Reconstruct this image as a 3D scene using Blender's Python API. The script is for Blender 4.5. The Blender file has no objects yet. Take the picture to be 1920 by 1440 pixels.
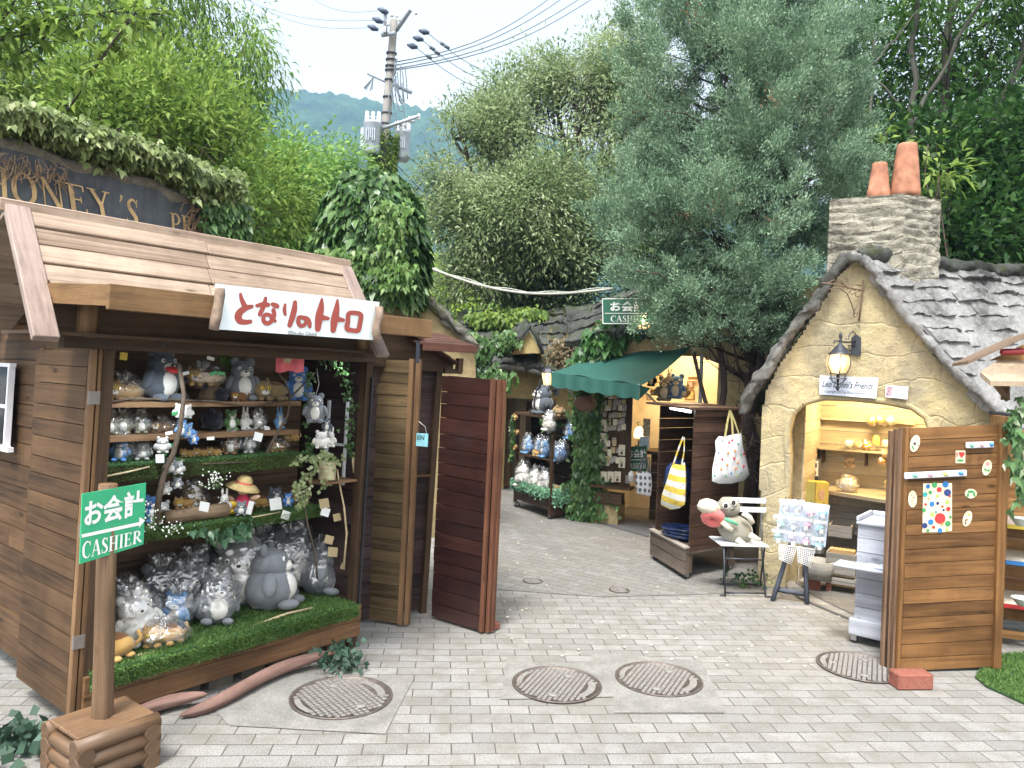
import bpy, math, random
import numpy as np
from mathutils import Vector, Matrix, noise
from mathutils.geometry import tessellate_polygon
rnd = random.Random(7)
C = bpy.context.scene.collection
SC = bpy.context.scene
# ------------------------------------------------------------------ camera
FL = 1425.0; ROLL = .038; PIT = math.radians(-0.6); H = 1.7
CAM = np.array([0, 0, H])
_F = np.array([0, math.cos(PIT), math.sin(PIT)]); _U = np.array([0, -math.sin(PIT), math.cos(PIT)]); _R = np.array([1., 0, 0])
CR = _R*math.cos(ROLL) + _U*math.sin(ROLL); CU = -_R*math.sin(ROLL) + _U*math.cos(ROLL)
cam = bpy.data.cameras.new("camera"); cam.sensor_width = 36; cam.lens = 36*FL/1920; cam.clip_end = 2000; cam.clip_start = .05
camo = bpy.data.objects.new("camera", cam); C.objects.link(camo)
camo.matrix_world = Matrix(((CR[0], CU[0], -_F[0], 0), (CR[1], CU[1], -_F[1], 0), (CR[2], CU[2], -_F[2], H), (0, 0, 0, 1)))
SC.camera = camo
# ------------------------------------------------------------------ sky, sun, exposure
SUN_EL, SUN_AZ = math.radians(62), math.radians(200)     # azimuth clockwise from +Y
w = bpy.data.worlds.new("World"); SC.world = w; w.use_nodes = True
nt = w.node_tree; bg = nt.nodes['Background']
sky = nt.nodes.new('ShaderNodeTexSky'); sky.sky_type = 'NISHITA'; sky.sun_disc = False
sky.sun_elevation = SUN_EL; sky.sun_rotation = SUN_AZ; sky.air_density = 1.0; sky.dust_density = 4.0; sky.ozone_density = 1.0
hs = nt.nodes.new('ShaderNodeHueSaturation'); hs.inputs['Saturation'].default_value = .12; hs.inputs['Value'].default_value = 1.3
nt.links.new(sky.outputs[0], hs.inputs['Color']); nt.links.new(hs.outputs[0], bg.inputs[0]); bg.inputs[1].default_value = .14
sun = bpy.data.lights.new("sun", 'SUN'); sun.energy = 2.1; sun.angle = math.radians(12); sun.color = (1, .96, .9)
suno = bpy.data.objects.new("sun", sun); C.objects.link(suno)
sd = Vector((math.sin(SUN_AZ)*math.cos(SUN_EL), math.cos(SUN_AZ)*math.cos(SUN_EL), math.sin(SUN_EL)))
suno.rotation_euler = sd.to_track_quat('Z', 'Y').to_euler()
SC.view_settings.view_transform = 'Standard'; SC.view_settings.look = 'None'; SC.view_settings.gamma = 1
SC.view_settings.exposure = 1.3
SC.cycles.max_bounces = 6; SC.cycles.diffuse_bounces = 3; SC.cycles.glossy_bounces = 2; SC.cycles.transmission_bounces = 4
SC.cycles.transparent_max_bounces = 10; SC.cycles.volume_bounces = 0; SC.cycles.caustics_reflective = False; SC.cycles.caustics_refractive = False
SC.cycles.use_denoising = True; SC.cycles.use_adaptive_sampling = True; SC.cycles.sample_clamp_indirect = 6

# ------------------------------------------------------------------ rays, frames
def ray(px, py): return _F + CR*(px-960)/FL + CU*(720-py)/FL
def G(px, py, z=0.):
    d = ray(px, py); return CAM + d*((z-H)/d[2])
def P(px, py, Y):
    d = ray(px, py); return CAM + d*(Y/d[1])
class Fr:
    """local frame: x along a direction on the ground, y away from the viewer, z up; lean and sag allowed"""
    def __init__(s, o, az, lean=0, sag=0, rad=False):
        az = az if rad else math.radians(az)
        s.o = np.array([o[0], o[1], o[2] if len(o) > 2 else 0.]); s.a = np.array([math.cos(az), math.sin(az), 0]); s.b = np.array([-math.sin(az), math.cos(az), 0])
        s.l = lean; s.sg = sag; s.az = az
    def __call__(s, x, y, z): return s.o + s.a*(x+s.l*z) + s.b*y + np.array([0, 0, z+s.sg*x])
    def w(s, px, py, d):
        r = ray(px, py); p = s.o + s.b*d
        return CAM + r*(np.dot(p-CAM, s.b)/np.dot(r, s.b))
    def px(s, px, py, d=0):
        v = s.w(px, py, d) - s.o; xt, zt = float(v@s.a), float(v[2])
        x = (xt-s.l*zt)/(1-s.l*s.sg); return x, zt-s.sg*x
W0 = Fr((0, 0), 0)
# ------------------------------------------------------------------ materials
MATS = {}
class NT:
    def __init__(s, name):
        s.m = bpy.data.materials.new(name); s.m.use_nodes = True; s.t = s.m.node_tree; s.b = s.t.nodes['Principled BSDF']; s.out = s.t.nodes['Material Output']
    def n(s, t, **k):
        q = s.t.nodes.new(t)
        for a, v in k.items(): setattr(q, a, v)
        return q
    def l(s, a, b): s.t.links.new(a, b)
    def noise(s, vec, scale, det=3, rough=.55, dist=0):
        q = s.n('ShaderNodeTexNoise'); q.inputs['Scale'].default_value = scale; q.inputs['Detail'].default_value = det; q.inputs['Roughness'].default_value = rough; q.inputs['Distortion'].default_value = dist
        if vec is not None: s.l(vec, q.inputs['Vector'])
        return q.outputs['Fac']
    def ramp(s, fac, stops):
        q = s.n('ShaderNodeValToRGB'); e = q.color_ramp.elements
        while len(e) < len(stops): e.new(.5)
        for i, (p, c) in enumerate(stops):
            e[i].position = p; e[i].color = (c if hasattr(c, '__len__') else (c, c, c)) + ((1,) if hasattr(c, '__len__') else (1,)) if not hasattr(c, '__len__') or len(c) == 3 else c
        s.l(fac, q.inputs[0]); return q.outputs[0]
    def mix(s, fac, a, b, mode='MIX'):
        q = s.n('ShaderNodeMix'); q.data_type = 'RGBA'; q.blend_type = mode
        for v, i in ((fac, 0), (a, 6), (b, 7)):
            if hasattr(v, 'is_linked') or hasattr(v, 'links'): s.l(v, q.inputs[i])
            elif i == 0: q.inputs[0].default_value = v
            else: q.inputs[i].default_value = tuple(v)+(1,) if len(v) == 3 else v
        return q.outputs[2]
    def math(s, op, a, b=0, c=0):
        q = s.n('ShaderNodeMath'); q.operation = op
        for v, i in ((a, 0), (b, 1), (c, 2)):
            if hasattr(v, 'links'): s.l(v, q.inputs[i])
            else: q.inputs[i].default_value = v
        return q.outputs[0]
    def mapping(s, vec, scale=(1, 1, 1), rot=(0, 0, 0), loc=(0, 0, 0)):
        q = s.n('ShaderNodeMapping'); q.inputs['Scale'].default_value = scale; q.inputs['Rotation'].default_value = rot; q.inputs['Location'].default_value = loc; s.l(vec, q.inputs[0]); return q.outputs[0]
    def bump(s, h, strength=.3, dist=.01):
        q = s.n('ShaderNodeBump'); q.inputs['Strength'].default_value = strength; q.inputs['Distance'].default_value = dist; s.l(h, q.inputs['Height']); s.l(q.outputs[0], s.b.inputs['Normal'])
    def obj(s): return s.n('ShaderNodeTexCoord').outputs['Object']
    def uv(s): return s.n('ShaderNodeTexCoord').outputs['UV']
    def geo(s): return s.n('ShaderNodeNewGeometry').outputs
    def col(s, c): s.l(c, s.b.inputs['Base Color'])
    def spec(s, v): s.b.inputs['Specular IOR Level'].default_value = v
def scl(c, k): return tuple(min(1, x*k) for x in c[:3])
def plain(name, c, rough=.6, var=.12, scale=12, bump=.0, metal=0, bscale=None, spec=.5, sheen=0):
    if name in MATS: return MATS[name]
    t = NT(name); o = t.obj()
    f = t.noise(o, scale, 4); t.col(t.ramp(f, [(.3, scl(c, 1-var)), (.7, scl(c, 1+var))]))
    t.b.inputs['Roughness'].default_value = rough; t.b.inputs['Metallic'].default_value = metal; t.spec(spec)
    if sheen: t.b.inputs['Sheen Weight'].default_value = sheen
    if bump: t.bump(t.noise(o, bscale or scale*6, 3), bump, .004)
    MATS[name] = t.m; return t.m
def emit(name, c, s):
    if name in MATS: return MATS[name]
    t = NT(name); t.b.inputs['Base Color'].default_value = tuple(c)+(1,); t.b.inputs['Emission Color'].default_value = tuple(c)+(1,); t.b.inputs['Emission Strength'].default_value = s
    MATS[name] = t.m; return t.m
def wood(name, dark, light, rough=.6, grain=1, knots=True, stain=None, spec=.2):
    if name in MATS: return MATS[name]
    dark, light = scl(dark, .72), scl(light, .86)
    t = NT(name); uv = t.uv()
    m1 = t.mapping(uv, (1.6, 34, 1)); f1 = t.noise(m1, 1, 6, .62, .6)
    m2 = t.mapping(uv, (1.1, 5, 1)); f2 = t.noise(m2, 1, 3)
    f = t.math('ADD', t.math('MULTIPLY', f1, .62*grain), t.math('MULTIPLY', f2, .5))
    ri = t.geo()['Random Per Island']
    f = t.math('ADD', f, t.math('MULTIPLY', t.math('SUBTRACT', ri, .5), .15))
    c = t.ramp(f, [(.36, dark), (.52, tuple((a+b)/2 for a, b in zip(dark, light))), (.70, light)])
    if stain:
        s = t.noise(t.obj(), 3.1, 4, .6); c = t.mix(t.ramp(s, [(.45, 0.), (.62, .75)]), c, stain)
    if knots:
        v = t.n('ShaderNodeTexVoronoi'); v.inputs['Scale'].default_value = 1; v.inputs['Randomness'].default_value = 1; t.l(t.mapping(uv, (3.1, 8, 1)), v.inputs['Vector'])
        k = t.ramp(v.outputs['Distance'], [(.05, 1.), (.13, .0)]); c = t.mix(t.math('MULTIPLY', k, .75), c, scl(dark, .35))
    wx = t.noise(t.mapping(t.obj(), (1, 1, .5)), 2.3, 6, .7); c = t.mix(t.ramp(wx, [(.45, 0.), (.72, .55)]), c, scl(dark, .8))
    fx = t.noise(t.mapping(uv, (6, 160, 1)), 1, 3, .7); c = t.mix(t.ramp(fx, [(.5, 0.), (.75, .45)]), c, scl(dark, .6))
    t.col(c); t.b.inputs['Roughness'].default_value = rough; t.spec(spec); t.bump(f1, .4, .004)
    MATS[name] = t.m; return t.m
def foliage(name, dark, light, trans=.35, scale=1.2, rough=.5, tip=None):
    if name in MATS: return MATS[name]
    t = NT(name); ri = t.geo()['Random Per Island']
    f = t.math('ADD', t.math('MULTIPLY', ri, .45), t.math('MULTIPLY', t.noise(t.obj(), scale, 3), .75))
    st = [(.25, dark), (.75, light)]
    if tip: st.append((.93, tip))
    c = t.ramp(f, st); t.col(c); t.b.inputs['Roughness'].default_value = rough; t.spec(.3)
    tr = t.n('ShaderNodeBsdfTranslucent'); t.l(c, tr.inputs[0]); mx = t.n('ShaderNodeMixShader'); mx.inputs[0].default_value = trans
    t.l(t.b.outputs[0], mx.inputs[1]); t.l(tr.outputs[0], mx.inputs[2]); t.l(mx.outputs[0], t.out.inputs[0])
    MATS[name] = t.m; return t.m
def stone(name, c1, c2, c3, brick=(.36, .2), bump=.7, mossc=None, crack=True):
    if name in MATS: return MATS[name]
    t = NT(name); o = t.obj()
    nz = t.n('ShaderNodeTexNoise'); nz.inputs['Scale'].default_value = 2.2; nz.inputs['Detail'].default_value = 3; t.l(o, nz.inputs['Vector'])
    mx = t.n('ShaderNodeVectorMath'); mx.operation = 'MULTIPLY_ADD'; t.l(nz.outputs['Color'], mx.inputs[0]); mx.inputs[1].default_value = (.34, .34, .34)
    t.l(t.uv(), mx.inputs[2])
    b = t.n('ShaderNodeTexBrick'); b.inputs['Scale'].default_value = 1; b.inputs['Brick Width'].default_value = brick[0]; b.inputs['Row Height'].default_value = brick[1]
    b.inputs['Mortar Size'].default_value = .012; b.inputs['Mortar Smooth'].default_value = 1; b.inputs['Color1'].default_value = (.2, .2, .2, 1); b.inputs['Color2'].default_value = (.9, .9, .9, 1); b.inputs['Mortar'].default_value = (0, 0, 0, 1)
    t.l(mx.outputs[0], b.inputs['Vector'])
    big = t.noise(o, 1.7, 5, .65); fine = t.noise(o, 22, 6, .7)
    c = t.ramp(t.math('ADD', t.math('MULTIPLY', big, .7), t.math('MULTIPLY', fine, .3)), [(.35, c3), (.47, c2), (.6, c1)])
    if crack: c = t.mix(t.math('MULTIPLY', b.outputs['Fac'], .08), c, scl(c3, .8))
    if mossc: c = t.mix(t.ramp(t.noise(o, 3.5, 6, .7), [(.5, 0.), (.6, .9)]), c, mossc)
    c = t.mix(t.ramp(t.noise(o, 60, 6, .8), [(.55, 0.), (.68, .7)]), c, scl(c3, .8)); c = t.mix(t.ramp(t.noise(o, 5, 7, .75), [(.52, 0.), (.66, .6)]), c, scl(c3, 1.25))
    t.col(c); t.b.inputs['Roughness'].default_value = .95; t.spec(.1)
    h = t.math('ADD', t.math('MULTIPLY', t.math('SUBTRACT', 1, b.outputs['Fac']), .2 if crack else 0), t.math('MULTIPLY', t.noise(o, 9, 8, .75), 1.1))
    t.bump(h, bump, .045); MATS[name] = t.m; return t.m
def fur(name, c, sc=60):
    if name in MATS: return MATS[name]
    t = NT(name); o = t.obj(); f = t.noise(o, sc, 5, .7); g = t.noise(o, 9, 2)
    t.col(t.ramp(t.math('ADD', t.math('MULTIPLY', f, .5), t.math('MULTIPLY', g, .5)), [(.3, scl(c, .85)), (.7, scl(c, 1.12))]))
    t.b.inputs['Roughness'].default_value = .95; t.spec(.1); t.b.inputs['Sheen Weight'].default_value = .25; t.bump(f, .35, .004)
    MATS[name] = t.m; return t.m
def film(name='clear plastic film', tint=(1, 1, 1), amt=.2):
    if name in MATS: return MATS[name]
    t = NT(name); t.t.nodes.remove(t.b); o = t.obj()
    g = t.n('ShaderNodeBsdfGlossy'); g.inputs['Roughness'].default_value = .07; g.inputs['Color'].default_value = (1, 1, 1, 1)
    d = t.n('ShaderNodeBsdfDiffuse'); d.inputs[0].default_value = (.75, .78, .8, 1)
    tr = t.n('ShaderNodeBsdfTransparent'); tr.inputs[0].default_value = tuple(tint)+(1,)
    bp = t.n('ShaderNodeBump'); bp.inputs['Strength'].default_value = 1; bp.inputs['Distance'].default_value = .02
    v = t.n('ShaderNodeTexVoronoi'); v.feature = 'DISTANCE_TO_EDGE'; v.inputs['Scale'].default_value = 13; t.l(o, v.inputs['Vector'])
    t.l(t.math('ADD', v.outputs['Distance'], t.noise(o, 12, 2)), bp.inputs['Height']); t.l(bp.outputs[0], g.inputs['Normal'])
    lw = t.n('ShaderNodeLayerWeight'); lw.inputs[0].default_value = .25; t.l(bp.outputs[0], lw.inputs['Normal'])
    gd = t.n('ShaderNodeMixShader'); gd.inputs[0].default_value = .12; t.l(g.outputs[0], gd.inputs[1]); t.l(d.outputs[0], gd.inputs[2])
    m = t.n('ShaderNodeMixShader'); t.l(t.math('ADD', t.math('MULTIPLY', lw.outputs['Facing'], .35), amt), m.inputs[0]); t.l(tr.outputs[0], m.inputs[1]); t.l(gd.outputs[0], m.inputs[2])
    t.l(m.outputs[0], t.out.inputs[0]); MATS[name] = t.m; return t.m
# ------------------------------------------------------------------ mesh builder
WM = {}
def tag(o, label=None, cat=None, group=None, kind=None):
    if label: o['label'] = label
    if cat: o['category'] = cat
    if group: o['group'] = group
    if kind: o['kind'] = kind
    return o
def thing(name, label, cat, loc=(0, 0, 0), rz=0, group=None, sc=1, rot=None):
    o = bpy.data.objects.new(name, None); C.objects.link(o); o.empty_display_size = .1
    o.location = tuple(loc); o.rotation_euler = rot if rot else (0, 0, rz); o.scale = (sc,)*3
    WM[o.name] = Matrix.LocRotScale(Vector(tuple(loc)), o.rotation_euler, Vector((sc,)*3))
    return tag(o, label, cat, group)
class MB:
    def __init__(s): s.nl = False; s.v = []; s.f = []; s.uv = []; s.sm = []; s.mi = []; s.rr = random.Random(11)
    def add(s, vs, fs, uvs=None, sm=False, mi=0):
        n = len(s.v); s.v += [tuple(map(float, p)) for p in vs]
        for i, f in enumerate(fs):
            s.f.append([n+k for k in f]); s.sm.append(sm); s.mi.append(mi); s.uv.append(uvs[i] if uvs else [(0, 0)]*len(f))
        return s
    def bx(s, fr, x, y, z, jit=0, ulong=None, mi=0, taper=0):
        (x0, x1), (y0, y1), (z0, z1) = x, y, z
        L = (abs(x1-x0), abs(y1-y0), abs(z1-z0)); lg = ulong if ulong is not None else L.index(max(L))
        ou, ov = s.rr.uniform(0, 30), s.rr.uniform(0, 30)
        c = [(a, b, d) for a in (x0, x1) for b in (y0, y1) for d in (z0, z1)]
        P8 = [fr(*p) for p in c]
        if jit: P8 = [np.array(p)+np.array([s.rr.uniform(-jit, jit) for _ in range(3)]) for p in P8]
        F = [((0, 1, 3, 2), 0), ((4, 6, 7, 5), 0), ((0, 4, 5, 1), 1), ((2, 3, 7, 6), 1), ((0, 2, 6, 4), 2), ((1, 5, 7, 3), 2)]
        fs, us = [], []
        for f, ax in F:
            oth = [i for i in range(3) if i != ax]
            if lg in oth: u, v = lg, [i for i in oth if i != lg][0]
            else: u, v = oth
            fs.append(f); us.append([(c[k][u]+ou, c[k][v]+ov) for k in f])
        return s.add(P8, fs, us, False, mi)
    def planks(s, fr, x, z, y, n, th=.02, gap=.004, vert=False, jit=.0, jy=.003, mi=0, split=0):
        """n boards filling the x/z rectangle at depth y (front face); rows unless vert"""
        r = s.rr; (x0, x1), (z0, z1) = x, z
        cuts = [0]+[(i+r.uniform(-.12, .12))/n for i in range(1, n)]+[1]
        for i in range(n):
            d = r.uniform(-jy, jy)
            if vert: s.bx(fr, (x0+(x1-x0)*cuts[i]+gap/2, x0+(x1-x0)*cuts[i+1]-gap/2), (y+d, y+d+th), (z0, z1), jit, 2, mi)
            else:
                a, b = z0+(z1-z0)*cuts[i]+gap/2, z0+(z1-z0)*cuts[i+1]-gap/2
                if split and r.random() < split:
                    xm = x0+(x1-x0)*r.uniform(.3, .7); s.bx(fr, (x0, xm-.001), (y+d, y+d+th), (a, b), jit, 0, mi); s.bx(fr, (xm+.001, x1), (y+d+.001, y+d+th), (a, b), jit, 0, mi)
                else: s.bx(fr, (x0, x1), (y+d, y+d+th), (a, b), jit, 0, mi)
                if b-a > .04 and x1-x0 > .2:
                    for xn in (x0+.022, x1-.03):
                        for zn in (a+(b-a)*.28, a+(b-a)*.74):
                            xn_, zn_ = xn+r.uniform(-.006, .006), zn+r.uniform(-.006, .006); q = .0028
                            s.add([fr(xn_+q*math.cos(k*math.pi/3), y+d-.0008, zn_+q*math.sin(k*math.pi/3)) for k in range(6)], [(0, 1, 2, 3, 4, 5)], None, False, 9); s.nl = True
        return s
    def tube(s, pts, rad, n=8, cap=True, mi=0, wob=0):
        pts = [Vector(tuple(p)) for p in pts]; m = len(pts)
        if not hasattr(rad, '__len__'): rad = [rad]*m
        vs = []; us0 = 0; uL = []
        up = Vector((0, 0, 1)) if abs((pts[-1]-pts[0]).normalized().z) < .9 else Vector((1, 0, 0))
        t0 = (pts[1]-pts[0]).normalized(); nx = t0.cross(up).normalized()
        for i, p in enumerate(pts):
            t = (pts[min(i+1, m-1)]-pts[max(i-1, 0)]).normalized(); nx = (nx-t*nx.dot(t)).normalized(); ny = t.cross(nx)
            if i: us0 += (p-pts[i-1]).length
            uL.append(us0)
            for k in range(n):
                a = 2*math.pi*k/n; rr_ = rad[i]*(1+(s.rr.uniform(-wob, wob) if wob else 0)); vs.append(p+nx*math.cos(a)*rr_+ny*math.sin(a)*rr_)
        o = s.rr.uniform(0, 20); fs = []; us = []
        for i in range(m-1):
            for k in range(n):
                k2 = (k+1) % n; fs.append((i*n+k, i*n+k2, (i+1)*n+k2, (i+1)*n+k)); c = 2*math.pi*max(rad)/n
                us.append([(uL[i]+o, k*c+o), (uL[i]+o, (k+1)*c+o), (uL[i+1]+o, (k+1)*c+o), (uL[i+1]+o, k*c+o)])
        s.add(vs, fs, us, True, mi)
        if cap:
            b = len(s.v)-len(vs); s.f += [[b+k for k in range(n)][::-1], [b+(m-1)*n+k for k in range(n)]]
            s.sm += [False]*2; s.mi += [mi]*2; cc = [(math.cos(2*math.pi*k/n)*rad[0]+o, math.sin(2*math.pi*k/n)*rad[0]) for k in range(n)]; s.uv += [cc, cc]
        return s
    def lathe(s, prof, o=(0, 0, 0), n=16, M=None, mi=0, sm=True, capb=True):
        vs = []; m = len(prof); o = Vector(tuple(o))
        for r, z in prof:
            for k in range(n):
                a = 2*math.pi*k/n; p = Vector((r*math.cos(a), r*math.sin(a), z)); vs.append(o+(M @ p if M else p))
        fs = []; us = []; L = 0
        for i in range(m-1):
            d = math.hypot(prof[i+1][0]-prof[i][0], prof[i+1][1]-prof[i][1])
            for k in range(n):
                fs.append((i*n+k, i*n+(k+1) % n, (i+1)*n+(k+1) % n, (i+1)*n+k)); us.append([(k/n, L), ((k+1)/n, L), ((k+1)/n, L+d), (k/n, L+d)])
            L += d
        s.add(vs, fs, us, sm, mi)
        if capb:
            b = len(s.v)-len(vs)
            for q, rv in ((0, True), (m-1, False)):
                if prof[q][0] > 1e-4:
                    f = [b+q*n+k for k in range(n)]; s.f.append(f[::-1] if rv else f); s.sm.append(False); s.mi.append(mi); s.uv.append([(0, 0)]*n)
        return s
    def blob(s, c, r, rot=None, n=12, amp=0, freq=6, mi=0, seed=0):
        c = Vector(tuple(c)); r = (r,)*3 if not hasattr(r, '__len__') else r; vs = []; fs = []
        R = rot if rot else Matrix.Identity(3); m = max(4, n*2//3)
        for i in range(m+1):
            th = math.pi*i/m
            for k in range(n):
                a = 2*math.pi*k/n; d = Vector((math.sin(th)*math.cos(a), math.sin(th)*math.sin(a), math.cos(th)))
                q = 1+(amp*noise.noise(d*freq*.4+Vector((seed, seed*.7, 3))) if amp else 0)
                vs.append(c+R @ Vector((d.x*r[0]*q, d.y*r[1]*q, d.z*r[2]*q)))
        for i in range(m):
            for k in range(n): fs.append((i*n+k, (i+1)*n+k, (i+1)*n+(k+1) % n, i*n+(k+1) % n))
        return s.add(vs, fs, None, True, mi)
    def quad(s, a, b, c, d, mi=0):
        L = float(np.linalg.norm(np.array(b)-np.array(a))); L2 = float(np.linalg.norm(np.array(d)-np.array(a)))
        return s.add([a, b, c, d], [(0, 1, 2, 3)], [[(0, 0), (L, 0), (L, L2), (0, L2)]], False, mi)
    def prism(s, out, fn, th, holes=(), mi=0, sides=True, uvs=1):
        """2D outline (x,z) through fn(x, depth, z), from depth 0 to th, with holes"""
        loops = [list(out)]+[list(h) for h in holes]
        fl = [p for l in loops for p in l]; tris = tessellate_polygon([[Vector((p[0], p[1], 0)) for p in l] for l in loops])
        vs = [fn(p[0], 0, p[1]) for p in fl]+[fn(p[0], th, p[1]) for p in fl]; n = len(fl)
        fs = []; us = []
        for t in tris:
            fs.append(tuple(t)); us.append([(fl[k][0]*uvs, fl[k][1]*uvs) for k in t])
            fs.append(tuple(n+k for k in t[::-1])); us.append([(fl[k][0]*uvs, fl[k][1]*uvs) for k in t[::-1]])
        if sides:
            b = 0
            for l in loops:
                m = len(l)
                for i in range(m):
                    j = (i+1) % m; fs.append((b+i, b+j, n+b+j, n+b+i)); us.append([(l[i][0], l[i][1]), (l[j][0], l[j][1]), (l[j][0], l[j][1]+.1), (l[i][0], l[i][1]+.1)])
                b += m
        return s.add(vs, fs, us, False, mi)
    def build(s, name, m, parent=None, label=None, cat=None, group=None, kind=None, origin=None, bevel=0, bumpmod=0, sub=0, fix=True):
        if parent is not None: M = WM[parent.name]
        elif origin is not None: M = Matrix.Translation(Vector(tuple(origin)))
        else:
            a = np.array(s.v); o0 = ((a[:, 0].min()+a[:, 0].max())/2, (a[:, 1].min()+a[:, 1].max())/2, a[:, 2].min()); M = Matrix.Translation(Vector(o0))
            if kind == 'structure': M = Matrix.Identity(4)
        Mi = np.array(M.inverted()); a = np.array(s.v, dtype=float); a = a@Mi[:3, :3].T+Mi[:3, 3]
        me = bpy.data.meshes.new(name); me.from_pydata(a.tolist(), [], s.f)
        ul = me.uv_layers.new(name='uv'); flat = [c for u in s.uv for p in u for c in p]; ul.data.foreach_set('uv', flat)
        me.polygons.foreach_set('use_smooth', s.sm); ms = m if isinstance(m, (list, tuple)) else [m]
        if s.nl: ms = list(ms)[:1]+[plain('dull nail head', (.045, .035, .03), .6)]; s.mi = [1 if q == 9 else 0 for q in s.mi]
        for q in ms: me.materials.append(q)
        if len(ms) > 1: me.polygons.foreach_set('material_index', s.mi)
        me.update()
        o = bpy.data.objects.new(name, me); C.objects.link(o)
        if parent is not None: o.parent = parent; WM[o.name] = M
        else: o.matrix_world = M; WM[o.name] = M
        if bevel: b = o.modifiers.new('bevel', 'BEVEL'); b.width = bevel; b.segments = 1; b.limit_method = 'ANGLE'
        if sub: b = o.modifiers.new('sub', 'SUBSURF'); b.levels = b.render_levels = sub
        tag(o, label, cat, group, kind); return o
def local_build(fnlist): pass
def rough(mb, amp, fr_=14, seed=0):
    for i, p in enumerate(mb.v):
        q = Vector(p)*fr_+Vector((seed, 0, 0)); q2 = q*2.7; mb.v[i] = (p[0]+amp*(noise.noise(q)+.5*noise.noise(q2)), p[1]+amp*(noise.noise(q+Vector((9, 9, 9)))+.5*noise.noise(q2+Vector((9, 9, 9)))), p[2]+amp*(noise.noise(q+Vector((5, 7, 3)))+.5*noise.noise(q2+Vector((5, 7, 3)))))
    return mb
def fine(pts, rad, step=.03):
    pts = [np.array(p) for p in pts]; P_, R_ = [], []
    for i in range(len(pts)-1):
        n = max(1, int(np.linalg.norm(pts[i+1]-pts[i])/step)); g = lambda j: pts[max(0, min(len(pts)-1, j))]
        for k in range(n):
            t = k/n; p0, p1, p2, p3 = g(i-1), g(i), g(i+1), g(i+2); P_.append(.5*((2*p1)+(p2-p0)*t+(2*p0-5*p1+4*p2-p3)*t*t+(3*p1-p0-3*p2+p3)*t**3)); R_.append(rad[i]*(1-t)+rad[i+1]*t)
    P_.append(pts[-1]); R_.append(rad[-1]); return P_, R_
def dup(root, loc, rz=0, label=None, group=None, sc=None, rot=None):
    r = root.copy(); C.objects.link(r); r.location = tuple(loc); r.rotation_euler = rot if rot else (0, 0, rz)
    if sc: r.scale = (sc,)*3 if not hasattr(sc, '__len__') else sc
    if label: r['label'] = label
    if group: r['group'] = group
    for ch in list(root.children):
        c = ch.copy(); C.objects.link(c); c.parent = r
        for g in ch.children:
            d = g.copy(); C.objects.link(d); d.parent = c
    return r
def leaf_obj(name, m, pos, dr, nr, L, Wd, parent=None, droop=0., tri=False, **k):
    pos = np.asarray(pos, float); dr = np.asarray(dr, float); nr = np.asarray(nr, float); N = len(pos)
    dr /= np.linalg.norm(dr, axis=1)[:, None]+1e-9; sd = np.cross(dr, nr); sd /= np.linalg.norm(sd, axis=1)[:, None]+1e-9
    up = np.cross(sd, dr); L = np.broadcast_to(np.asarray(L, float), (N,))[:, None]; Wd = np.broadcast_to(np.asarray(Wd, float), (N,))[:, None]
    mid = pos+dr*L*.45+up*L*.08; tip = pos+dr*L-np.array([0, 0, 1.])*L*droop
    V = np.stack([pos, mid-sd*Wd/2, tip, mid+sd*Wd/2], 1).reshape(-1, 3)
    if parent is not None: M = WM[parent.name]
    elif k.get('kind') == 'structure': M = Matrix.Identity(4)
    else: M = Matrix.Translation(Vector((V[:, 0].mean(), V[:, 1].mean(), V[:, 2].min())))
    Mi = np.array(M.inverted()); V = V@Mi[:3, :3].T+Mi[:3, 3]
    me = bpy.data.meshes.new(name); me.vertices.add(4*N); me.vertices.foreach_set('co', V.ravel().astype(np.float32))
    me.loops.add(4*N); me.loops.foreach_set('vertex_index', np.arange(4*N, dtype=np.int32)); me.polygons.add(N)
    me.polygons.foreach_set('loop_start', np.arange(0, 4*N, 4, dtype=np.int32)); me.polygons.foreach_set('loop_total', np.full(N, 4, np.int32))
    me.update(calc_edges=True); me.validate(); me.materials.append(m)
    o = bpy.data.objects.new(name, me); C.objects.link(o)
    if parent is not None: o.parent = parent
    else: o.matrix_world = M
    WM[o.name] = M
    return tag(o, k.get('label'), k.get('cat'), k.get('group'), k.get('kind'))
NR = np.random.default_rng(5)
def unit(n):
    v = NR.normal(size=(n, 3)); return v/np.linalg.norm(v, axis=1)[:, None]
def crown_points(blobs, ncl, per, cr, shell=(.45, 1.0), gap=.35, gfreq=.8, flat=1.):
    """clusters near the surface of the blobs, thinned by noise so that gaps open"""
    wts = np.array([(b[1][0]*b[1][1]*b[1][2])**(2/3) for b in blobs]); wts /= wts.sum(); P_, O_ = [], []
    for b, wt in zip(blobs, wts):
        n = int(ncl*wt)+1; d = unit(n); rr = NR.uniform(shell[0], shell[1], n)**.6; c = np.array(b[0])+d*rr[:, None]*np.array(b[1])*(1+.18*NR.normal(size=(n, 1)))
        keep = np.array([noise.noise(Vector(tuple(p*gfreq)))+.5 > gap*(.6+.8*NR.random()) for p in c]); c, d = c[keep], d[keep]
        P_.append(c); O_.append(d)
    cc = np.concatenate(P_); dd = np.concatenate(O_); idx = np.repeat(np.arange(len(cc)), per); g = NR.normal(size=(len(idx), 3))*cr*np.array([1, 1, flat])
    return cc, dd, cc[idx]+g, dd[idx], g/cr
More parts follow.
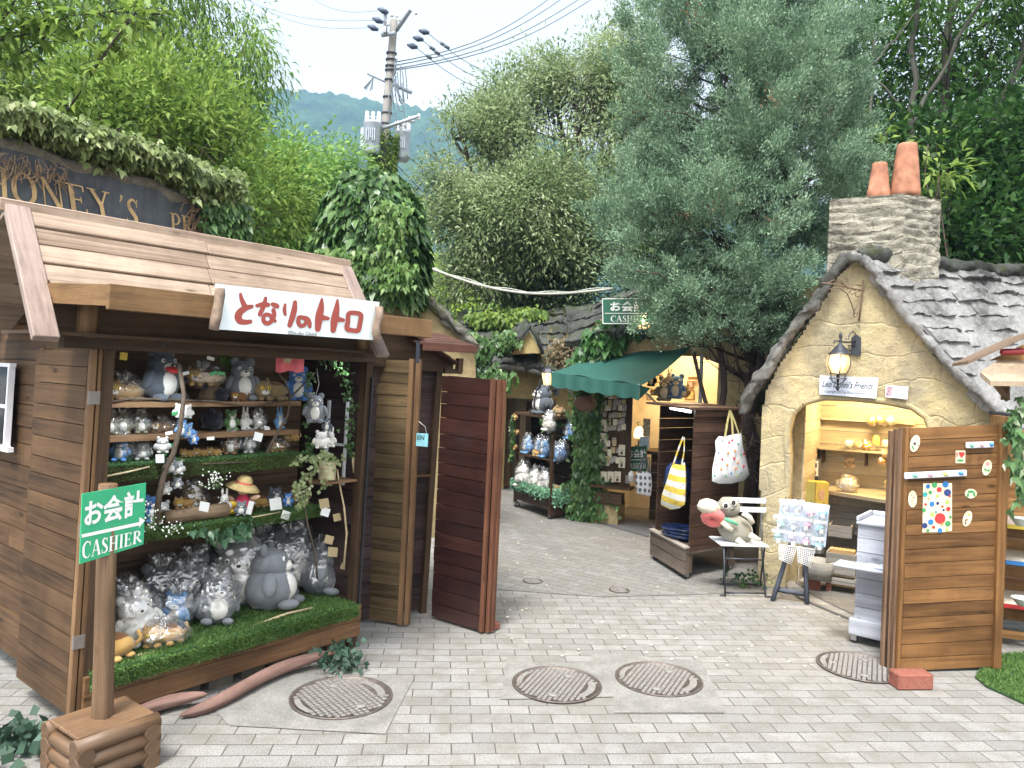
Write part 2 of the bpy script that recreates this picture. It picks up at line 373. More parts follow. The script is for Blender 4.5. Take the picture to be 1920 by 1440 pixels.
def limb(mb, a, b, r0, r1, n=6, wob=.06, k=6):
    a, b = np.array(a), np.array(b); L = np.linalg.norm(b-a); pts = []
    for i in range(n+1):
        t = i/n; o = NR.normal(size=3)*wob*L*math.sin(math.pi*t)*.5; pts.append(a+(b-a)*t+o)
    mb.tube(pts, [r0+(r1-r0)*i/n for i in range(n+1)], k); return pts
# ------------------------------------------------------------------ lettering
def ribbon(pts, n=6, closed=False, cap='round'):
    """pts (x, y, width) -> outline polygon(s) along a smooth curve"""
    if len(pts) > 2 or closed:
        q = []; m = len(pts); rng = range(m if closed else m-1)
        for i in rng:
            g = lambda j: np.array(pts[j % m] if closed else pts[max(0, min(m-1, j))], float)
            p0, p1, p2, p3 = g(i-1), g(i), g(i+1), g(i+2)
            for k in range(n):
                t = k/n; q.append(.5*((2*p1)+(p2-p0)*t+(2*p0-5*p1+4*p2-p3)*t*t+(3*p1-p0-3*p2+p3)*t**3))
        if not closed: q.append(np.array(pts[-1], float))
    else: q = [np.array(p, float) for p in pts]
    m = len(q); Lf, Rt = [], []
    for i in range(m):
        a = q[(i-1) % m] if closed else q[max(0, i-1)]; b = q[(i+1) % m] if closed else q[min(m-1, i+1)]
        t = b[:2]-a[:2]; t = t/(np.linalg.norm(t)+1e-9); nn = np.array([-t[1], t[0]]); Lf.append(q[i][:2]+nn*q[i][2]/2); Rt.append(q[i][:2]-nn*q[i][2]/2)
    quads = [(Lf[i], Lf[(i+1) % m], Rt[(i+1) % m], Rt[i]) for i in range(m if closed else m-1)]
    caps = []
    if not closed and cap == 'round':
        for e, nb in ((0, 1), (m-1, m-2)):
            c = q[e][:2]; r = q[e][2]/2; d = q[e][:2]-q[nb][:2]; a0 = math.atan2(d[1], d[0])-math.pi/2
            caps.append([c+r*np.array([math.cos(a0+math.pi*k/8), math.sin(a0+math.pi*k/8)]) for k in range(9)])
    return quads, caps
def strokes_mesh(mb, strokes, fn, eps=.0003):
    """fn(x, y, off) -> world; each stroke lies a hair above the last"""
    for i, st in enumerate(strokes):
        closed = st[0] == 'c'; cap = 'flat' if st[0] == 'f' else 'round'; pts = st[1:] if isinstance(st[0], str) else st
        qs, cs = ribbon(list(pts), closed=closed, cap=cap); off = eps*(i+1)
        for q in qs: mb.add([fn(p[0], p[1], off) for p in q], [(0, 1, 2, 3)])
        for c in cs: mb.add([fn(p[0], p[1], off+eps*.4) for p in c], [tuple(range(len(c)))])
SERIF = {
 'I': (.36, [('f', (.18, 0, .15), (.18, 1, .15)), ('f', (.02, .02, .04), (.34, .02, .04)), ('f', (.02, .98, .04), (.34, .98, .04))]),
 'H': (.82, [('f', (.18, 0, .15), (.18, 1, .15)), ('f', (.62, 0, .15), (.62, 1, .15)), ('f', (.2, .5, .05), (.6, .5, .05)), ('f', (.02, .02, .04), (.34, .02, .04)), ('f', (.02, .98, .04), (.34, .98, .04)), ('f', (.46, .02, .04), (.78, .02, .04)), ('f', (.46, .98, .04), (.78, .98, .04))]),
 'E': (.68, [('f', (.18, 0, .15), (.18, 1, .15)), ('f', (.02, .98, .05), (.58, .98, .05)), ('f', (.02, .02, .05), (.6, .02, .05)), ('f', (.2, .5, .05), (.46, .5, .05)), ('f', (.57, .8, .05), (.57, 1, .05)), ('f', (.59, 0, .05), (.59, .22, .05)), ('f', (.46, .4, .04), (.46, .6, .04))]),
 'R': (.76, [('f', (.18, 0, .15), (.18, 1, .15)), ('f', (.02, .98, .04), (.34, .98, .04)), ('f', (.02, .02, .04), (.32, .02, .04)), ('f', (.2, .97, .05), (.42, .96, .08), (.55, .75, .14), (.42, .53, .08), (.2, .51, .05)), ('f', (.34, .52, .13), (.52, .25, .14), (.74, .02, .1))]),
 'P': (.66, [('f', (.18, 0, .15), (.18, 1, .15)), ('f', (.02, .98, .04), (.34, .98, .04)), ('f', (.02, .02, .04), (.34, .02, .04)), ('f', (.2, .97, .05), (.44, .95, .08), (.57, .72, .14), (.44, .5, .08), (.2, .47, .05))]),
 'A': (.78, [('f', (.08, 0, .05), (.36, .99, .06)), ('f', (.38, 1, .14), (.66, 0, .16)), ('f', (.2, .34, .05), (.52, .34, .05)), ('f', (0, .02, .04), (.2, .02, .04)), ('f', (.5, .02, .04), (.78, .02, .04))]),
 'C': (.72, [('f', (.64, .8, .03), (.5, .95, .06), (.32, .96, .09), (.13, .75, .15), (.09, .48, .17), (.15, .2, .14), (.35, .04, .08), (.52, .06, .05), (.65, .2, .03)), ('f', (.64, .7, .04), (.64, 1, .04))]),
 'S': (.56, [('f', (.44, .84, .04), (.3, .97, .07), (.14, .86, .12), (.14, .68, .15), (.3, .5, .17), (.44, .33, .15), (.44, .14, .12), (.27, .03, .07), (.1, .1, .04)), ('f', (.46, .72, .04), (.46, 1, .04)), ('f', (.07, 0, .04), (.07, .28, .04))]),
 'O': (.84, [('c', (.4, .97, .07), (.14, .78, .13), (.08, .5, .16), (.14, .2, .13), (.4, .03, .07), (.66, .2, .13), (.72, .5, .16), (.66, .78, .13))]),
 'N': (.84, [('f', (.16, 0, .05), (.16, 1, .05)), ('f', (.14, 1, .12), (.66, 0, .15)), ('f', (.68, 0, .05), (.68, 1, .05)), ('f', (.02, .98, .04), (.24, .98, .04)), ('f', (.04, .02, .04), (.28, .02, .04)), ('f', (.56, .98, .04), (.8, .98, .04))]),
 'Y': (.76, [('f', (.14, 1, .13), (.38, .45, .13)), ('f', (.62, 1, .05), (.39, .46, .06)), ('f', (.38, 0, .13), (.38, .5, .13)), ('f', (0, .98, .04), (.28, .98, .04)), ('f', (.5, .98, .04), (.74, .98, .04)), ('f', (.24, .02, .04), (.52, .02, .04))]),
 "'": (.24, [((.12, .96, .1), (.12, .88, .08), (.06, .76, .03))]), ' ': (.3, [])}
def serif_text(mb, s, fn, cond=1.):
    """fn(u, v, off), u and v run 0..1 over the whole word"""
    x = 0; st = []
    for ch in s:
        adv, g = SERIF[ch]
        for k in g:
            h = [k[0]] if isinstance(k[0], str) else []; st.append(h+[(p[0]+x, p[1], p[2]*cond) for p in (k[1:] if h else k)])
        x += adv+.03
    strokes_mesh(mb, st, lambda a, b, o: fn(a/x, b, o), .00025)
def bil(q, u, v):
    """q = TL, TR, BR, BL pixels; v runs up"""
    a = np.array(q[3])*(1-u)+np.array(q[2])*u; b = np.array(q[0])*(1-u)+np.array(q[1])*u; return a*(1-v)+b*v
def text_mesh(body, bold=0, shear=0):
    c = bpy.data.curves.new('t', 'FONT'); c.body = body; c.offset = bold; c.shear = shear; c.resolution_u = 3; c.fill_mode = 'BOTH'
    o = bpy.data.objects.new('t', c); me = bpy.data.meshes.new_from_object(o); vs = np.array([v.co[:] for v in me.vertices]); fs = [tuple(p.vertices) for p in me.polygons]
    bpy.data.objects.remove(o); bpy.data.curves.remove(c); bpy.data.meshes.remove(me)
    lo, hi = vs.min(0), vs.max(0); return (vs[:, :2]-lo[:2])/(hi[:2]-lo[:2]), fs
def text_px(mb, body, quad, fr, d, bold=0, shear=0):
    uv, fs = text_mesh(body, bold, shear); vs = []
    for u, v in uv:
        p = bil(quad, u, v); vs.append(fr.w(p[0], p[1], d))
    mb.add(vs, fs)
# ================================================================== GROUND
def paving(name, rot, bw=.2, bh=.1, tone=1., warm=0):
    t = NT(name); o = t.obj(); v = t.mapping(o, rot=(0, 0, rot))
    nz = t.n('ShaderNodeTexNoise'); nz.inputs['Scale'].default_value = 1.3; t.l(o, nz.inputs['Vector'])
    mv = t.n('ShaderNodeVectorMath'); mv.operation = 'MULTIPLY_ADD'; t.l(nz.outputs['Color'], mv.inputs[0]); mv.inputs[1].default_value = (.02, .03, 0); t.l(v, mv.inputs[2])
    b = t.n('ShaderNodeTexBrick'); b.inputs['Scale'].default_value = 1; b.inputs['Brick Width'].default_value = bw; b.inputs['Row Height'].default_value = bh
    b.inputs['Mortar Size'].default_value = .0035; b.inputs['Mortar Smooth'].default_value = .4; b.inputs['Bias'].default_value = 0
    b.inputs['Color1'].default_value = (.195*tone, .193*tone, .186*tone, 1); b.inputs['Color2'].default_value = (.262*tone, .26*tone, .25*tone, 1); b.inputs['Mortar'].default_value = (.06, .056, .047, 1)
    t.l(mv.outputs[0], b.inputs['Vector'])
    sp = t.noise(o, 150, 3, .95); big = t.noise(o, .7, 6, .7); mid = t.noise(o, 5, 7, .78)
    c = t.mix(.85, b.outputs['Color'], t.ramp(sp, [(.36, .05), (.5, .5), (.64, 1.)]), 'SOFT_LIGHT')
    c = t.mix(t.ramp(mid, [(.45, 0.), (.64, .62)]), c, (.135, .125, .10))
    c = t.mix(t.ramp(big, [(.42, 0.), (.7, .4)]), c, (.19, .172, .14))
    t.col(c); t.b.inputs['Roughness'].default_value = .8; t.spec(.25)
    t.bump(t.math('ADD', t.math('MULTIPLY', b.outputs['Fac'], -1.), t.math('MULTIPLY', sp, .12)), .6, .006); return t.m
M_PAVE = paving('pale concrete pavers', -.088); M_PAVE2 = paving('grey pavers laid askew', .62, tone=.8); M_HERR = paving('brown brick floor', .35, .16, .05, .5)
mb = MB(); g = 24
mb.quad((-700, -60, 0), (700, -60, 0), (700, 900, 0), (-700, 900, 0)); mb.build('ground', M_PAVE, kind='structure')
def sheet(name, pts, m, z, kind='structure'):
    mb = MB(); mb.add([(p[0], p[1], z) for p in pts], [tuple(range(len(pts)))]); mb.build(name, m, kind=kind)
sheet('path', [G(x, y)[:2] for x, y in ((915, 1105), (1130, 1120), (1420, 1112), (1500, 1075), (1400, 990), (1180, 930), (930, 905), (880, 960))], M_PAVE2, .004)
def concrete(name, c, sc=1):
    t = NT(name); o = t.obj(); sp = t.noise(o, 150, 3, .9); big = t.noise(o, 5, 5, .7)
    cc = t.mix(.7, t.ramp(big, [(.35, scl(c, .75)), (.65, scl(c, 1.1))]), t.ramp(sp, [(.35, .2), (.5, .5), (.65, .9)]), 'SOFT_LIGHT'); t.col(cc)
    t.b.inputs['Roughness'].default_value = .85; t.spec(.2); t.bump(sp, .4, .003); return t.m
M_CONC = concrete('speckled concrete', (.215, .21, .195))
sheet('pavement_patch', [G(x, y)[:2] for x, y in ((950, 1242), (1108, 1243), (1110, 1224), (1316, 1240), (1360, 1338), (1152, 1338), (1150, 1308), (938, 1313))], M_CONC, .005)
sheet('pavement_patch', [G(x, y)[:2] for x, y in ((505, 1262), (775, 1275), (722, 1378), (430, 1362), (400, 1330))], M_CONC, .005)
sheet('shop_floor', [G(x, y)[:2] for x, y in ((1490, 1092), (1530, 1120), (1665, 1185), (1850, 1180), (1850, 1120), (1700, 1080))], M_HERR, .006)
mb = MB(); mb.tube([G(x, y, .004) for x, y in ((1470, 1100), (1500, 1122), (1560, 1148), (1620, 1172), (1664, 1190))], .012, 6); mb.build('kerb', plain('dark edging', (.08, .075, .07)), kind='structure')
# soil behind the shops where plants root
mb = MB(); mb.add([(-14, 6.2, .006), (-3.2, 5.6, .006), (-1.9, 6.6, .006), (-1.2, 13, .006), (-1.2, 40, .006), (-30, 40, .006), (-30, 8, .006)], [tuple(range(7))])
mb.build('soil', plain('dark soil', (.05, .04, .03), .95, .3, 3), kind='structure')
mb = MB(); mb.add([(2.2, 7.2, .006), (4.6, 8, .006), (14, 6, .006), (30, 40, .006), (1.5, 40, .006), (2.6, 11, .006)], [tuple(range(6))])
mb.build('soil', MATS['dark soil'], kind='structure')
# ------------------------------------------------------------------ hill
def hill():
    nx, ny = 420, 150; Y0, Y1 = 330, 720; X = np.linspace(-430, 420, nx); Y = np.linspace(Y0, Y1, ny); rg = []
    keys = [(-400, 120), (300, 150), (440, 162), (540, 168), (600, 172), (700, 186), (800, 203), (900, 222), (1000, 250), (1300, 330), (2500, 560)]
    def top(x):   # ridge height at Y1
        px = 960+FL*x/Y1; py = np.interp(px, [k[0] for k in keys], [k[1] for k in keys]); return 1.7+((704+.038*(px-960))-py)/FL*Y1
    V = []
    for y in Y:
        t = (y-Y0)/(Y1-Y0)
        for x in X:
            h = top(x)*(t**.8)
            b = noise.noise(Vector((x*.005, y*.005, 0)))*30*math.sin(math.pi*t)
            v = noise.voronoi(Vector((x*.10, y*.10, 0)))[0][0]; v2 = noise.voronoi(Vector((x*.21, y*.21, 4)))[0][0]
            V.append((x, y, max(0, h+b+(1-v)*8+(1-v2)*3.5-8)))
    V = np.array(V); Vn = V.reshape(ny, nx, 3); mb = MB(); fs = []
    for j in range(ny-1):
        for i in range(nx-1): fs.append((j*nx+i, j*nx+i+1, (j+1)*nx+i+1, (j+1)*nx+i))
    mb.v = [tuple(p) for p in V]; mb.f = fs; mb.sm = [True]*len(fs); mb.mi = [0]*len(fs); mb.uv = [[(0, 0)]*4]*len(fs)
    t = NT('wooded hillside'); o = t.obj(); f = t.math('ADD', t.math('MULTIPLY', t.noise(o, .03, 4, .6), .6), t.math('MULTIPLY', t.noise(o, .3, 5, .8), .5))
    t.col(t.ramp(f, [(.4, (.008, .03, .016)), (.66, (.10, .20, .08))])); t.b.inputs['Roughness'].default_value = 1; t.spec(.05); t.bump(t.noise(o, .25, 8, .8), 1, 6)
    mb.build('hills', t.m, kind='structure')
hill()
# haze round the whole scene; the sky lies outside
mb = MB(); mb.bx(W0, (-560, 560), (-40, 740), (-1, 300)); hz = mb.build('haze', None, kind='stuff', label='thin blue summer haze hanging between the camera and the hill')
hz.data.materials.clear(); m = bpy.data.materials.new('haze air'); m.use_nodes = True; n = m.node_tree; n.nodes.remove(n.nodes['Principled BSDF'])
pv = n.nodes.new('ShaderNodeVolumePrincipled'); pv.inputs['Color'].default_value = (.42, .70, 1.0, 1); pv.inputs['Density'].default_value = .00075; pv.inputs['Anisotropy'].default_value = .1
n.links.new(pv.outputs[0], n.nodes['Material Output'].inputs['Volume']); hz.data.materials.append(m)
# ------------------------------------------------------------------ manhole covers
M_IRON = plain('worn cast iron', (.12, .10, .088), .55, .3, 30, .3, metal=.4); M_IRONP = plain('pale worn iron', (.20, .19, .178), .6, .25, 60, .2)
def manhole(c, R, rot, label, grp, small=False):
    o = thing('manhole_cover', label, 'manhole cover', (c[0], c[1], .005), rot, grp); K = Fr((c[0], c[1], .005), math.degrees(rot)); 
    mb = MB(); mb.lathe([(R*1.0, 0), (R*1.0, .008), (R*.955, .008), (R*.955, .002), (R*.0001, .002)], (c[0], c[1], .005), 48, mi=0); mb.build('rim', M_IRON, o)
    mb = MB(); n = 12 if small else 17; st = 2*R*.93/n
    for i in range(n):
        for j in range(n):
            x, y = -R*.93+st*(i+.5), -R*.93+st*(j+.5)
            if math.hypot(x, y) > R*.90: continue
            if x > R*.62 and abs(y) < R*.38 or (x < -R*.72 and abs(y) < R*.3): continue
            h = st*.37; mb.add([K(x-h, y-h, .003), K(x+h, y-h, .003), K(x+h, y+h, .003), K(x-h, y+h, .003), K(x-h*.9, y-h*.9, .0055), K(x+h*.9, y-h*.9, .0055), K(x+h*.9, y+h*.9, .0055), K(x-h*.9, y+h*.9, .0055)], [(4, 5, 6, 7), (0, 1, 5, 4), (1, 2, 6, 5), (2, 3, 7, 6), (3, 0, 4, 7)])
    if not small:
        for a0, a1, r0, r1 in ((-.55, .55, .70, .86), (math.pi-.4, math.pi+.4, .78, .9)):
            ar = [(math.cos(a0+(a1-a0)*k/14), math.sin(a0+(a1-a0)*k/14)) for k in range(15)]
            out = [(R*r0*p[0], R*r0*p[1]) for p in ar]+[(R*r1*p[0], R*r1*p[1]) for p in ar[::-1]]
            mb.add([K(p[0], p[1], .0058) for p in out], [tuple(range(len(out)))])
        for (x, y) in ((R*.1, R*.55), (R*.12, -R*.6)): mb.lathe([(.028, .0055), (.024, .009), (.0001, .009)], K(x, y, 0), 14)
    mb.build('tread_plate', M_IRONP, o); return o
mg = 'round manhole covers set in the paving'
manhole(G(640, 1309), .262, math.radians(38), 'large rusty manhole cover nearest the driftwood log on the left', mg)
manhole(G(1044, 1285), .248, math.radians(-22), 'large grey manhole cover in the middle of the paving, left one of the close pair', mg)
manhole(G(1235, 1275), .247, math.radians(-26), 'large grey manhole cover right one of the close pair in the middle', mg)
manhole(G(1612, 1252), .25, math.radians(-26), 'dark manhole cover half hidden behind the wooden door and its brick', mg)
manhole(G(999, 1091), .083, .3, 'tiny round cover in the paving beyond the dark red door', mg, True)
manhole(G(1161, 1108), .083, .1, 'tiny round cover in the paving towards the wheeled cabinet', mg, True)
# scattered pale petals: stuff nobody would count
mb = MB()
for i in range(130):
    x, y = rnd.uniform(930, 1600), rnd.uniform(930, 1250); p = G(x, y, .012); s = rnd.uniform(.006, .013); a = rnd.uniform(0, 6)
    mb.add([p+np.array([s*math.cos(a+k*1.5), s*math.sin(a+k*1.5)*.7, rnd.uniform(0, .004)]) for k in range(4)], [(0, 1, 2, 3)])
mb.build('fallen_petals', plain('pale petals', (.7, .66, .5)), kind='stuff', label='pale fallen petals scattered over the paving')
# ================================================================== FOLIAGE
M_LIME = foliage('lime leaves', (.03, .085, .016), (.24, .36, .07), .45, 2.6, tip=(.40, .50, .14)); M_MID = foliage('mid green leaves', (.03, .085, .022), (.14, .25, .06), .35, .8, .4, tip=(.30, .38, .16))
M_OLIVE = foliage('silvery green leaves', (.045, .10, .035), (.34, .43, .21), .4, 1.5, .38, tip=(.58, .62, .44)); M_DEEP = foliage('deep green leaves', (.012, .04, .014), (.055, .13, .03), .3, 1.2, .4)
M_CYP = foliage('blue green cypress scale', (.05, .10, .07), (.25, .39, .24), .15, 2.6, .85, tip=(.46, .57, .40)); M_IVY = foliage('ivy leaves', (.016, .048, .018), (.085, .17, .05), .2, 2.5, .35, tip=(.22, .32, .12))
M_BARK = wood('rough bark', (.045, .034, .027), (.14, .11, .085), .95, 1.3, False); M_BARKD = wood('dark bark', (.02, .017, .015), (.06, .05, .042), .95, 1.3, False); M_TWIG = plain('pale twig', (.20, .16, .11), .8, .25, 20)
def leafy_tree(name, label, cat, base, blobs, m, ncl, per, cr, L, Wd, droop=.2, updir=.3, bark=M_BARK, tr=.1, gap=.35, shell=(.45, 1.), hang=0, group=None, twigs=40, flat=1., lean=None, gfreq=.8):
    root = thing(name, label, cat, (base[0], base[1], 0), 0, group)
    cc, dd, pos, out, g = crown_points(blobs, ncl, per, cr, shell, gap, gfreq=gfreq, flat=flat); N = len(pos)
    dr = out*.5+g*.6+unit(N)*.5+np.array([0, 0, updir-hang])
    nr = unit(N)*.6+np.array([0, -.25, 1.])
    leaf_obj('crown', m, pos, dr, nr, L*NR.uniform(.65, 1.25, N), Wd*NR.uniform(.7, 1.2, N), root, droop)
    mb = MB(); big = np.mean([b[0] for b in blobs], 0); fork = np.array([base[0], base[1], 0])*.45+np.array(big)*.55; fork[2] = max(.6, (big[2])*.55)
    limb(mb, (base[0], base[1], 0), fork, tr, tr*.65, 8, .05, 8)
    for b in blobs:
        pts = limb(mb, fork, b[0], tr*.5, tr*.16, 6, .1, 6)
        mine = [c for c in cc if all(abs(c[i]-b[0][i]) < b[1][i]*1.15 for i in range(3))]
        rnd.shuffle(mine)
        for c in mine[:twigs]: limb(mb, pts[rnd.randint(2, 6)], c, tr*.12, tr*.025, 3, .08, 4)
    mb.build('trunk', bark, root); return root
def B(px, py, Y, rx, ry, rz=None):  # a crown lobe centred on a point at distance Y; radii in metres
    return (P(px, py, Y), (rx, ry if rz else rx, rz if rz else ry))
# left bright trees
leafy_tree('willow_oak_tree', 'tall drooping bright green tree reaching from the name board to the sky on the left', 'tree', (-4.6, 12), [B(300, 60, 12, 1.5, 1.4, 1.3), B(400, 200, 12, 1.1, 1.2, 1.2), B(180, 130, 12.5, 1.5, 1.4, 1.4), B(440, 110, 12, .7, .8, .8), B(420, 340, 12, 1.0, 1.2, 1.2), B(300, 300, 12, 1.4, 1.2, 1.3), B(60, 60, 13, 1.6, 1.4, 1.5), B(250, -60, 12, 1.6, 1.5, 1.0)],
    foliage('drooping leaves', (.022, .075, .014), (.20, .34, .06), .4, 1.3, tip=(.40, .50, .16)), 1500, 28, .15, .14, .034, .3, .0, gap=.42, hang=.75, twigs=18, gfreq=1.2)
leafy_tree('broadleaf_bush', 'lime green bush growing right behind the slate name board', 'bush', (-4.2, 7.8), [B(250, 230, 7.6, .9, .8, .6), B(380, 280, 7.7, .7, .6, .5), B(120, 200, 7.4, .9, .8, .55), B(470, 350, 8, .6, .6, .5), B(340, 180, 8.0, .6, .6, .5), B(30, 120, 7.6, .8, .7, .6)],
    M_LIME, 800, 26, .11, .10, .034, .15, .25, bark=M_TWIG, tr=.035, gap=.42, twigs=22)
leafy_tree('low_maple', 'mid green bush between the name board and the ivy chimney', 'bush', (-3.6, 10.5), [B(520, 360, 10, .75, .7, .7), B(600, 350, 11, .6, .7, .6), B(560, 440, 10, .7, .7, .6), B(480, 430, 9.4, .5, .6, .5), B(640, 315, 11.5, .35, .5, .4)],
    foliage('fresh green leaves', (.05, .14, .03), (.22, .38, .09), .4, 1.2, tip=(.33, .46, .14)), 600, 26, .13, .10, .04, .2, .1, tr=.05, gap=.35, hang=.3)
# overhanging branch close to the viewer
root = thing('overhanging_branch', 'bare dark branch with big lime leaves hanging in from the left edge', 'branch', (-4.0, 4.6, 0))
mb = MB(); q = lambda x, y, Y=4.5: P(x, y, Y); twp = []
brs = [[(-260, 520), (-60, 400), (10, 340), (60, 290), (130, 200), (190, 110), (225, 60), (250, 30)], [(-120, 260), (-20, 60), (20, 20), (45, -40)], [(-90, 130), (0, 75), (60, 62), (130, 30), (210, 22), (300, 28)], [(0, 380), (60, 340), (130, 300), (190, 260), (230, 240)], [(-30, 120), (40, 100), (100, 60), (70, 10), (85, -30)]]
for bi, b in enumerate(brs):
    r0 = .018 if bi < 1 else .012 if bi < 2 else .007; pts = [q(x, y, 4.5+.1*bi+.03*i) for i, (x, y) in enumerate(b)]
    mb.tube(pts, [r0*(1-.8*i/(len(pts)-1)) for i in range(len(pts))], 6)
    for i in range(len(pts)-1):
        for t in np.linspace(0, 1, 7): twp.append(pts[i]*(1-t)+pts[i+1]*t)
mb.tube([P(-260, 520, 4.5), P(-300, 900, 4.6), (-4.0, 4.6, 0)], [.02, .035, .045], 6)
tw = []
for p in twp:
    for k in range(2):
        e = p+np.array([rnd.uniform(-.16, .16), rnd.uniform(-.15, .15), rnd.uniform(-.12, .1)]); mb.tube([p, (p+e)/2+np.array([0, 0, .01]), e], [.003, .0025, .0015], 4); tw.append((p, e))
mb.build('bough', M_BARKD, root)
ps, ds = [], []
for p, e in tw:
    for k in range(4): t = rnd.uniform(.3, 1); ps.append(p+(e-p)*t); ds.append((e-p)/np.linalg.norm(e-p)*.6+unit(1)[0]*.8+np.array([0, 0, -.1]))
leaf_obj('foliage', M_LIME, ps, ds, unit(len(ps))*.5+np.array([0, 0, 1]), NR.uniform(.07, .13, len(ps)), NR.uniform(.025, .042, len(ps)), root, .15)
# grey cypress at far left edge
leafy_tree('conifer', 'grey green conifer cut by the left edge above the name board', 'tree', (-5.8, 8.4), [B(20, 170, 8.2, .5, .6, .9), B(-40, 260, 8.2, .6, .6, .7)], M_CYP, 160, 60, .1, .06, .012, 0, .3, gap=.2, tr=.06)
# big silvery tree in the middle
leafy_tree('silver_leaf_tree', 'large silvery green tree in the middle behind the sagging rope', 'tree', (1.0, 14.5), [B(1080, 200, 14, 1.35, 1.2, 1.3), B(980, 290, 13.6, 1.35, 1.2, 1.1), B(1120, 420, 13.5, 1.3, 1.2, 1.3), B(890, 330, 13.3, .75, .9, .8), B(940, 430, 13, 1.1, 1.1, 1.0), B(1030, 520, 13, 1.2, 1.1, .8), B(850, 260, 13.4, .55, .6, .45), B(1150, 130, 14.5, 1.0, 1.0, 1.0), B(1060, 130, 14.5, .7, .7, .6), B(900, 520, 13, .8, .8, .6), B(1000, 390, 12.6, .9, .7, .8), B(920, 225, 13.8, .45, .5, .4), B(840, 330, 13.2, .5, .5, .5), B(860, 430, 13.0, .6, .6, .6), B(850, 510, 13.2, .5, .5, .4), B(980, 200, 14, .8, .8, .7)],
    M_OLIVE, 4300, 32, .14, .095, .034, .15, .15, gap=.40, tr=.16, twigs=22, hang=.15)
leafy_tree('sunlit_tree', 'yellow green sunlit tree far behind the mossy roofs', 'tree', (-1.2, 19), [B(840, 560, 18, .9, .8, .6), B(930, 575, 17, 1.2, 1, .5), B(1010, 600, 16.5, .9, .7, .3), B(800, 520, 19, .7, .8, .7)], foliage('sunlit leaves', (.12, .25, .03), (.42, .58, .10), .5, 1, tip=(.5, .6, .15)), 420, 24, .18, .12, .05, .1, .2, gap=.3, hang=.2)
leafy_tree('shrub_thicket', 'dark thicket of branches under the silvery tree', 'tree', (2.2, 14.2), [B(1100, 600, 13.6, 1.3, .8, .7), B(1200, 560, 13, 1.0, .8, .8), B(1180, 400, 14, 1.0, .8, 1.3)], M_DEEP, 700, 22, .18, .11, .04, .1, .1, gap=.2)
# cypress
def cypress():
    base = G(1402, 1015); bx_, by_ = 2.52, 7.95; root = thing('cypress_tree', 'blue green cypress towering between the awning and the yellow cottage', 'tree', (bx_, by_, 0))
    bl = []
    for (x, y, rx, rz, dy) in ((1380, -20, 165, 110, .2), (1300, 60, 130, 110, 0), (1490, 60, 130, 120, .2), (1390, 130, 150, 110, -.5), (1240, 180, 80, 90, .1), (1290, 280, 130, 100, 0), (1420, 260, 130, 100, -.6), (1540, 230, 90, 120, .1), (1500, 350, 130, 90, -.2), (1205, 370, 70, 80, -.1), (1240, 430, 110, 80, -.3), (1370, 400, 130, 90, -.7), (1235, 500, 70, 60, -.2), (1290, 520, 110, 70, -.5), (1410, 520, 90, 60, -.6), (1530, 440, 70, 60, 0), (1270, 592, 50, 36, -.35), (1340, 610, 90, 40, -.4), (1480, 560, 60, 45, -.3), (1590, 330, 50, 90, .3), (1440, 620, 50, 30, -.3), (1560, 120, 70, 100, .3)):
        k = by_/FL; bl.append((P(x, y, by_+dy), (rx*k, rx*k*.85, rz*k)))
    c1, d1, _a, _b, _c = crown_points(bl, 1150, 1, .01, (.2, 1.0), .24, gfreq=1.5); nb_ = len(c1); K = 16; bd = d1*.8+np.array([0, -.15, .55])+unit(nb_)*.25; bd /= np.linalg.norm(bd, axis=1)[:, None]
    ln_ = NR.uniform(.30, .62, nb_); ii = np.repeat(np.arange(nb_), K); tt_ = NR.random(nb_*K); cc = c1[ii]+bd[ii]*((tt_-.5)*ln_[ii])[:, None]+NR.normal(size=(nb_*K, 3))*(.085*(1.1-tt_))[:, None]; dd = bd[ii]
    idx = np.repeat(np.arange(len(cc)), 36); g = NR.normal(size=(len(idx), 3)); pos = cc[idx]+g*.026+dd[idx]*NR.random((len(idx), 1))*.05; out = dd[idx]; N = len(pos)
    # tufts: slivers radiate up and outward from short sprays
    dr = out*.7+g*.5+unit(N)*.35+np.array([0, -.1, .55]); leaf_obj('crown', M_CYP, pos, dr, unit(N)+np.array([0, -.6, .4]), NR.uniform(.018, .042, N), NR.uniform(.008, .014, N), root, 0)
    n = 2400; k = NR.integers(0, len(cc), 60); ps = np.repeat(cc[k], 40, 0)+NR.normal(size=(n, 3))*.06; leaf_obj('dead_sprays', plain('rusty dead foliage', (.25, .11, .06), .9, .3), ps, unit(n)+np.array([0, 0, .2]), unit(n), .05, .009, root)
    mb = MB()
    for (x0, y0, x1, y1, r) in ((1402, 1015, 1420, 560, .085), (1420, 560, 1400, 120, .06), (1390, 1020, 1345, 640, .045), (1345, 640, 1315, 620, .03), (1425, 1000, 1400, 700, .05), (1385, 1020, 1300, 660, .028), (1400, 420, 1330, 60, .035), (1440, 1000, 1430, 600, .03)):
        a = G(x0, y0) if y0 > 950 else P(x0, y0, by_-.05); limb(mb, a, P(x1, y1, by_-.05), r, r*.7, 8, .03, 8)
    for i in range(240):
        c = cc[rnd.randrange(len(cc))]; z = c[2]-rnd.uniform(.2, .8); t = P(1410+rnd.uniform(-12, 12), 500, by_); s = np.array([t[0]-(z-3)*.03, by_, max(.8, z)]); limb(mb, s, c, .018, .004, 4, .1, 4)
    # bare lower twigs
    for i in range(70):
        s = P(1410+rnd.uniform(-15, 15), rnd.uniform(560, 900), by_); e = s+np.array([rnd.uniform(-.7, .5), rnd.uniform(-.6, .2), rnd.uniform(-.3, .35)]); limb(mb, s, e, .008, .002, 5, .16, 4)
    mb.build('trunk', wood('purplish bark', (.03, .022, .022), (.11, .085, .078), .95, 1.3, False), root)
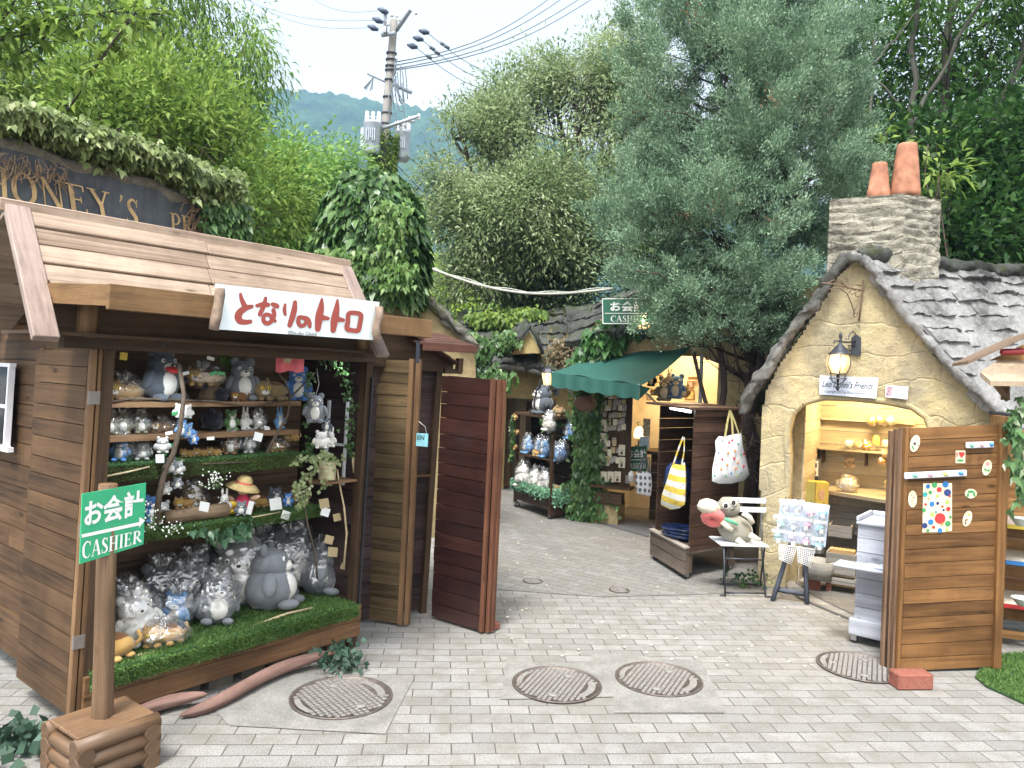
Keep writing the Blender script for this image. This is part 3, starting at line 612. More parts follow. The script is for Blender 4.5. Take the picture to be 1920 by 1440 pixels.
cypress()
# right hand dark trees
leafy_tree('broadleaf_tree', 'dark broad leaved tree behind the chimney on the right', 'tree', (7.0, 10.5), [B(1760, 330, 10, .9, .8, .9), B(1880, 420, 9.4, 1.0, .8, .7), B(1900, 250, 10, .9, .8, .9), B(1790, 460, 9, .7, .6, .4), B(1980, 330, 9.4, .8, .8, 1.4), B(1640, 300, 11.5, .6, .6, .9)], M_DEEP, 1100, 20, .16, .15, .062, .2, .1, bark=M_BARKD, gap=.12, twigs=14)
leafy_tree('maple_tree', 'tall dark maple with thin slanting trunks in the top right corner', 'tree', (6.6, 12), [B(1700, 90, 12, 1.5, 1.2, 1.1), B(1850, 100, 12, 1.5, 1.2, 1.2), B(1620, 180, 12.5, 1.0, 1.0, 1.6), B(1760, 230, 13, 1.4, 1.2, .9), B(1920, 220, 12, 1.2, 1.2, 1.4), B(1780, -20, 11, 1.8, 1.2, .7)], foliage('maple leaves', (.014, .05, .014), (.09, .20, .035), .45, 1.0, tip=(.2, .34, .05)), 1500, 20, .2, .15, .055, .15, .0, bark=M_BARKD, gap=.50, twigs=12, gfreq=1.3)
mb = MB()
for (x0, y0, x1, y1, r, Y) in ((1690, 470, 1720, -40, .06, 10.6), (1700, 250, 1860, -30, .035, 10.2), (1740, 420, 1800, -60, .08, 11.4), (1790, 430, 1930, 40, .07, 11), (1630, 430, 1640, 60, .03, 10.3), (1690, 200, 1560, 60, .02, 10.3), (1640, 120, 1720, 20, .018, 10.3)):
    limb(mb, P(x0, y0, Y), P(x1, y1, Y), r, r*.5, 8, .04, 7)
for x, Y in ((1690, 10.6), (1740, 11.4), (1790, 11)):
    a = P(x, 470 if x == 1690 else 425, Y); limb(mb, (a[0]-.1, a[1], 0), a, .1, .07, 5, .02, 7)
mb.build('slender_trunks', wood('lichen bark', (.03, .028, .024), (.12, .12, .10), .95, 1.2, False), label='group of slender dark trunks rising behind the chimney pots', cat='tree')
leafy_tree('bright_sprig', 'small bright green sprig right behind the chimney pots', 'bush', (5.2, 8.6), [B(1740, 270, 8.6, .35, .3, .35), B(1660, 245, 8.6, .25, .25, .25), B(1760, 330, 8.6, .3, .3, .3)], M_LIME, 60, 16, .1, .15, .05, .15, .05, gap=.3, tr=.03)
# ================================================================== UTILITY POLE
def pole():
    Y = 21.; p0 = P(716, 330, Y); p1 = P(739, 38, Y); bx, bz = p0, p1; d = (p1-p0)/(p1[2]-p0[2]); b = p0-d*p0[2]
    root = thing('utility_pole', 'tall concrete utility pole with grey transformers and sagging wires', 'utility pole', b)
    at = lambda y: P(739-(y-38)*23/292, y, Y)
    mb = MB(); mb.tube([b, p0, p1], [.16, .14, .10], 14); mb.build('pole', plain('weathered concrete pole', (.21, .20, .18), .8, .2, 3), root)
    grey = plain('galvanised steel', (.42, .47, .52), .45, .1, 5, metal=.3); dark = plain('dark insulator boot', (.06, .08, .13), .5); wh = plain('white porcelain', (.75, .76, .78), .3)
    for (x, y0, y1, w, nm) in ((698, 230, 290, 17, 0), (754, 246, 302, 15, 1)):
        c = P(x, (y0+y1)/2, Y-.3+.6*nm); h = (y1-y0)/FL*Y/2; r = w/FL*Y
        t = MB(); t.lathe([(r*.85, -h), (r, -h*.8), (r, h*.85), (r*1.06, h*.9), (r*.9, h), (.01, h*1.04)], c, 20)
        for k in range(-2, 3): t.bx(Fr(c, 0), (k*r*.22-.012, k*r*.22+.012), (-r*1.15, -r*.9), (-h*.3, h*.45))
        t.bx(Fr(c, 0), (-r*1.2, -r*.9), (-.1, .1), (-h*.7, h*.6)); o = t.build('transformer', grey, root)
        t = MB()
        for k in (-1, 0, 1): t.lathe([(.05, 0), (.075, .06), (.05, .1), (.07, .16), (.045, .2), (.05, .28), (.01, .3)], c+np.array([k*.16, 0, h]), 8)
        t.build('bushing', wh, o)
    arm = lambda a, b, r=.05, n=8: MB().tube([P(*a), P(*b)], r, n)
    for a, b, r in (((690, 137, Y), (772, 174, Y), .055), ((744, 56, Y), (771, 16, Y-1), .06), ((717, 241, Y-.3), (785, 218, Y-.6), .05), ((722, 0, Y-.3), (723, 62, Y-.3), .05), ((715, 66, Y-.2), (742, 62, Y-.2), .06)): arm(a, b, r).build('crossarm', grey, root)
    t = MB()
    for y in (100, 112, 124, 132, 150, 182, 212, 232): t = MB(); t.lathe([(.15, -.02), (.15, .02)], at(y), 12); t.build('band', plain('dark steel', (.09, .10, .12), .5), root)
    t = MB()
    for (x, y) in ((718, 20), (708, 38), (699, 52), (795, 55), (784, 68), (773, 82)):
        t = MB(); k = 1 if x < 740 else -1; a, c = P(x-10, y-3*k-1, Y-.4), P(x+10, y+3*k*(-1 if k < 0 else 0)+4, Y-.4); t.tube([a, (a+c)/2, c], [.025, .085, .04], 6); t.build('insulator_boot', dark, root)
    for (x, y) in ((735, 26), (745, 27), (728, 43), (721, 56), (750, 34), (762, 20), (780, 22), (775, 224), (768, 225), (785, 220), (742, 235), (752, 238), (760, 233)): t = MB(); t.lathe([(.03, -.08), (.055, -.05), (.03, 0), (.055, .05), (.03, .09)], P(x, y, Y-.35), 8); t.build('insulator', wh, root)
    t = MB()
    def wire(a, b, sag=.3, r=.012, n=10):
        a, b = np.array(a), np.array(b); t.tube([a+(b-a)*i/n-np.array([0, 0, sag*math.sin(math.pi*i/n)]) for i in range(n+1)], r, 4)
    for (x1, y1) in ((1060, -25), (1085, -25), (1110, -18), (1120, -8)): wire(at(118+(x1-1060)*.25), P(x1, y1, 27), .5, .016)
    for a, b in (((708, 20), (560, -20)), ((700, 38), (440, -10)), ((692, 52), (470, 5))): wire(P(a[0], a[1], Y), P(b[0], b[1], 24), .3, .007)
    for (x, y) in ((795, 55), (784, 68), (773, 82)): wire(P(x+5, y+5, Y-.4), P(x+150, y+90, 26), .2, .012)
    for (x, y) in ((815, 96), (806, 88), (800, 104), (826, 80), (833, 85)): t.tube([P(x, y, Y+.3), P(x+9, y+6, Y+.4)], .05, 5)
    for k in range(16):
        x = rnd.uniform(738, 770); y = rnd.uniform(95, 175); a = P(x-10, y, Y-.2); b_ = P(x+rnd.uniform(-15, 12), y+rnd.uniform(25, 70), Y-.3); wire(a, b_, rnd.uniform(-.3, .4), .014, 6)
    for (a, b_) in (((760, 290), (930, 385)), ((745, 310), (880, 420)), ((790, 300), (800, 350)), ((745, 330), (900, 430))): wire(P(*a, Y), P(*b_, 26), .2, .018)
    for k in range(7): x = 684+rnd.uniform(0, 18); wire(P(700, 145, Y), P(x-4, 165+k, Y), 0, .01, 3)
    t.build('wires', plain('wire', (.12, .15, .18), .6), root)
    # creeper on the pole
    n = 2600; yy = NR.uniform(250, 440, n); an = NR.uniform(0, 6.28, n); rr = .2+.14*NR.random(n)
    ps = np.array([at(y)+np.array([math.cos(a)*r, math.sin(a)*r, 0]) for y, a, r in zip(yy, an, rr)]); ds = np.stack([np.cos(an), np.sin(an), -.3+0*an], 1)+unit(n)*.5
    leaf_obj('pole_creeper', M_LIME, ps, ds, unit(n)+np.array([0, 0, .6]), .14, .09, None, .2, label='lime green creeper climbing the lower part of the utility pole', cat='creeper')
    n = 500; t_ = NR.random(n); ps = np.array([P(740+t*70, 350+t*62+NR.normal()*10, Y-1) for t in t_]); leaf_obj('hanging_creeper', M_LIME, ps, unit(n)+np.array([.3, 0, -.7]), unit(n), .16, .08, None, .2, label='lime creeper branch arching right from the utility pole', cat='creeper')
pole()
# rope across the lane
mb = MB(); a, b = P(780, 492, 9.5), P(1150, 541, 9.5)
pts = [P(780+(1150-780)*t, 492+49*t+26*math.sin(math.pi*t)*(1-.1*t)+ (6*math.sin(math.pi*t)), 9.5) for t in np.linspace(0, 1, 24)]
mb.tube(pts, .016, 8); mb.tube([p+np.array([.0, -.01, .02+.012*math.sin(i*1.3)]) for i, p in enumerate(pts)], .006, 5)
mb.build('rope', plain('pale rope', (.5, .52, .46), .8), label='thick pale rope sagging across the lane in front of the trees', cat='rope')
# ================================================================== LEFT STALL
AZ = 51.34
A = Fr((-.929-.62469*1.555, 4.659-.78087*1.555), AZ, .03)     # x=0 left front corner, x=1.555 right front corner
def ap(x, y, d=0): return A.px(x, y, d)
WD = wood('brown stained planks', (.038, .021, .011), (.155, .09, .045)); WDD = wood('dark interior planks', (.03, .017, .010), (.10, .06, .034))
WR = wood('sun bleached roof planks', (.20, .135, .092), (.50, .39, .30), .55); WE = wood('pale batten', (.10, .055, .028), (.28, .165, .085)); WF = wood('golden fascia board', (.10, .056, .025), (.27, .16, .075))
WO = wood('olive brown planks', (.055, .038, .020), (.20, .14, .072)); WM_ = wood('reddish mahogany planks', (.022, .009, .008), (.07, .028, .022), .28, .9, False, stain=(.022, .012, .011), spec=.6); WP = wood('purple brown planks', (.02, .012, .012), (.075, .045, .042), .5)
LOGB = wood('log bark', (.10, .065, .04), (.30, .21, .13), .85, 1.3, True); LOGE = wood('cut log', (.10, .055, .028), (.30, .185, .10), .6)
L = 1.555; DP = .62
stall = thing('toy_stall', 'brown wooden toy stall with pitched plank roof filling the left side', 'market stall', A(0, 0, 0), math.radians(AZ))
# side wall seen from outside, behind the folded door
mb = MB(); SW = Fr(A(0, 0, 0), AZ+90, 0)     # x runs away along the left side
def sfn(x, y, z): return A(-y, x, z)
mb.planks(lambda x, y, z: A(0-y, x, z), (.02, 2.2), (.12, 1.79), -.02, 15, .02, jy=.006, split=.3); mb.bx(A, (.021, .03), (.02, 2.2), (.12, 1.9))
# gable part above
gz = [(.2, 2.3), (2.2, 2.3)]
for i in range(6):
    z0, z1 = 1.79+i*.095, 1.88+i*.095; xs = max(-.2+(z0-1.8)*.72, -.1)
    mb.bx(lambda x, y, z: A(-.0-y, x, z), (xs+.1, 1.9-(z0-1.8)*.9), (-.02, .0), (z0, z1-.004))
mb.build('side_wall', WD, stall)
mb = MB(); mb.planks(A, (.0, L), (.25, 2.0), DP, 16, .02, jy=.004); mb.bx(A, (.0, L), (DP+.021, DP+.03), (.2, 2.1)); mb.build('back_wall', wood('honey inside planks', (.07, .042, .024), (.24, .155, .095)), stall)
mb = MB(); mb.planks(lambda x, y, z: A(L-.02+y, x, z), (.0, DP), (.2, 1.95), 0, 16, .02); mb.bx(lambda x, y, z: A(L-.02+y, x, z), (0, DP), (.021, .03), (.2, 1.95)); mb.build('right_wall', WP, stall)
mb = MB()
for x in (-.02, L-.03): mb = MB(); mb.bx(A, (x, x+.05), (-.03, .03), (.0 if x > 0 else .1, 1.8)); mb.build('corner_post', WDD, stall)
mb = MB(); mb.bx(A, (L+.0, L+.012), (-.05, -.035), (.16, 1.66)); mb.build('black_rail', plain('black metal', (.015, .015, .018), .4), stall)
mb = MB(); mb.planks(A, (-.02, L+.02), (.075, .27), -.05, 2, .025, jy=.002); mb.build('counter_front', wood('counter boards', (.07, .036, .018), (.26, .145, .07)), stall)
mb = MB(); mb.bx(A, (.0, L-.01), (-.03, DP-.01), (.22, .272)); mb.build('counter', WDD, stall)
mb = MB()
for i in range(8): mb.bx(A, (.06+i*.19, .2+i*.19), (.02, .12), (0, .07))
mb.build('footing_bricks', plain('grimy block', (.12, .11, .09), .9, .3), stall)
for (z, x0, x1, d) in ((1.466, .03, 1.30, .30), (1.292, .03, 1.30, .30), (1.148, .03, 1.30, .26), (.815, .03, 1.43, .16)):
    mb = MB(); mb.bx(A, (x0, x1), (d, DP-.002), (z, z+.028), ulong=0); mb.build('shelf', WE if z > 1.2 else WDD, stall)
# header beams under the roof
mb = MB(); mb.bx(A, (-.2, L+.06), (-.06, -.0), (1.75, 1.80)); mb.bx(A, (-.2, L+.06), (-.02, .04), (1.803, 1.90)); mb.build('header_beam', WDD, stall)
# roof: front slope, eave at y=-.2 z=1.79, ridge at y=.2 z=2.35
X0, X1 = -.385, 1.50
def roof(x, y, z):   # x along, z up the slope 0..1, y thickness outward
    ya, za = -.2+.40*z, 1.80+.55*z; return A(x+.03*(1-z)*0, ya, za)+(A.b*(.55)*-1+np.array([0, 0, .40]))/.68*(-y)
mb = MB(); SL = .68
lo = [(.40, .545), (.55, .70), (.705, .85), (.855, 1.0)]
for i, (a, b) in enumerate(lo):
    y = -.018-.006*(i % 2); xs = ap(395, 480, 0)[0]+.0
    for (xa, xb) in ((X0+.1, xs+.02*i), (xs+.003+.02*i, X1-.07)): mb.bx(roof, (xa, xb), (y, 0), (a*1., b-.006), ulong=0)
mb.build('roof', WR, stall, bevel=.004)
for q_ in (((X0, X0+.10), (-.035, .0), (-.06, 1.0)), ((X1-.075, X1+.02), (-.03, .0), (-.04, .97))): mb = MB(); mb.bx(roof, *q_, ulong=2); mb.build('barge_board', wood('weathered barge board', (.15, .105, .085), (.40, .31, .27), .5), stall, bevel=.004)
mb = MB(); mb.bx(A, (X0-.02, X1+.02), (.17, .235), (2.335, 2.39)); mb.build('ridge_board', WR, stall, bevel=.004)
mb = MB()
for i in range(10):
    z0, z1 = i*.1, i*.1+.098
    mb.bx(lambda x, y, z: A(x, .235+1.0*z, 2.33-.50*z)+np.array([0, 0, y]), (X0+.02, X1), (0, .02), (z0, z1), ulong=0)
mb.build('rear_roof', WR, stall)
mb = MB(); mb.bx(A, (X0+.02, X1), (-.16, .18), (1.80, 1.815)); mb.build('roof_lining', WDD, stall)
# awning flap: board top sloping a little, fascia in front
fzt, fzb = 2.005, 1.905
xa0 = ap(200, 543, -.45)[0]; xa1 = ap(806, 600, -.45)[0]
mb = MB(); bl = roof(X0+.09, -.02, .38); 
mb.add([A(X0+.10, -.10, 2.035), A(xa0, -.45, fzt), A(xa1-.05, -.45, fzt), A(X1-.05, -.10, 2.035), A(X0+.10, -.10, 2.02), A(xa0, -.45, fzt-.015), A(xa1-.05, -.45, fzt-.015), A(X1-.05, -.10, 2.02)], [(0, 1, 2, 3), (7, 6, 5, 4), (0, 4, 5, 1), (1, 5, 6, 2), (2, 6, 7, 3)], [[(0, 0), (0, .4), (1.8, .4), (1.8, 0)]]*5)
mb.build('awning_top', WR, stall)
mb = MB(); mb.bx(A, (xa0, xa1), (-.475, -.45), (fzb, fzt+.004), ulong=0); mb.build('fascia', WF, stall, bevel=.003)
mb = MB(); e0, e1 = A(X0+.085, -.06, 2.02), A(xa0, -.46, fzt); mb.bx(lambda x, y, z: e0+(e1-e0)*x+np.array([0, 0, z])+A.a*y, (0, 1), (0, .02), (-.085, .0), ulong=0); mb.build('side_fascia', WF, stall)
for x in (-.13, 1.42): mb = MB(); mb.tube([A(x, -.1, 1.80), A(x, -.1, 2.0)], .043, 10); mb.build('log_strut', LOGE, stall)
mb = MB(); mb.bx(A, (X0+.1, xa1-.2), (-.1, -.08), (1.80, 2.0), ulong=0); mb.build('under_board', WDD, stall)
# window on the side wall (white frame at the picture's left edge)
sx = lambda px, py: (lambda v: (float(v@A.b), float(v[2])))(  # intersect side plane
    (lambda r: CAM + r*(np.dot(A.o-A.a*.03-CAM, A.a)/np.dot(r, A.a)))(ray(px, py))-A.o)
wfr = lambda x, y, z: A(-.035-y, x, z)
(w0, z0), (w1, z1) = sx(12, 688), sx(6, 838); wc = (w0+w1)/2
win = MB()
for (a, b, c, d) in ((wc, wc+.02, z1, z0), (wc+.40, wc+.42, z1, z0), (wc-.01, wc+.43, z0, z0+.02), (wc+.02, wc+.40, (z0+z1)/2-.008, (z0+z1)/2+.008), (wc-.05, wc+.45, z1-.025, z1)): win.bx(wfr, (a, b), (0, .03), (c, d))
wo = win.build('window', plain('white paint', (.75, .76, .8), .5, .05), stall); mb = MB(); mb.bx(wfr, (wc+.02, wc+.40), (-.005, .005), (z1, z0)); mb.build('pane', plain('dark window glass', (.02, .025, .03), .08), wo)
# folded door standing against the side wall
def door(name, parent, fr, x0, x1, z0, z1, n, m, me, th=.035, edges=(1, 1), battens=(), second=None):
    """plank leaf with upright battens at its edges"""
    mb = MB(); mb.planks(fr, (x0, x1), (z0, z1), 0, n, .018, jy=.0025); o = mb.build(name, m, parent)
    for i, (xa, xb) in enumerate(((x0-.012, x0+.028), (x1-.028, x1+.012))):
        if edges[i]: mb = MB(); mb.bx(fr, (xa, xb), (.0185, th+.02), (z0-.005, z1+.005), ulong=2); mb.build('edge_batten', me, o)
    mb = MB()
    for z in (z0+.1, (z0+z1)/2, z1-.1): mb.bx(fr, (x0+.03, x1-.03), (.0185, th+.012), (z-.03, z+.03), ulong=0)
    mb.build('cross_batten', me, o); return o
# side door frame: x runs from far (left) to near (right)
c0, c1 = A(-.035, .03, 0), A(-.035, .66, 0)
SD = Fr(tuple(A(-.06, .64, 0)), AZ-90, .0)
v = lambda x, y, z: A(-.065+y, .62-x, z)
dl = door('door', stall, v, 0, .60, .10, 1.745, 19, WD, WE)
mb = MB(); mb.bx(v, (.602, .64), (0, .022), (.09, 1.75), ulong=2); mb.build('edge_batten', WE, dl)
mb = MB(); mb.bx(v, (.60, .64), (.03, .055), (.09, 1.75), ulong=2); mb.build('edge_batten', WE, dl)
mb = MB()
for z in (.4, .9, 1.5): mb = MB(); mb.bx(v, (.625, .645), (-.003, .057), (z, z+.06)); mb.build('hinge', plain('steel hinge', (.22, .20, .18), .5, metal=.6), dl)
# right wall window bars, vines
mb = MB(); rf = lambda x, y, z: A(L-.025-y, x, z)
for (a, b, c, d) in ((.30, .32, .98, 1.50), (.12, .135, .98, 1.50), (.12, .32, 1.22, 1.235)): mb.bx(rf, (a, b), (0, .015), (c, d))
mb.build('window_bars', plain('white paint', (.75, .76, .8)), stall)
# ---------------- sign on the fascia
sg = thing('shop_sign', 'long white sign with rust red Japanese lettering and log ends', 'sign', A(.8, -.5, 1.7), math.radians(AZ))
D = -.502; cq = lambda x, y: (380+x/3.692, 500+y/3.692)
def sp(x, y, off=0): p = cq(x, y); return A.w(p[0], p[1], D-off)
mb = MB(); c4 = [(95, 117), (1225, 245), (1180, 508), (95, 433)]
mb.add([sp(*p) for p in c4]+[sp(*p)+A.b*.012 for p in c4], [(3, 2, 1, 0), (4, 5, 6, 7), (0, 1, 5, 4), (1, 2, 6, 5), (2, 3, 7, 6), (3, 0, 4, 7)]); mb.build('board', plain('white sign board', (.72, .80, .82), .35, .03), sg)
st = [[(262, 190, 18), (270, 225, 26), (290, 272, 34)], [(340, 276, 24), (300, 286, 34), (258, 315, 42), (246, 350, 44), (262, 378, 38), (300, 384, 30), (330, 380, 26)],
 [(376, 270, 22), (415, 262, 30), (452, 264, 28)], [(436, 218, 20), (424, 268, 28), (396, 330, 26)], [(484, 260, 24), (502, 268, 32), (516, 274, 28)], [(490, 302, 26), (496, 330, 26), (492, 350, 26)], ['c', (446, 330, 24), (478, 348, 24), (474, 380, 26), (444, 392, 28), (422, 374, 26), (424, 344, 24)], [(480, 352, 20), (502, 376, 20)],
 [(640, 247, 26), (634, 300, 34), (618, 360, 34), (602, 406, 28)], [(572, 262, 16), (566, 300, 22), (572, 330, 18)],
 ['c', (668, 352, 24), (700, 352, 22), (718, 376, 22), (704, 404, 24), (678, 408, 26), (664, 386, 26)], [(690, 352, 26), (724, 362, 30), (740, 390, 26), (742, 416, 20)],
 [(826, 224, 14), (820, 280, 36), (806, 350, 46), (797, 432, 34)], [(824, 352, 34), (866, 358, 24)], [(934, 232, 14), (928, 292, 34), (914, 362, 44), (904, 440, 32)], [(930, 362, 34), (972, 370, 24)],
 ['c', (1012, 326, 28), (1054, 320, 28), (1096, 334, 28), (1090, 390, 28), (1076, 440, 30), (1034, 440, 28), (1000, 428, 30), (1006, 380, 28)]]
st = [([s_[0]] if isinstance(s_[0], str) else [])+[(p[0], p[1], p[2]*1.16) for p in s_ if not isinstance(p, str)] for s_ in st]
mb = MB(); strokes_mesh(mb, st, lambda x, y, o: sp(x, y, o+.001)); mb.build('lettering', plain('rust red paint', (.30, .055, .04), .6, .05), sg)
mb = MB(); text_px(mb, '©Studio Ghibli', [cq(590, 441), cq(790, 456), cq(788, 484), cq(588, 470)], A, D-.002, .01); mb.build('small_print', plain('dark grey print', (.09, .10, .12)), sg)
for pts in ([(120, 150), (118, 200), (108, 270), (92, 350), (76, 436)], [(1222, 276), (1222, 340), (1204, 400), (1200, 460), (1214, 520)]):
    mb = MB(); mb.tube([sp(x, y, .03) for x, y in pts], [.021, .022, .021, .023, .021], 10, wob=.05); mb.build('log_end', plain('grey bark stick', (.22, .16, .12), .9, .35, 30, .4), sg)
# ---------------- board with a gilded name behind the stall
HW = 1.3
hp = lambda x, y, d=HW: A.w(x, y, d)
nb = thing('name_board', 'dark slate name board with flaking gold letters under a mat of ivy', 'sign', A(.8, HW, 0), math.radians(AZ))
hx = lambda x, y: ap(x, y, HW)
top = [hx(x, y) for x, y in ((-60, 262), (60, 290), (140, 318), (215, 335), (300, 358), (345, 378), (440, 392), (448, 440))]
out = top+[(top[-1][0], 1.9), (top[0][0], 1.9)]
mb = MB(); mb.prism(out, lambda x, d, z: A(x, HW+d, z), .22)
t = NT('weathered slate paint'); o = t.obj(); f = t.noise(o, 4, 6, .7); st1 = t.noise(t.mapping(o, (9, 9, 1.2)), 1, 5, .7); c = t.ramp(t.math('ADD', t.math('MULTIPLY', f, .5), t.math('MULTIPLY', st1, .5)), [(.38, (.025, .03, .038)), (.6, (.075, .09, .105))]); c = t.mix(t.ramp(t.noise(o, 16, 6, .75), [(.62, 0.), (.68, .6)]), c, (.33, .33, .27)); t.col(c); t.b.inputs['Roughness'].default_value = .7; t.bump(f, .3, .02)
mb.build('board', t.m, nb)
mb = MB()
def hfn(q): return lambda u, v, o: A.w(*bil(q, u, v), HW-.002-o*2)
serif_text(mb, 'HONEY', hfn([(-30, 306), (208, 362), (220, 414), (-28, 371)]), 1.0)
mb.build('letters', plain('flaking gold leaf', (.42, .29, .13), .5, .35, 14), nb); mb = MB(); serif_text(mb, "'", hfn([(222, 364), (234, 368), (232, 422), (222, 420)]), 1.0); mb.build('letters', MATS['flaking gold leaf'], nb); mb = MB(); serif_text(mb, 'S', hfn([(236, 369), (262, 377), (262, 428), (236, 423)]), 1.0)
mb.build('letters', MATS['flaking gold leaf'], nb); mb = MB(); serif_text(mb, 'PR', hfn([(318, 398), (364, 408), (366, 444), (320, 437)]), 1.0)
mb.build('letters', plain('flaking gold leaf', (.42, .29, .13), .5, .35, 14), nb)
mb = MB()
cap = [A(x, HW+.05, z+.02) for x, z in top[:7]]; mb.tube(*fine(cap, [.055]*len(cap), .05), 10); rough(mb, .03, 9); mb.build('coping', stone('lichened coping', (.26, .25, .2), (.16, .15, .12), (.06, .055, .045), crack=False), nb)
def ivy_patch(name, label, pts_fn, n, size, m=M_IVY, cat='ivy', parent=None, droop=.35, out=None, thick=.06):
    ps, ds, ns = [], [], []
    for i in range(n):
        p, o = pts_fn(); p = np.array(p)+np.array(o)*rnd.uniform(0, thick); ps.append(p); ds.append(np.array([rnd.gauss(0, .6), rnd.gauss(0, .5), -.9+rnd.gauss(0, .4)])+np.array(o)*.6); ns.append(np.array(o)+unit(1)[0]*.55)
    sz = NR.uniform(.6, 1.3, n)*size; ps, ds, ns = map(np.array, (ps, ds, ns)); ds /= np.linalg.norm(ds, axis=1)[:, None]; sdv = np.cross(ds, ns); sdv /= np.linalg.norm(sdv, axis=1)[:, None]+1e-9
    P3 = np.concatenate([ps]*3); D3 = np.concatenate([ds, ds*.45+sdv*.9, ds*.45-sdv*.9]); N3 = np.concatenate([ns]*3); S3_ = np.concatenate([sz, sz*.62, sz*.62])
    return leaf_obj(name, m, P3, D3, N3, S3_, S3_*.62, parent, droop, label=label, cat=cat)
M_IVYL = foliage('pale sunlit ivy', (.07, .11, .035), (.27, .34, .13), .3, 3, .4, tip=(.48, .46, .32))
def capivy():
    t = rnd.random(); i = int(t*6); f = t*6-i; x = top[i][0]*(1-f)+top[i+1][0]*f; z = top[i][1]*(1-f)+top[i+1][1]*f; dn = abs(rnd.gauss(0, .05+.05*(i > 4))); return A(x, HW-.04+rnd.uniform(-.06, .25), z+.14-dn*.8+rnd.uniform(-.02, .09)), (A.b*-.8+np.array([0, 0, .7]))
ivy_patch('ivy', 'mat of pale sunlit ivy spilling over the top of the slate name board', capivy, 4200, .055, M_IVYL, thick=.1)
def endivy(): p = (rnd.uniform(405, 455), rnd.uniform(385, 470)); return A.w(p[0]-rnd.random()**3*40, p[1], HW-.03), -A.b
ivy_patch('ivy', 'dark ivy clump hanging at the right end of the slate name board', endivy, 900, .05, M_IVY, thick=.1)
mb = MB()
for i in range(150):
    x, y = rnd.uniform(355, 440), rnd.uniform(375, 460); a = A.w(x, y, HW-.02); b = A.w(x+rnd.uniform(-22, 18), y+rnd.uniform(5, 50), HW-.03-rnd.uniform(0, .04)); mb.tube([a, (a+b)/2+np.array([rnd.uniform(-.02, .02), 0, rnd.uniform(-.02, .02)]), b], .004, 4, cap=False)
for i in range(70):
    x = rnd.uniform(-20, 130); y = 290+x*.2+rnd.uniform(-10, 20); a = A.w(x, y, HW-.05); b = A.w(x+rnd.uniform(-20, 20), y+rnd.uniform(5, 45), HW-.06); mb.tube([a, (a+b)/2+np.array([rnd.uniform(-.03, .03), 0, rnd.uniform(-.02, .02)]), b], .003, 4, cap=False)
mb.build('dry_vines', plain('dry vine', (.20, .135, .08), .9, .4, 20), label='tangle of dry brown vine stems clinging to the name board', cat='vine', kind='stuff')
# ================================================================== SECOND STALL (brown doors)
Bo = G(752, 1165); Bf = Fr(Bo, 38, .035)
s2 = thing('wooden_stall', 'purple brown wooden stall with its tiled porch roof between two folding doors', 'market stall', Bo, math.radians(38))
mb = MB(); mb.planks(Bf, (-.28, .24), (.02, 1.84), .10, 22, .02, jy=.003); mb.build('front_wall', WP, s2)
mb = MB(); mb.planks(lambda x, y, z: Bf(.22+y, x, z), (.12, .75), (.02, 1.80), 0, 20, .02); mb.build('side_wall', WP, s2)
mb = MB(); mb.bx(Bf, (.20, .245), (.07, .12), (.0, 1.82), ulong=2); mb.build('corner_post', WDD, s2)
mb = MB(); mb.bx(Bf, (-.05, .16), (.0, .1), (.98, .992)); mb.build('ledge', WD, s2)
# dark gable field and small roof
mb = MB(); mb.prism([Bf.px(x, y, .05) for x, y in ((640, 585), (700, 575), (758, 600), (850, 675), (850, 700), (640, 680))], lambda x, d, z: Bf(x, .05+d, z), .04); mb.build('gable', WDD, s2)
RT = wood('dark red roof boards', (.04, .016, .012), (.15, .065, .045), .4); mb = MB()
rk = [Bf.px(x, y, -.02) for x, y in ((690, 578), (852, 682))]
for i in range(9):
    f0, f1 = i/9, (i+1)/9+.03; a = [rk[0][k]+(rk[1][k]-rk[0][k])*f0 for k in (0, 1)]; b = [rk[0][k]+(rk[1][k]-rk[0][k])*f1 for k in (0, 1)]
    mb.add([Bf(a[0], -.06, a[1]+.012), Bf(b[0], -.06, b[1]+.02), Bf(b[0], .7, b[1]+.02), Bf(a[0], .7, a[1]+.012), Bf(a[0], -.06, a[1]-.0), Bf(b[0], -.06, b[1]+.004), Bf(b[0], .7, b[1]+.004), Bf(a[0], .7, a[1])], [(0, 1, 2, 3), (7, 6, 5, 4), (0, 4, 5, 1), (1, 5, 6, 2), (3, 2, 6, 7)], [[(0, 0), (0, .1), (.8, .1), (.8, 0)]]*5)
mb.build('roof', RT, s2)
mb = MB(); pc = [Bf.px(x, y, -.1) for x, y in ((790, 640), (890, 652))]
for i in range(6):
    a = i/6; mb.bx(lambda x, y, z: Bf(pc[0][0]+(pc[1][0]-pc[0][0])*x, -.12+.5*y, pc[0][1]-.02+.09*y+z), (-.05, 1.02), (a, a+.175), (.0+.002*i, .014+.002*i), ulong=0)
mb.bx(Bf, (pc[0][0], pc[1][0]+.0), (-.13, -.12), (pc[0][1]-.06, pc[0][1]-.01), ulong=0); mb.build('porch_roof', RT, s2)
mb = MB(); q0 = Bf.px(862, 672, -.05); mb.bx(Bf, (q0[0]-.02, q0[0]+.02), (-.07, -.03), (q0[1]-.10, q0[1]), ulong=2); mb.bx(Bf, (q0[0]-.12, q0[0]+.02), (-.06, -.03), (q0[1]-.11, q0[1]-.075), ulong=0); mb.build('bracket', WDD, s2)
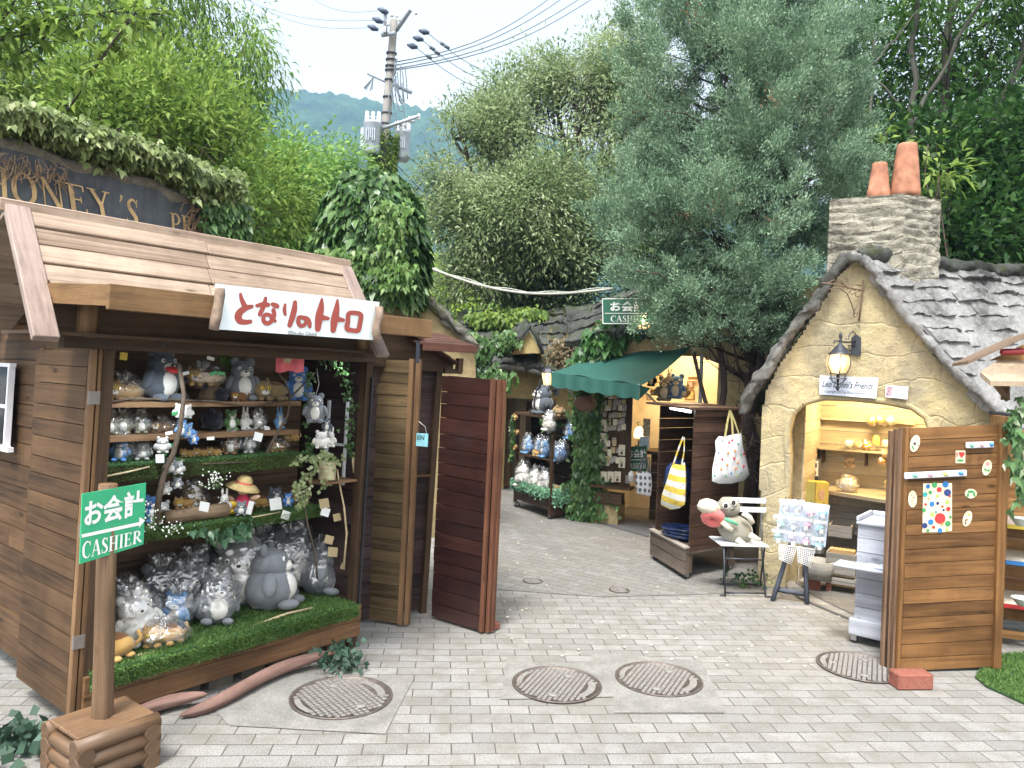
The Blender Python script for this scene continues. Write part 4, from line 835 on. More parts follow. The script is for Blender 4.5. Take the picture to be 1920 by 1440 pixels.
# light olive door, hinged on the left
def quad_door(parent, name, bl, br, top_l, top_r, n, m, me, flip=1, nb=2):
    o = np.array(bl, float); e = np.array(br, float)-o; Lw = np.hypot(e[0], e[1]); az = math.degrees(math.atan2(e[1], e[0])); fr = Fr((o[0], o[1], 0), az)
    v0, v1 = fr.px(*top_l), fr.px(*top_r); lean = (v0[0]/v0[1]); sag = 0; fr.l = lean; wt = v1[0]-v0[0]
    h0, h1 = v0[1], v1[1]
    fn = lambda x, y, z: fr(x, y, z*(1+(h1/h0-1)*x/Lw))
    return fn, Lw, h0, fr
fn, Lw, h0, frD = quad_door(None, '', G(659, 1161), G(752, 1176), (681, 672), (779, 676), 1, None, None)
d1 = thing('folding_door', 'olive brown plank folding door standing right of the toy stall', 'door', G(706, 1168), frD.az)
mb = MB(); mb.planks(fn, (0, Lw-.03), (.02, h0), 0, 22, .02, jy=.003); mb.build('planks', WO, d1)
for xa, y in ((Lw-.028, -.004), (Lw+.012, .016)): mb = MB(); mb.bx(fn, (xa, xa+.03), (y, y+.03), (.015, h0+.01), ulong=2); mb.build('edge_batten', WE, d1)
hp_ = G(659, 1161); mb = MB(); hh = [frD.w(665, y, -.03) for y in (846, 858, 872, 884)]
mb.tube([frD.w(676, 850, .0), frD.w(664, 852, -.05), frD.w(661, 866, -.055), frD.w(663, 884, -.05), frD.w(676, 886, 0)], [.012, .016, .012, .012, .009], 8, wob=.1); mb.build('handle', LOGE, d1)
# mahogany door
fn, Lw, h0, frD = quad_door(None, '', G(808, 1161), G(903, 1190), (829, 704), (940, 713), 1, None, None)
d2 = thing('folding_door', 'dark reddish painted plank folding door propped by a brick beside the lane', 'door', G(856, 1175), frD.az)
mb = MB(); mb.planks(fn, (0, Lw-.025), (.02, h0), 0, 17, .02, jy=.003); mb.build('planks', WM_, d2)
WRE = wood('worn red edge', (.06, .022, .015), (.21, .095, .055), .6)
for xa, y in ((Lw-.023, -.003), (Lw+.01, .024), (Lw+.018, .055)): mb = MB(); mb.bx(fn, (xa, xa+.026), (y, y+.026), (.015, h0+.005), ulong=2); mb.build('edge_batten', WRE, d2)
mb = MB(); mb.bx(fn, (0, Lw), (.06, .08), (.02, h0)); mb.build('rear_leaf', WM_, d2)
RB = stone('red brick', (.30, .125, .09), (.24, .09, .065), (.13, .055, .04), crack=False, bump=.3)
def brick(loc, rz, sc, label):
    K = Fr(loc, rz); mb = MB(); mb.bx(K, (-sc/2, sc/2), (-sc*.24, sc*.24), (0, sc*.42)); o = mb.build('brick', RB, label=label, cat='brick', bevel=.008); return o
brick(G(921, 1180), 30, .11, 'small red brick wedged behind the dark reddish door')
# open sign hanging on the recess wall
op = thing('hanging_sign', 'small pale blue hanging sign ending in the letters EN', 'sign', P(793, 835, 5.0))
K = Fr(P(780, 835, 5.02), 38); mb = MB(); cs = [(781, 812), (803, 813), (802, 838), (780, 836)]; mb.add([K.w(x, y, 0) for x, y in cs]+[K.w(x, y, .008) for x, y in cs], [(3, 2, 1, 0), (4, 5, 6, 7), (0, 1, 5, 4), (1, 2, 6, 5), (2, 3, 7, 6), (3, 0, 4, 7)]); mb.build('board', plain('pale blue board', (.25, .55, .62), .6, .15), op)
mb = MB(); text_px(mb, 'EN', [(783, 815), (796, 816), (795, 825), (782, 824)], K, -.003, .02); mb.build('lettering', plain('dark teal print', (.02, .09, .10)), op)
mb = MB(); mb.tube([K.w(800, 813, 0), K.w(797, 800, 0), K.w(785, 790, .02)], .002, 4); mb.build('cord', plain('white cord', (.6, .6, .6)), op)
op = MB(); op.bx(Fr(P(785, 645, 4.75), 51), (-.012, .012), (0, .01), (-.12, .02)); op.tube([P(784, 606, 4.70), P(785, 640, 4.75)], .003, 4); op.build('swing_tag', plain('black tag', (.03, .035, .05)), label='narrow black tag dangling from the end of the fascia board', cat='tag')
# ================================================================== BUILDINGS BEHIND
YST = stone('yellow stucco stone', (.50, .42, .235), (.40, .345, .22), (.24, .22, .16), (.42, .24), .75); YS2 = stone('aged yellow plaster', (.40, .32, .17), (.30, .24, .13), (.15, .12, .075), (.6, .4), .5, crack=False)
SLT = stone('grey stone slates', (.34, .34, .335), (.22, .22, .215), (.05, .05, .048), (.5, .3), .8, crack=False); SLM = stone('mossy dark slates', (.12, .125, .115), (.075, .08, .075), (.03, .032, .028), (.5, .3), .9, mossc=(.045, .06, .02), crack=False)
def relief(mb, fn, x, z, nx, nz, amp, fr_=3., seed=0, mask=None, th=.0):
    """plastered relief grid; fn(x, y, z) -> world, front face bulging towards -y"""
    vs, fs, us = [], [], []; idx = {}
    for j in range(nz+1):
        for i in range(nx+1):
            a = x[0]+(x[1]-x[0])*i/nx; b = z[0]+(z[1]-z[0])*j/nz
            h = noise.noise(Vector((a*fr_, b*fr_, seed)))*.6+noise.noise(Vector((a*fr_*3, b*fr_*3, seed)))*.3+noise.noise(Vector((a*fr_*8, b*fr_*8, seed)))*.15
            idx[i, j] = len(vs); vs.append(fn(a, -amp*h, b))
    for j in range(nz):
        for i in range(nx):
            a = x[0]+(x[1]-x[0])*(i+.5)/nx; b = z[0]+(z[1]-z[0])*(j+.5)/nz
            if mask and not mask(a, b): continue
            fs.append((idx[i, j], idx[i+1, j], idx[i+1, j+1], idx[i, j+1])); us.append([(x[0]+(x[1]-x[0])*(i+p)/nx, z[0]+(z[1]-z[0])*(j+q)/nz) for p, q in ((0, 0), (1, 0), (1, 1), (0, 1))])
    mb.add(vs, fs, us, True); return mb
def slate_roof(name, parent, p00, p10, p01, p11, rows, m, amp=.03, th=.05, seg=.42, gapc=.35):
    """rows of irregular stone slabs between eave (p00-p10) and ridge (p01-p11)"""
    p00, p10, p01, p11 = map(np.array, (p00, p10, p01, p11)); nrm = np.cross(p10-p00, p01-p00); nrm = nrm/np.linalg.norm(nrm); nrm = nrm if nrm[2] > 0 else -nrm
    mb = MB(); Lx = np.linalg.norm(p10-p00)
    for r in range(rows):
        x = 0
        while x < 1:
            wdt = rnd.uniform(.6, 1.3)*seg/Lx; xe = min(1, x+wdt); xe = 1 if 1-xe < .3*seg/Lx else xe; n = 12; m_ = 7; vs = []; jz = rnd.uniform(-.016, .016); x += .010/Lx
            for j in range(m_+1):
                for i in range(n+1):
                    u = x+(xe-x)*i/n; v = (r-.12+1.14*j/m_)/rows; q = (p00*(1-u)+p10*u)*(1-v)+(p01*(1-u)+p11*u)*v
                    wv = noise.noise(Vector((u*Lx*1.6, v*2, 1)))*.05; rw = noise.noise(Vector((u*Lx*2.5, r*3, 8)))*.03
                    e = min(i, n-i)/n; e2 = min(j, 3)/3; h = th*(1-.75*j/m_)+amp*noise.noise(Vector(tuple(q*5)))+amp*.55*noise.noise(Vector(tuple(q*19)))+amp*.4*noise.noise(Vector(tuple(q*47)))-(.5*th if i in (0, n) else 0)+jz+rw*.3
                    vs.append(q+nrm*h+np.array([0, 0, wv])+(p00-p01)/np.linalg.norm(p00-p01)*noise.noise(Vector((u*Lx*7, r, 5)))*.03*(j == 0))
            fs = [(j*(n+1)+i, j*(n+1)+i+1, (j+1)*(n+1)+i+1, (j+1)*(n+1)+i) for j in range(m_) for i in range(n)]; mb.add(vs, fs, None, True)
            fv = [vs[i] for i in range(n+1)]+[vs[i]-nrm*th*1.6+(p01-p00)/np.linalg.norm(p01-p00)*.012 for i in range(n+1)]; mb.add(fv, [(n+1+i, n+2+i, i+1, i) for i in range(n)], None, False)
            for e_ in (0, n): sv = [vs[j*(n+1)+e_] for j in range(m_+1)]+[vs[j*(n+1)+e_]-nrm*th*1.4 for j in range(m_+1)]; mb.add(sv, [(j, j+1, m_+2+j, m_+1+j) for j in range(m_)], None, False); x = xe+.004 if xe < 1 else 1
    mb.add([p00, p10, p11, p01], [(0, 1, 2, 3)]); return mb.build(name, m, parent)
# cottage behind the second stall
Qf = Fr(G(760, 1010), 20)
bc = thing('rear_cottage', 'low ochre cottage with a mossy rake edge behind the two folding doors', 'cottage', Qf.o, math.radians(20))
QY = 0
wpts = [Qf.px(x, y, 0) for x, y in ((560, 560), (640, 480), (740, 505), (790, 555), (890, 655), (892, 700))]; wl, wr = wpts[0][0], wpts[-1][0]
mb = MB(); mb.prism([(wl, 0)]+wpts[:1]+wpts[1:]+[(wr, 0)], lambda x, d, z: Qf(x, d, z), 1.6); mb.build('wall', YS2, bc)
mb = MB(); rk = [Qf.px(x, y, -.08) for x, y in ((745, 500), (790, 545), (830, 590), (870, 628), (897, 652))]
for d, r_ in ((-.08, .032), (-.02, .04), (.06, .045)): mb.tube(*fine([Qf(x+.03*d, d, z+.01) for i, (x, z) in enumerate(rk)], [r_]*len(rk)), 12)
rough(mb, .04, 11)
mb.build('roof_edge', stone('lichened roof edge', (.30, .29, .25), (.17, .165, .14), (.06, .055, .045), crack=False, mossc=(.09, .12, .03)), bc)
slate_roof('roof', bc, Qf(rk[-1][0], -.08, rk[-1][1]), Qf(rk[-1][0]+.1, 1.6, rk[-1][1]+.1), Qf(rk[0][0], -.08, rk[0][1]), Qf(rk[0][0]+.15, 1.6, rk[0][1]+.05), 5, MATS['lichened roof edge'], .04, .05, .4)
# ivy covered chimney
ic = thing('ivy_chimney', 'tall chimney stack wrapped completely in dark green ivy', 'chimney', (P(690, 500, 7.6)[0], 7.6, 0))
cx = P(690, 420, 7.6)[0]; mb = MB(); mb.bx(Fr((cx, 7.75, 0), 15), (-.32, .3), (-.1, .4), (0, 3.3)); mb.build('stack', YS2, ic)
def civ():
    while 1:
        a = rnd.uniform(0, 6.283); z = rnd.uniform(2.35, 3.66); k = {0: 0}; t = (z-2.35)/1.31; r = .44*math.sqrt(max(.05, 1-(max(0, t-.45)/.56)**2))*(1+.12*noise.noise(Vector((a, z*2, 0))))
        if t < .25: r *= 1.02
        if math.sin(a) > .5: continue
        return (cx+.02+math.cos(a)*r, 7.7+math.sin(a)*r*.8, z), (math.cos(a), math.sin(a), .25)
ivy_patch('ivy', None, civ, 5200, .095, M_IVY, None, ic, thick=.12)
def civ2():
    x, y = rnd.choice([(rnd.gauss(640, 22), rnd.uniform(470, 540)), (rnd.gauss(735, 16), rnd.uniform(380, 545)), (rnd.gauss(745, 12), rnd.uniform(500, 550))]); return P(x, y, 7.25+rnd.uniform(-.1, .2)), (0, -1, .2)
ivy_patch('hanging_ivy', None, civ2, 1500, .06, M_MID, None, ic, thick=.1)
# mossy middle cottage
mc = thing('mossy_cottage', 'cottage with a sagging dark mossy stone roof and a little triangular dormer', 'cottage', (.4, 11.6, 0)); Cf = Fr(G(925, 917), -6); cx_ = lambda x, y, d=0: Cf.w(x, y, d)
wx = [Cf.px(x, 800, 0)[0] for x in (925, 948, 962, 976, 1120)]
mb = MB(); YST3 = stone('ochre plaster', (.46, .36, .17), (.36, .28, .13), (.2, .15, .08), (.6, .4), .5, crack=False)
hz1 = Cf.px(960, 702, 0)[1]; dz = Cf.px(960, 715, 0)[1]
mb.bx(Cf, (wx[0]-1.5, wx[1]), (0, .25), (0, hz1+.1)); mb.bx(Cf, (wx[1], wx[4]+.3), (0, .25), (dz-.25, hz1+.12)); xr_ = Cf.px(1040, 800, 0)[0]; mb.bx(Cf, (xr_, wx[4]+.6), (.002, .252), (0, dz-.252)); mb.build('wall', YST3, mc)
mb = MB(); mb.bx(Cf, (wx[0]-1.5, wx[4]+.6), (1.2, 1.25), (0, 2.2)); mb.build('interior', plain('dim interior', (.25, .23, .2)), mc)
mb = MB(); mb.bx(Cf, (wx[1]+.01, wx[2]), (.02, .1), (.05, dz-.26)); mb.bx(Cf, (wx[3]+.05, wx[3]+.12), (.3, .35), (.05, dz-.3)); mb.build('door_frame', WDD, mc)
mb = MB(); mb.bx(Cf, (wx[2]+.03, wx[3]+.05), (.4, .43), (.05, dz-.3)); mb.build('door', plain('tan door leaf', (.32, .24, .15)), mc)
# roofs
R = lambda x, y, Y: P(x, y, Y)
slate_roof('roof', mc, R(905, 678, 11.0), R(1118, 706, 10.8), R(985, 588, 12.6), R(1150, 570, 12.6), 6, SLM, .06, .06, .5)
slate_roof('roof', mc, R(850, 650, 11.6), R(960, 700, 11.0), R(858, 584, 12.8), R(1000, 590, 12.8), 5, SLM, .06, .06, .5)
slate_roof('roof', mc, R(1075, 706, 10.7), R(1180, 640, 10.7), R(1060, 575, 12.0), R(1200, 570, 12.0), 5, SLM, .06, .05, .5)
mb = MB(); mb.tube([R(x, y, 10.95) for x, y in ((895, 682), (935, 690), (985, 688), (1020, 698), (1060, 700), (1100, 690), (1130, 655))], [.05, .07, .06, .075, .07, .08, .06], 8, wob=.25); mb.build('eaves', stone('pale eave stone', (.40, .42, .42), (.22, .23, .22), (.07, .07, .065), crack=False), mc)
df = Fr(R(985, 660, 10.75), -4); tri = [df.px(x, y, 0) for x, y in ((958, 664), (992, 622), (1014, 662))]; mb = MB(); mb.prism(tri, lambda x, d, z: df(x, d, z), .8); dm = mb.build('dormer', YST3, mc)
mb = MB(); mb.tube([df.w(x, y, -.04) for x, y in ((948, 668), (968, 640), (992, 608))], [.05, .06, .05], 8, wob=.2); mb.tube([df.w(x, y, -.04) for x, y in ((992, 608), (1006, 630), (1018, 664))], [.04, .03, .03], 8, wob=.2); mb.tube([df.w(x, y, .3) for x, y in ((938, 668), (962, 636), (990, 600))], [.06, .09, .06], 8, wob=.2); mb.build('dormer_roof', SLM, mc)
def iv(pts, Y, sx=10, sy=8):
    def f():
        x, y = rnd.choice(pts); return P(rnd.gauss(x, sx), rnd.gauss(y, sy), Y+rnd.uniform(-.12, .1)), (0, -1, .25)
    return f
ivy_patch('ivy', 'ivy hanging over the left eave of the mossy cottage', iv([(880, 690), (900, 700), (920, 705), (940, 710), (895, 670), (910, 655), (950, 640), (880, 640), (870, 720), (930, 725)], 10.7), 1500, .085, M_IVY)
ivy_patch('ivy', 'sunlit ivy trailing along the ridge of the mossy cottage', iv([(900, 595), (925, 598), (950, 600), (975, 592), (1000, 588), (960, 610), (915, 605)], 12.2, 12, 5), 900, .09, M_LIME)
ivy_patch('ivy', 'brown leaf litter and creeper gathered on the mossy roof', iv([(1040, 665), (1060, 650), (1080, 640), (1090, 660), (1050, 680)], 11, 14, 9), 700, .05, foliage('dry leaf litter', (.06, .045, .02), (.2, .16, .08), .1, 3))
# far grey roof to the left of it
slate_roof('stone_roof', None, R(868, 660, 13), R(925, 662, 13), R(862, 584, 14), R(930, 584, 14), 6, SLT).__setitem__('label', 'grey stone slate roof seen between the ochre cottage and the mossy one'); bpy.context.scene.collection.objects[-1]['category'] = 'roof'
# ================================================================== YELLOW COTTAGE (right)
D4 = Fr(G(1425, 1095), -30); dp = lambda x, y, d=0: D4.px(x, y, d)
yc = thing('yellow_cottage', 'yellow rough stone cottage with steep slate gable and an arched shop opening', 'cottage', D4.o, math.radians(-30))
lft = dp(1425, 1095)[0]
outl = [(1428, 1100), (1424, 1000), (1428, 860), (1430, 770), (1440, 728), (1466, 680), (1503, 630), (1541, 572), (1574, 520), (1600, 494), (1616, 492), (1640, 516), (1690, 590), (1750, 665), (1800, 715), (1845, 755), (1870, 790), (1872, 900)]
outp = [dp(*p) for p in outl]; xr = outp[-1][0]
op_ = [(1477, 1140), (1477, 860), (1474, 812), (1482, 778), (1505, 755), (1545, 744), (1600, 746), (1660, 752), (1710, 762), (1738, 782), (1750, 815)]
opp = [dp(*p) for p in op_]; opp[0] = (opp[1][0]+.005, -.01); opp.append((opp[-1][0]+.01, -.01))
outp[0] = (outp[1][0]-.0, -.01); outp.append((xr+.02, -.01))
def inpoly(x, z, poly):
    c = False; j = len(poly)-1
    for i in range(len(poly)):
        if (poly[i][1] > z) != (poly[j][1] > z) and x < (poly[j][0]-poly[i][0])*(z-poly[i][1])/(poly[j][1]-poly[i][1])+poly[i][0]: c = not c
        j = i
    return c
# body of the wall (with the arched hole), then a relief skin fitted over it
mb = MB(); loop = outp+[(p[0], p[1]) for p in opp[::-1]]
mb.prism(loop, lambda x, d, z: D4(x, d, z), .30); 
def skin(mb, poly, hole, fn, res, amp, seed=0, fr_=3.):
    xs = [p[0] for p in poly]; zs = [p[1] for p in poly]
    relief(mb, fn, (min(xs), max(xs)), (min(zs), max(zs)), int((max(xs)-min(xs))/res), int((max(zs)-min(zs))/res), amp, fr_, seed, lambda a, b: inpoly(a, b, poly) and not inpoly(a, b, hole))
skin(mb, outp, opp, lambda x, y, z: D4(x, y-.022, z), .022, .028, 3)
# rounded lip round the opening
mb.tube([D4(x, -.0, z) for x, z in opp], .03, 8, cap=False, wob=.05)
mb.build('front_wall', YST, yc)
RY = 1.75  # depth of the shop
mb = MB(); mb.bx(D4, (lft-.02, lft+.25), (.302, RY), (0, 1.66)); mb.build('side_wall', YS2, yc); mb = MB(); mb.bx(D4, (xr-.2, xr+.02), (.302, RY), (0, 1.5)); mb.build('side_wall', YS2, yc)
WI = wood('cream painted boards', (.50, .43, .31), (.72, .66, .52), .6, .6, False); WG = wood('greyed boards', (.20, .19, .17), (.40, .38, .34), .7)
xi0, xi1 = lft+.252, xr-.202
mb = MB(); mb.planks(D4, (xi0, xi1), (0, 1.92), 1.25, 15, .02, gap=.005); mb.build('back_wall', WI, yc)
mb = MB(); mb.planks(lambda x, y, z: D4(xi0-.0+y*0-.001*0+y, x, z), (.31, 1.25), (0, 1.8), .0, 14, .012, gap=.004); mb.build('inner_wall', WI, yc); mb = MB(); mb.planks(lambda x, y, z: D4(xi1-.013+y, x, z), (.31, 1.25), (0, 1.8), .0, 14, .012, gap=.004); mb.build('inner_wall', WI, yc)
mb = MB(); mb.bx(D4, (xi0, xi1), (.305, 1.25), (1.80, 1.84)); mb.build('ceiling', WI, yc)
# roof: rolled rake edges and slabs running back to the right
ap_ = dp(1600, 478); e_dir = np.array([1.9, .62, 0]); e_dir /= np.linalg.norm(e_dir)
def rk_pts(px, d=-.12): return [D4(x, d, z) for x, z in [dp(a, b) for a, b in px]]
rakeR = [(1590, 488), (1612, 486), (1640, 508), (1665, 545), (1705, 598), (1750, 650), (1800, 705), (1850, 745), (1885, 790)]
rakeL = [(1600, 480), (1578, 500), (1556, 535), (1530, 575), (1498, 612), (1470, 650), (1448, 690), (1424, 715), (1408, 745), (1398, 775)]
mb = MB(); pr = rk_pts(rakeR, -.10)
mb.tube(*fine(pr, [.05, .045, .036, .034, .034, .034, .036, .036, .03]), 12); rough(mb, .022, 16)
mb.build('right_rake', SLT, yc)
mb = MB(); rr10 = [.03, .042, .038, .034, .036, .034, .038, .042, .038, .025]; mb.tube(*fine(rk_pts(rakeL, -.12), rr10), 14); mb.tube(*fine([p+np.array([-.025, 0, .01]) for p in rk_pts(rakeL, .03)], [r*1.3 for r in rr10]), 14); mb.tube(*fine([p+np.array([-.04, .1, -.01]) for p in rk_pts(rakeL, .25)], [r*1.4 for r in rr10]), 14); rough(mb, .035, 13)
mb.build('left_rake', stone('dark lichened edge', (.22, .215, .20), (.11, .11, .10), (.05, .05, .047), crack=False), yc)
mb = MB(); lb = [D4(x, .3, z) for x, z in [dp(a, b) for a, b in rakeL]]; 
for i in range(len(lb)-1): mb.quad(lb[i], lb[i+1], lb[i+1]+D4.b*1.4, lb[i]+D4.b*1.4)
mb.build('left_slope', SLM, yc)
# right slope
apx = D4(*[ap_[0]+.05, -.08, ap_[1]-.03]); q0 = pr[-2]; slate_roof('right_slope', yc, pr[-1]+np.array([-.03, 0, .02]), pr[-1]+e_dir*2.6+np.array([-.1, .3, .05]), pr[1]+np.array([.02, 0, -.0]), pr[1]+e_dir*2.9, 11, SLT, .03, .04, .34)
mb = MB(); rp = [pr[1]+e_dir*t+np.array([0, 0, .02+.02*math.sin(t*4)]) for t in np.linspace(0, 2.9, 16)]; mb.tube(*fine(rp, [.05]+[.06]*15), 12); rough(mb, .03, 12); mb.build('ridge', SLM, yc)
# chimney with two clay pots
CH = stone('grey chimney stone', (.44, .42, .35), (.33, .31, .25), (.10, .095, .08), (.28, .09), 1., crack=True)
c0 = P(1690, 470, 7.0); Kc = Fr((P(1681, 480, 6.75)[0], 6.75, 0), 42); mz = P(1681, 378, 6.75)[2]; wz = P(1681, 545, 6.9)[2]-.25
wl_ = [Kc.px(1582, 420, 0), ]; Lw_ = .40
ch = thing('chimney_stack', 'square rough stone chimney on the yellow cottage with eroded courses', 'chimney', (Kc.o[0], Kc.o[1], wz), math.radians(42))
Kl = Fr(tuple(P(1690, 500, 6.60)[:2]), 0); _n = np.cross(e_dir, pr[-2]-pr[1]); _r = ray(1690, 532); cor = CAM+_r*(np.dot(pr[1]-CAM, _n)/np.dot(_r, _n)); CY = cor[1]; print('chimney', cor); wz = cor[2]-.3
az1, az2 = 148, 22   # directions of the two visible faces from the near corner
def face(mb, az, ln, seed, zt, cc=cor, flip=1):
    dx, dy = math.cos(math.radians(az)), math.sin(math.radians(az)); nx, ny = (dy, -dx) if flip > 0 else (-dy, dx); nxv = np.array([nx, ny, 0])
    def fn(a, y, b): return np.array([cc[0]+dx*a, cc[1]+dy*a, b])-nxv*0+nxv*(-y)*1.0
    nz = 60
    vs, fs, us = [], [], []; nx_ = 22
    for j in range(nz+1):
        for i in range(nx_+1):
            a = ln*i/nx_; b = wz+(zt-wz)*j/nz; k = (b-(zt-.46))
            course = 0
            if k > 0: ph = (k/.062+noise.noise(Vector((a*3, 0, seed)))*.9) % 1; course = -.020*max(0, 1-abs(ph-.5)*6) if True else 0
            h = .022*noise.noise(Vector((a*9, b*14, seed)))+.012*noise.noise(Vector((a*30, b*40, seed)))+course
            e = .012 if i in (0, nx_) else 0
            vs.append(np.array([cc[0]+dx*a, cc[1]+dy*a, b])+nxv*(h if i not in (0,) else -.004)); 
    for j in range(nz):
        for i in range(nx_): fs.append((j*(nx_+1)+i, j*(nx_+1)+i+1, (j+1)*(nx_+1)+i+1, (j+1)*(nx_+1)+i)); us.append([(ln*p/nx_, (zt-wz)*q/nz) for p, q in ((i, j), (i+1, j), (i+1, j+1), (i, j+1))])
    mb.add(vs, fs, us, True)
zt = P(1690, 362, CY)[2]; mb = MB(); LA, LB = .56, .40
face(mb, az1, LA, 1, zt, flip=-1); face(mb, az2, LB, 5, zt, flip=1)
u1 = np.array([math.cos(math.radians(az1)), math.sin(math.radians(az1)), 0]); u2 = np.array([math.cos(math.radians(az2)), math.sin(math.radians(az2)), 0]); cb = np.array([cor[0], cor[1], 0])
tp = [cb, cb+u2*LB, cb+u2*LB+u1*LA, cb+u1*LA]
for i in range(4):
    a, b = tp[i], tp[(i+1) % 4]
    if i in (1, 2): mb.quad(a+[0, 0, wz], b+[0, 0, wz], b+[0, 0, zt], a+[0, 0, zt])
mb.add([t_+np.array([0, 0, zt-.005]) for t_ in tp], [(0, 1, 2, 3)]); mb.build('stack', CH, ch)
CLAY = plain('weathered terracotta', (.33, .145, .085), .85, .42, 11, .4)
def pot(x, yb, yt, rb, rt, Y, lab, collar=0):
    b = P(x, yb, Y); t = P(x, yt, Y); h = t[2]-b[2]; ln = .0; M = Matrix.Shear('XY', 3, (.05, 0)) if False else None
    mb = MB(); prof = [(rb, -.04), (rb, 0)]+([(rb, h*.18), (rb*.93, h*.19)] if collar else [])+[(rb+(rt-rb)*.6, h*.6), (rt, h*.93), (rt*.97, h*.985), (rt*.86, h), (rt*.76, h), (rt*.74, h*.5), (.001, h*.45)]
    mb.lathe(prof, b, 24); return mb.build('chimney_pot', CLAY, label=lab, cat='chimney pot')
k = (CY+.17)/FL; pot(1697, 362, 270, 26*k, 17.5*k, CY+.17, 'tall tapering terracotta chimney pot, the taller of two'); pot(1647, 368, 306, 20*k, 13.5*k, CY+.22, 'short terracotta chimney pot with a collar, the smaller of two', 1)
# ---------------- hanging bracket, lantern, signs on the gable
M_BLK = plain('black painted iron', (.035, .04, .05), .45, .2, 30, .15, metal=.3); M_RUST = plain('rusty iron', (.13, .08, .05), .7, .3, 30, .2)
br = MB(); b3 = lambda x, y: (lambda v: D4(*[v[0], -.05-.0, v[1]]))(dp(x, y))
bp = Fr(D4(dp(1617, 560)[0], 0, 0), 60)   # bracket plane sticks out towards the left
def bq(cx, cy):   # pixel in the close crop (3.556x from 1380,460) -> bracket plane through the wall post, leaning out to the viewer's left
    x, y = 1380+cx/3.556, 460+cy/3.556; o = D4(dp(1617, 560)[0], -.06, 0); n = np.array([math.sin(math.radians(18)), -math.cos(math.radians(18)), 0]); r = ray(x, y); return CAM+r*(np.dot(o-CAM, n)/np.dot(r, n))
for pts, r in (([(850, 232), (845, 300), (833, 400), (820, 505)], .007), ([(570, 250), (640, 258), (700, 270), (780, 290), (838, 300)], .006), ([(600, 262), (650, 230), (740, 275)], .004), ([(620, 290), (690, 285), (740, 320), (775, 400), (790, 455), (815, 450)], .005),
  ([(720, 262), (700, 240), (715, 222), (745, 228), (745, 245), (728, 242)], .004), ([(752, 318), (770, 292), (795, 300), (790, 322), (768, 325)], .004), ([(838, 270), (800, 262), (770, 275), (745, 290)], .004), ([(835, 330), (815, 345), (795, 335), (800, 312), (825, 305)], .004), ([(828, 380), (800, 420), (782, 455), (790, 475), (808, 470), (806, 450)], .0045)):
    br.tube([bq(*p) for p in pts], r, 6)
br.build('scroll_bracket', M_RUST, label='rusty wrought iron scroll bracket high on the yellow gable', cat='bracket')
GLOWM = emit('warm bulb', (1, .62, .25), 4); FROST = None
def frosted(name, c, s):
    if name in MATS: return MATS[name]
    t = NT(name); t.b.inputs['Base Color'].default_value = tuple(c)+(1,); t.b.inputs['Roughness'].default_value = .25; t.b.inputs['Emission Color'].default_value = (1, .62, .26, 1); t.b.inputs['Emission Strength'].default_value = s; MATS[name] = t.m; return t.m
def lamp_light(loc, e, col=(1, .66, .34), r=.03):
    l = bpy.data.lights.new('lamp_glow', 'POINT'); l.energy = e; l.color = col; l.shadow_soft_size = r; o = bpy.data.objects.new('lamp_glow', l); C.objects.link(o); o.location = tuple(loc); return o
lf = lambda cx, cy: (1480+cx/6.857, 600+cy/6.857)
lan = thing('wall_lantern', 'black iron wall lantern with six curved lit panes above the arch', 'lantern', D4(dp(1572, 690)[0], -.2, 1.75))
LY = -.20; lq = lambda cx, cy, d=LY: D4.w(*lf(cx, cy), d); top_, bot_ = lq(650, 440), lq(630, 690); sx_ = np.linalg.norm(lq(780, 440)-lq(500, 440))/2
mb = MB(); c = lq(650, 440); s_ = D4.w(*lf(650, 440), LY); mm = np.linalg.norm(lq(650, 440)-lq(650, 540))/100
mb.lathe([(145*mm, -8*mm), (142*mm, 8*mm), (110*mm, 30*mm), (75*mm, 75*mm), (55*mm, 100*mm), (30*mm, 120*mm), (12*mm, 150*mm), (22*mm, 175*mm), (12*mm, 195*mm), (25*mm, 225*mm), (20*mm, 260*mm), (3*mm, 290*mm)], c, 20); mb.build('cap', M_BLK, lan)
c2 = lq(628, 690); hgl = c[2]-c2[2]
mb = MB(); prof = [(.1*0+100*mm, 0), (135*mm, hgl*.25), (150*mm, hgl*.5), (145*mm, hgl*.78), (125*mm, hgl)]; mb.lathe(prof, c2, 24, capb=False); mb.build('glass', frosted('amber glass', (.5, .36, .2), .3), lan)
mb = MB()
for k in range(6):
    a = k*math.pi/3+.25; mb.tube([c2+np.array([math.cos(a)*r*1.02, math.sin(a)*r*1.02, z]) for r, z in prof], 7*mm, 5)
    mb.tube([c2+np.array([math.cos(a)*100*mm, math.sin(a)*100*mm, 0]), c2+np.array([math.cos(a)*98*mm, math.sin(a)*98*mm, -62*mm])], 4*mm, 4)
    mb.tube([c2+np.array([math.cos(a)*100*mm, math.sin(a)*100*mm, -62*mm]), c2+np.array([math.cos(a)*70*mm, math.sin(a)*70*mm, -110*mm]), c2+np.array([0, 0, -140*mm])], 4*mm, 4)
mb.lathe([(108*mm, -6*mm), (108*mm, 6*mm), (60*mm, 6*mm)], c2, 20); mb.lathe([(108*mm, -68*mm), (108*mm, -58*mm), (20*mm, -58*mm), (20*mm, 0)], c2, 20); mb.lathe([(10*mm, -60*mm), (12*mm, -150*mm), (26*mm, -175*mm), (18*mm, -205*mm), (2*mm, -225*mm)], c2, 10)
mb.build('cage', M_BLK, lan)
mb = MB(); mb.blob(c2+np.array([0, 0, hgl*.5]), (36*mm, 36*mm, 85*mm)); mb.build('bulb', GLOWM, lan)
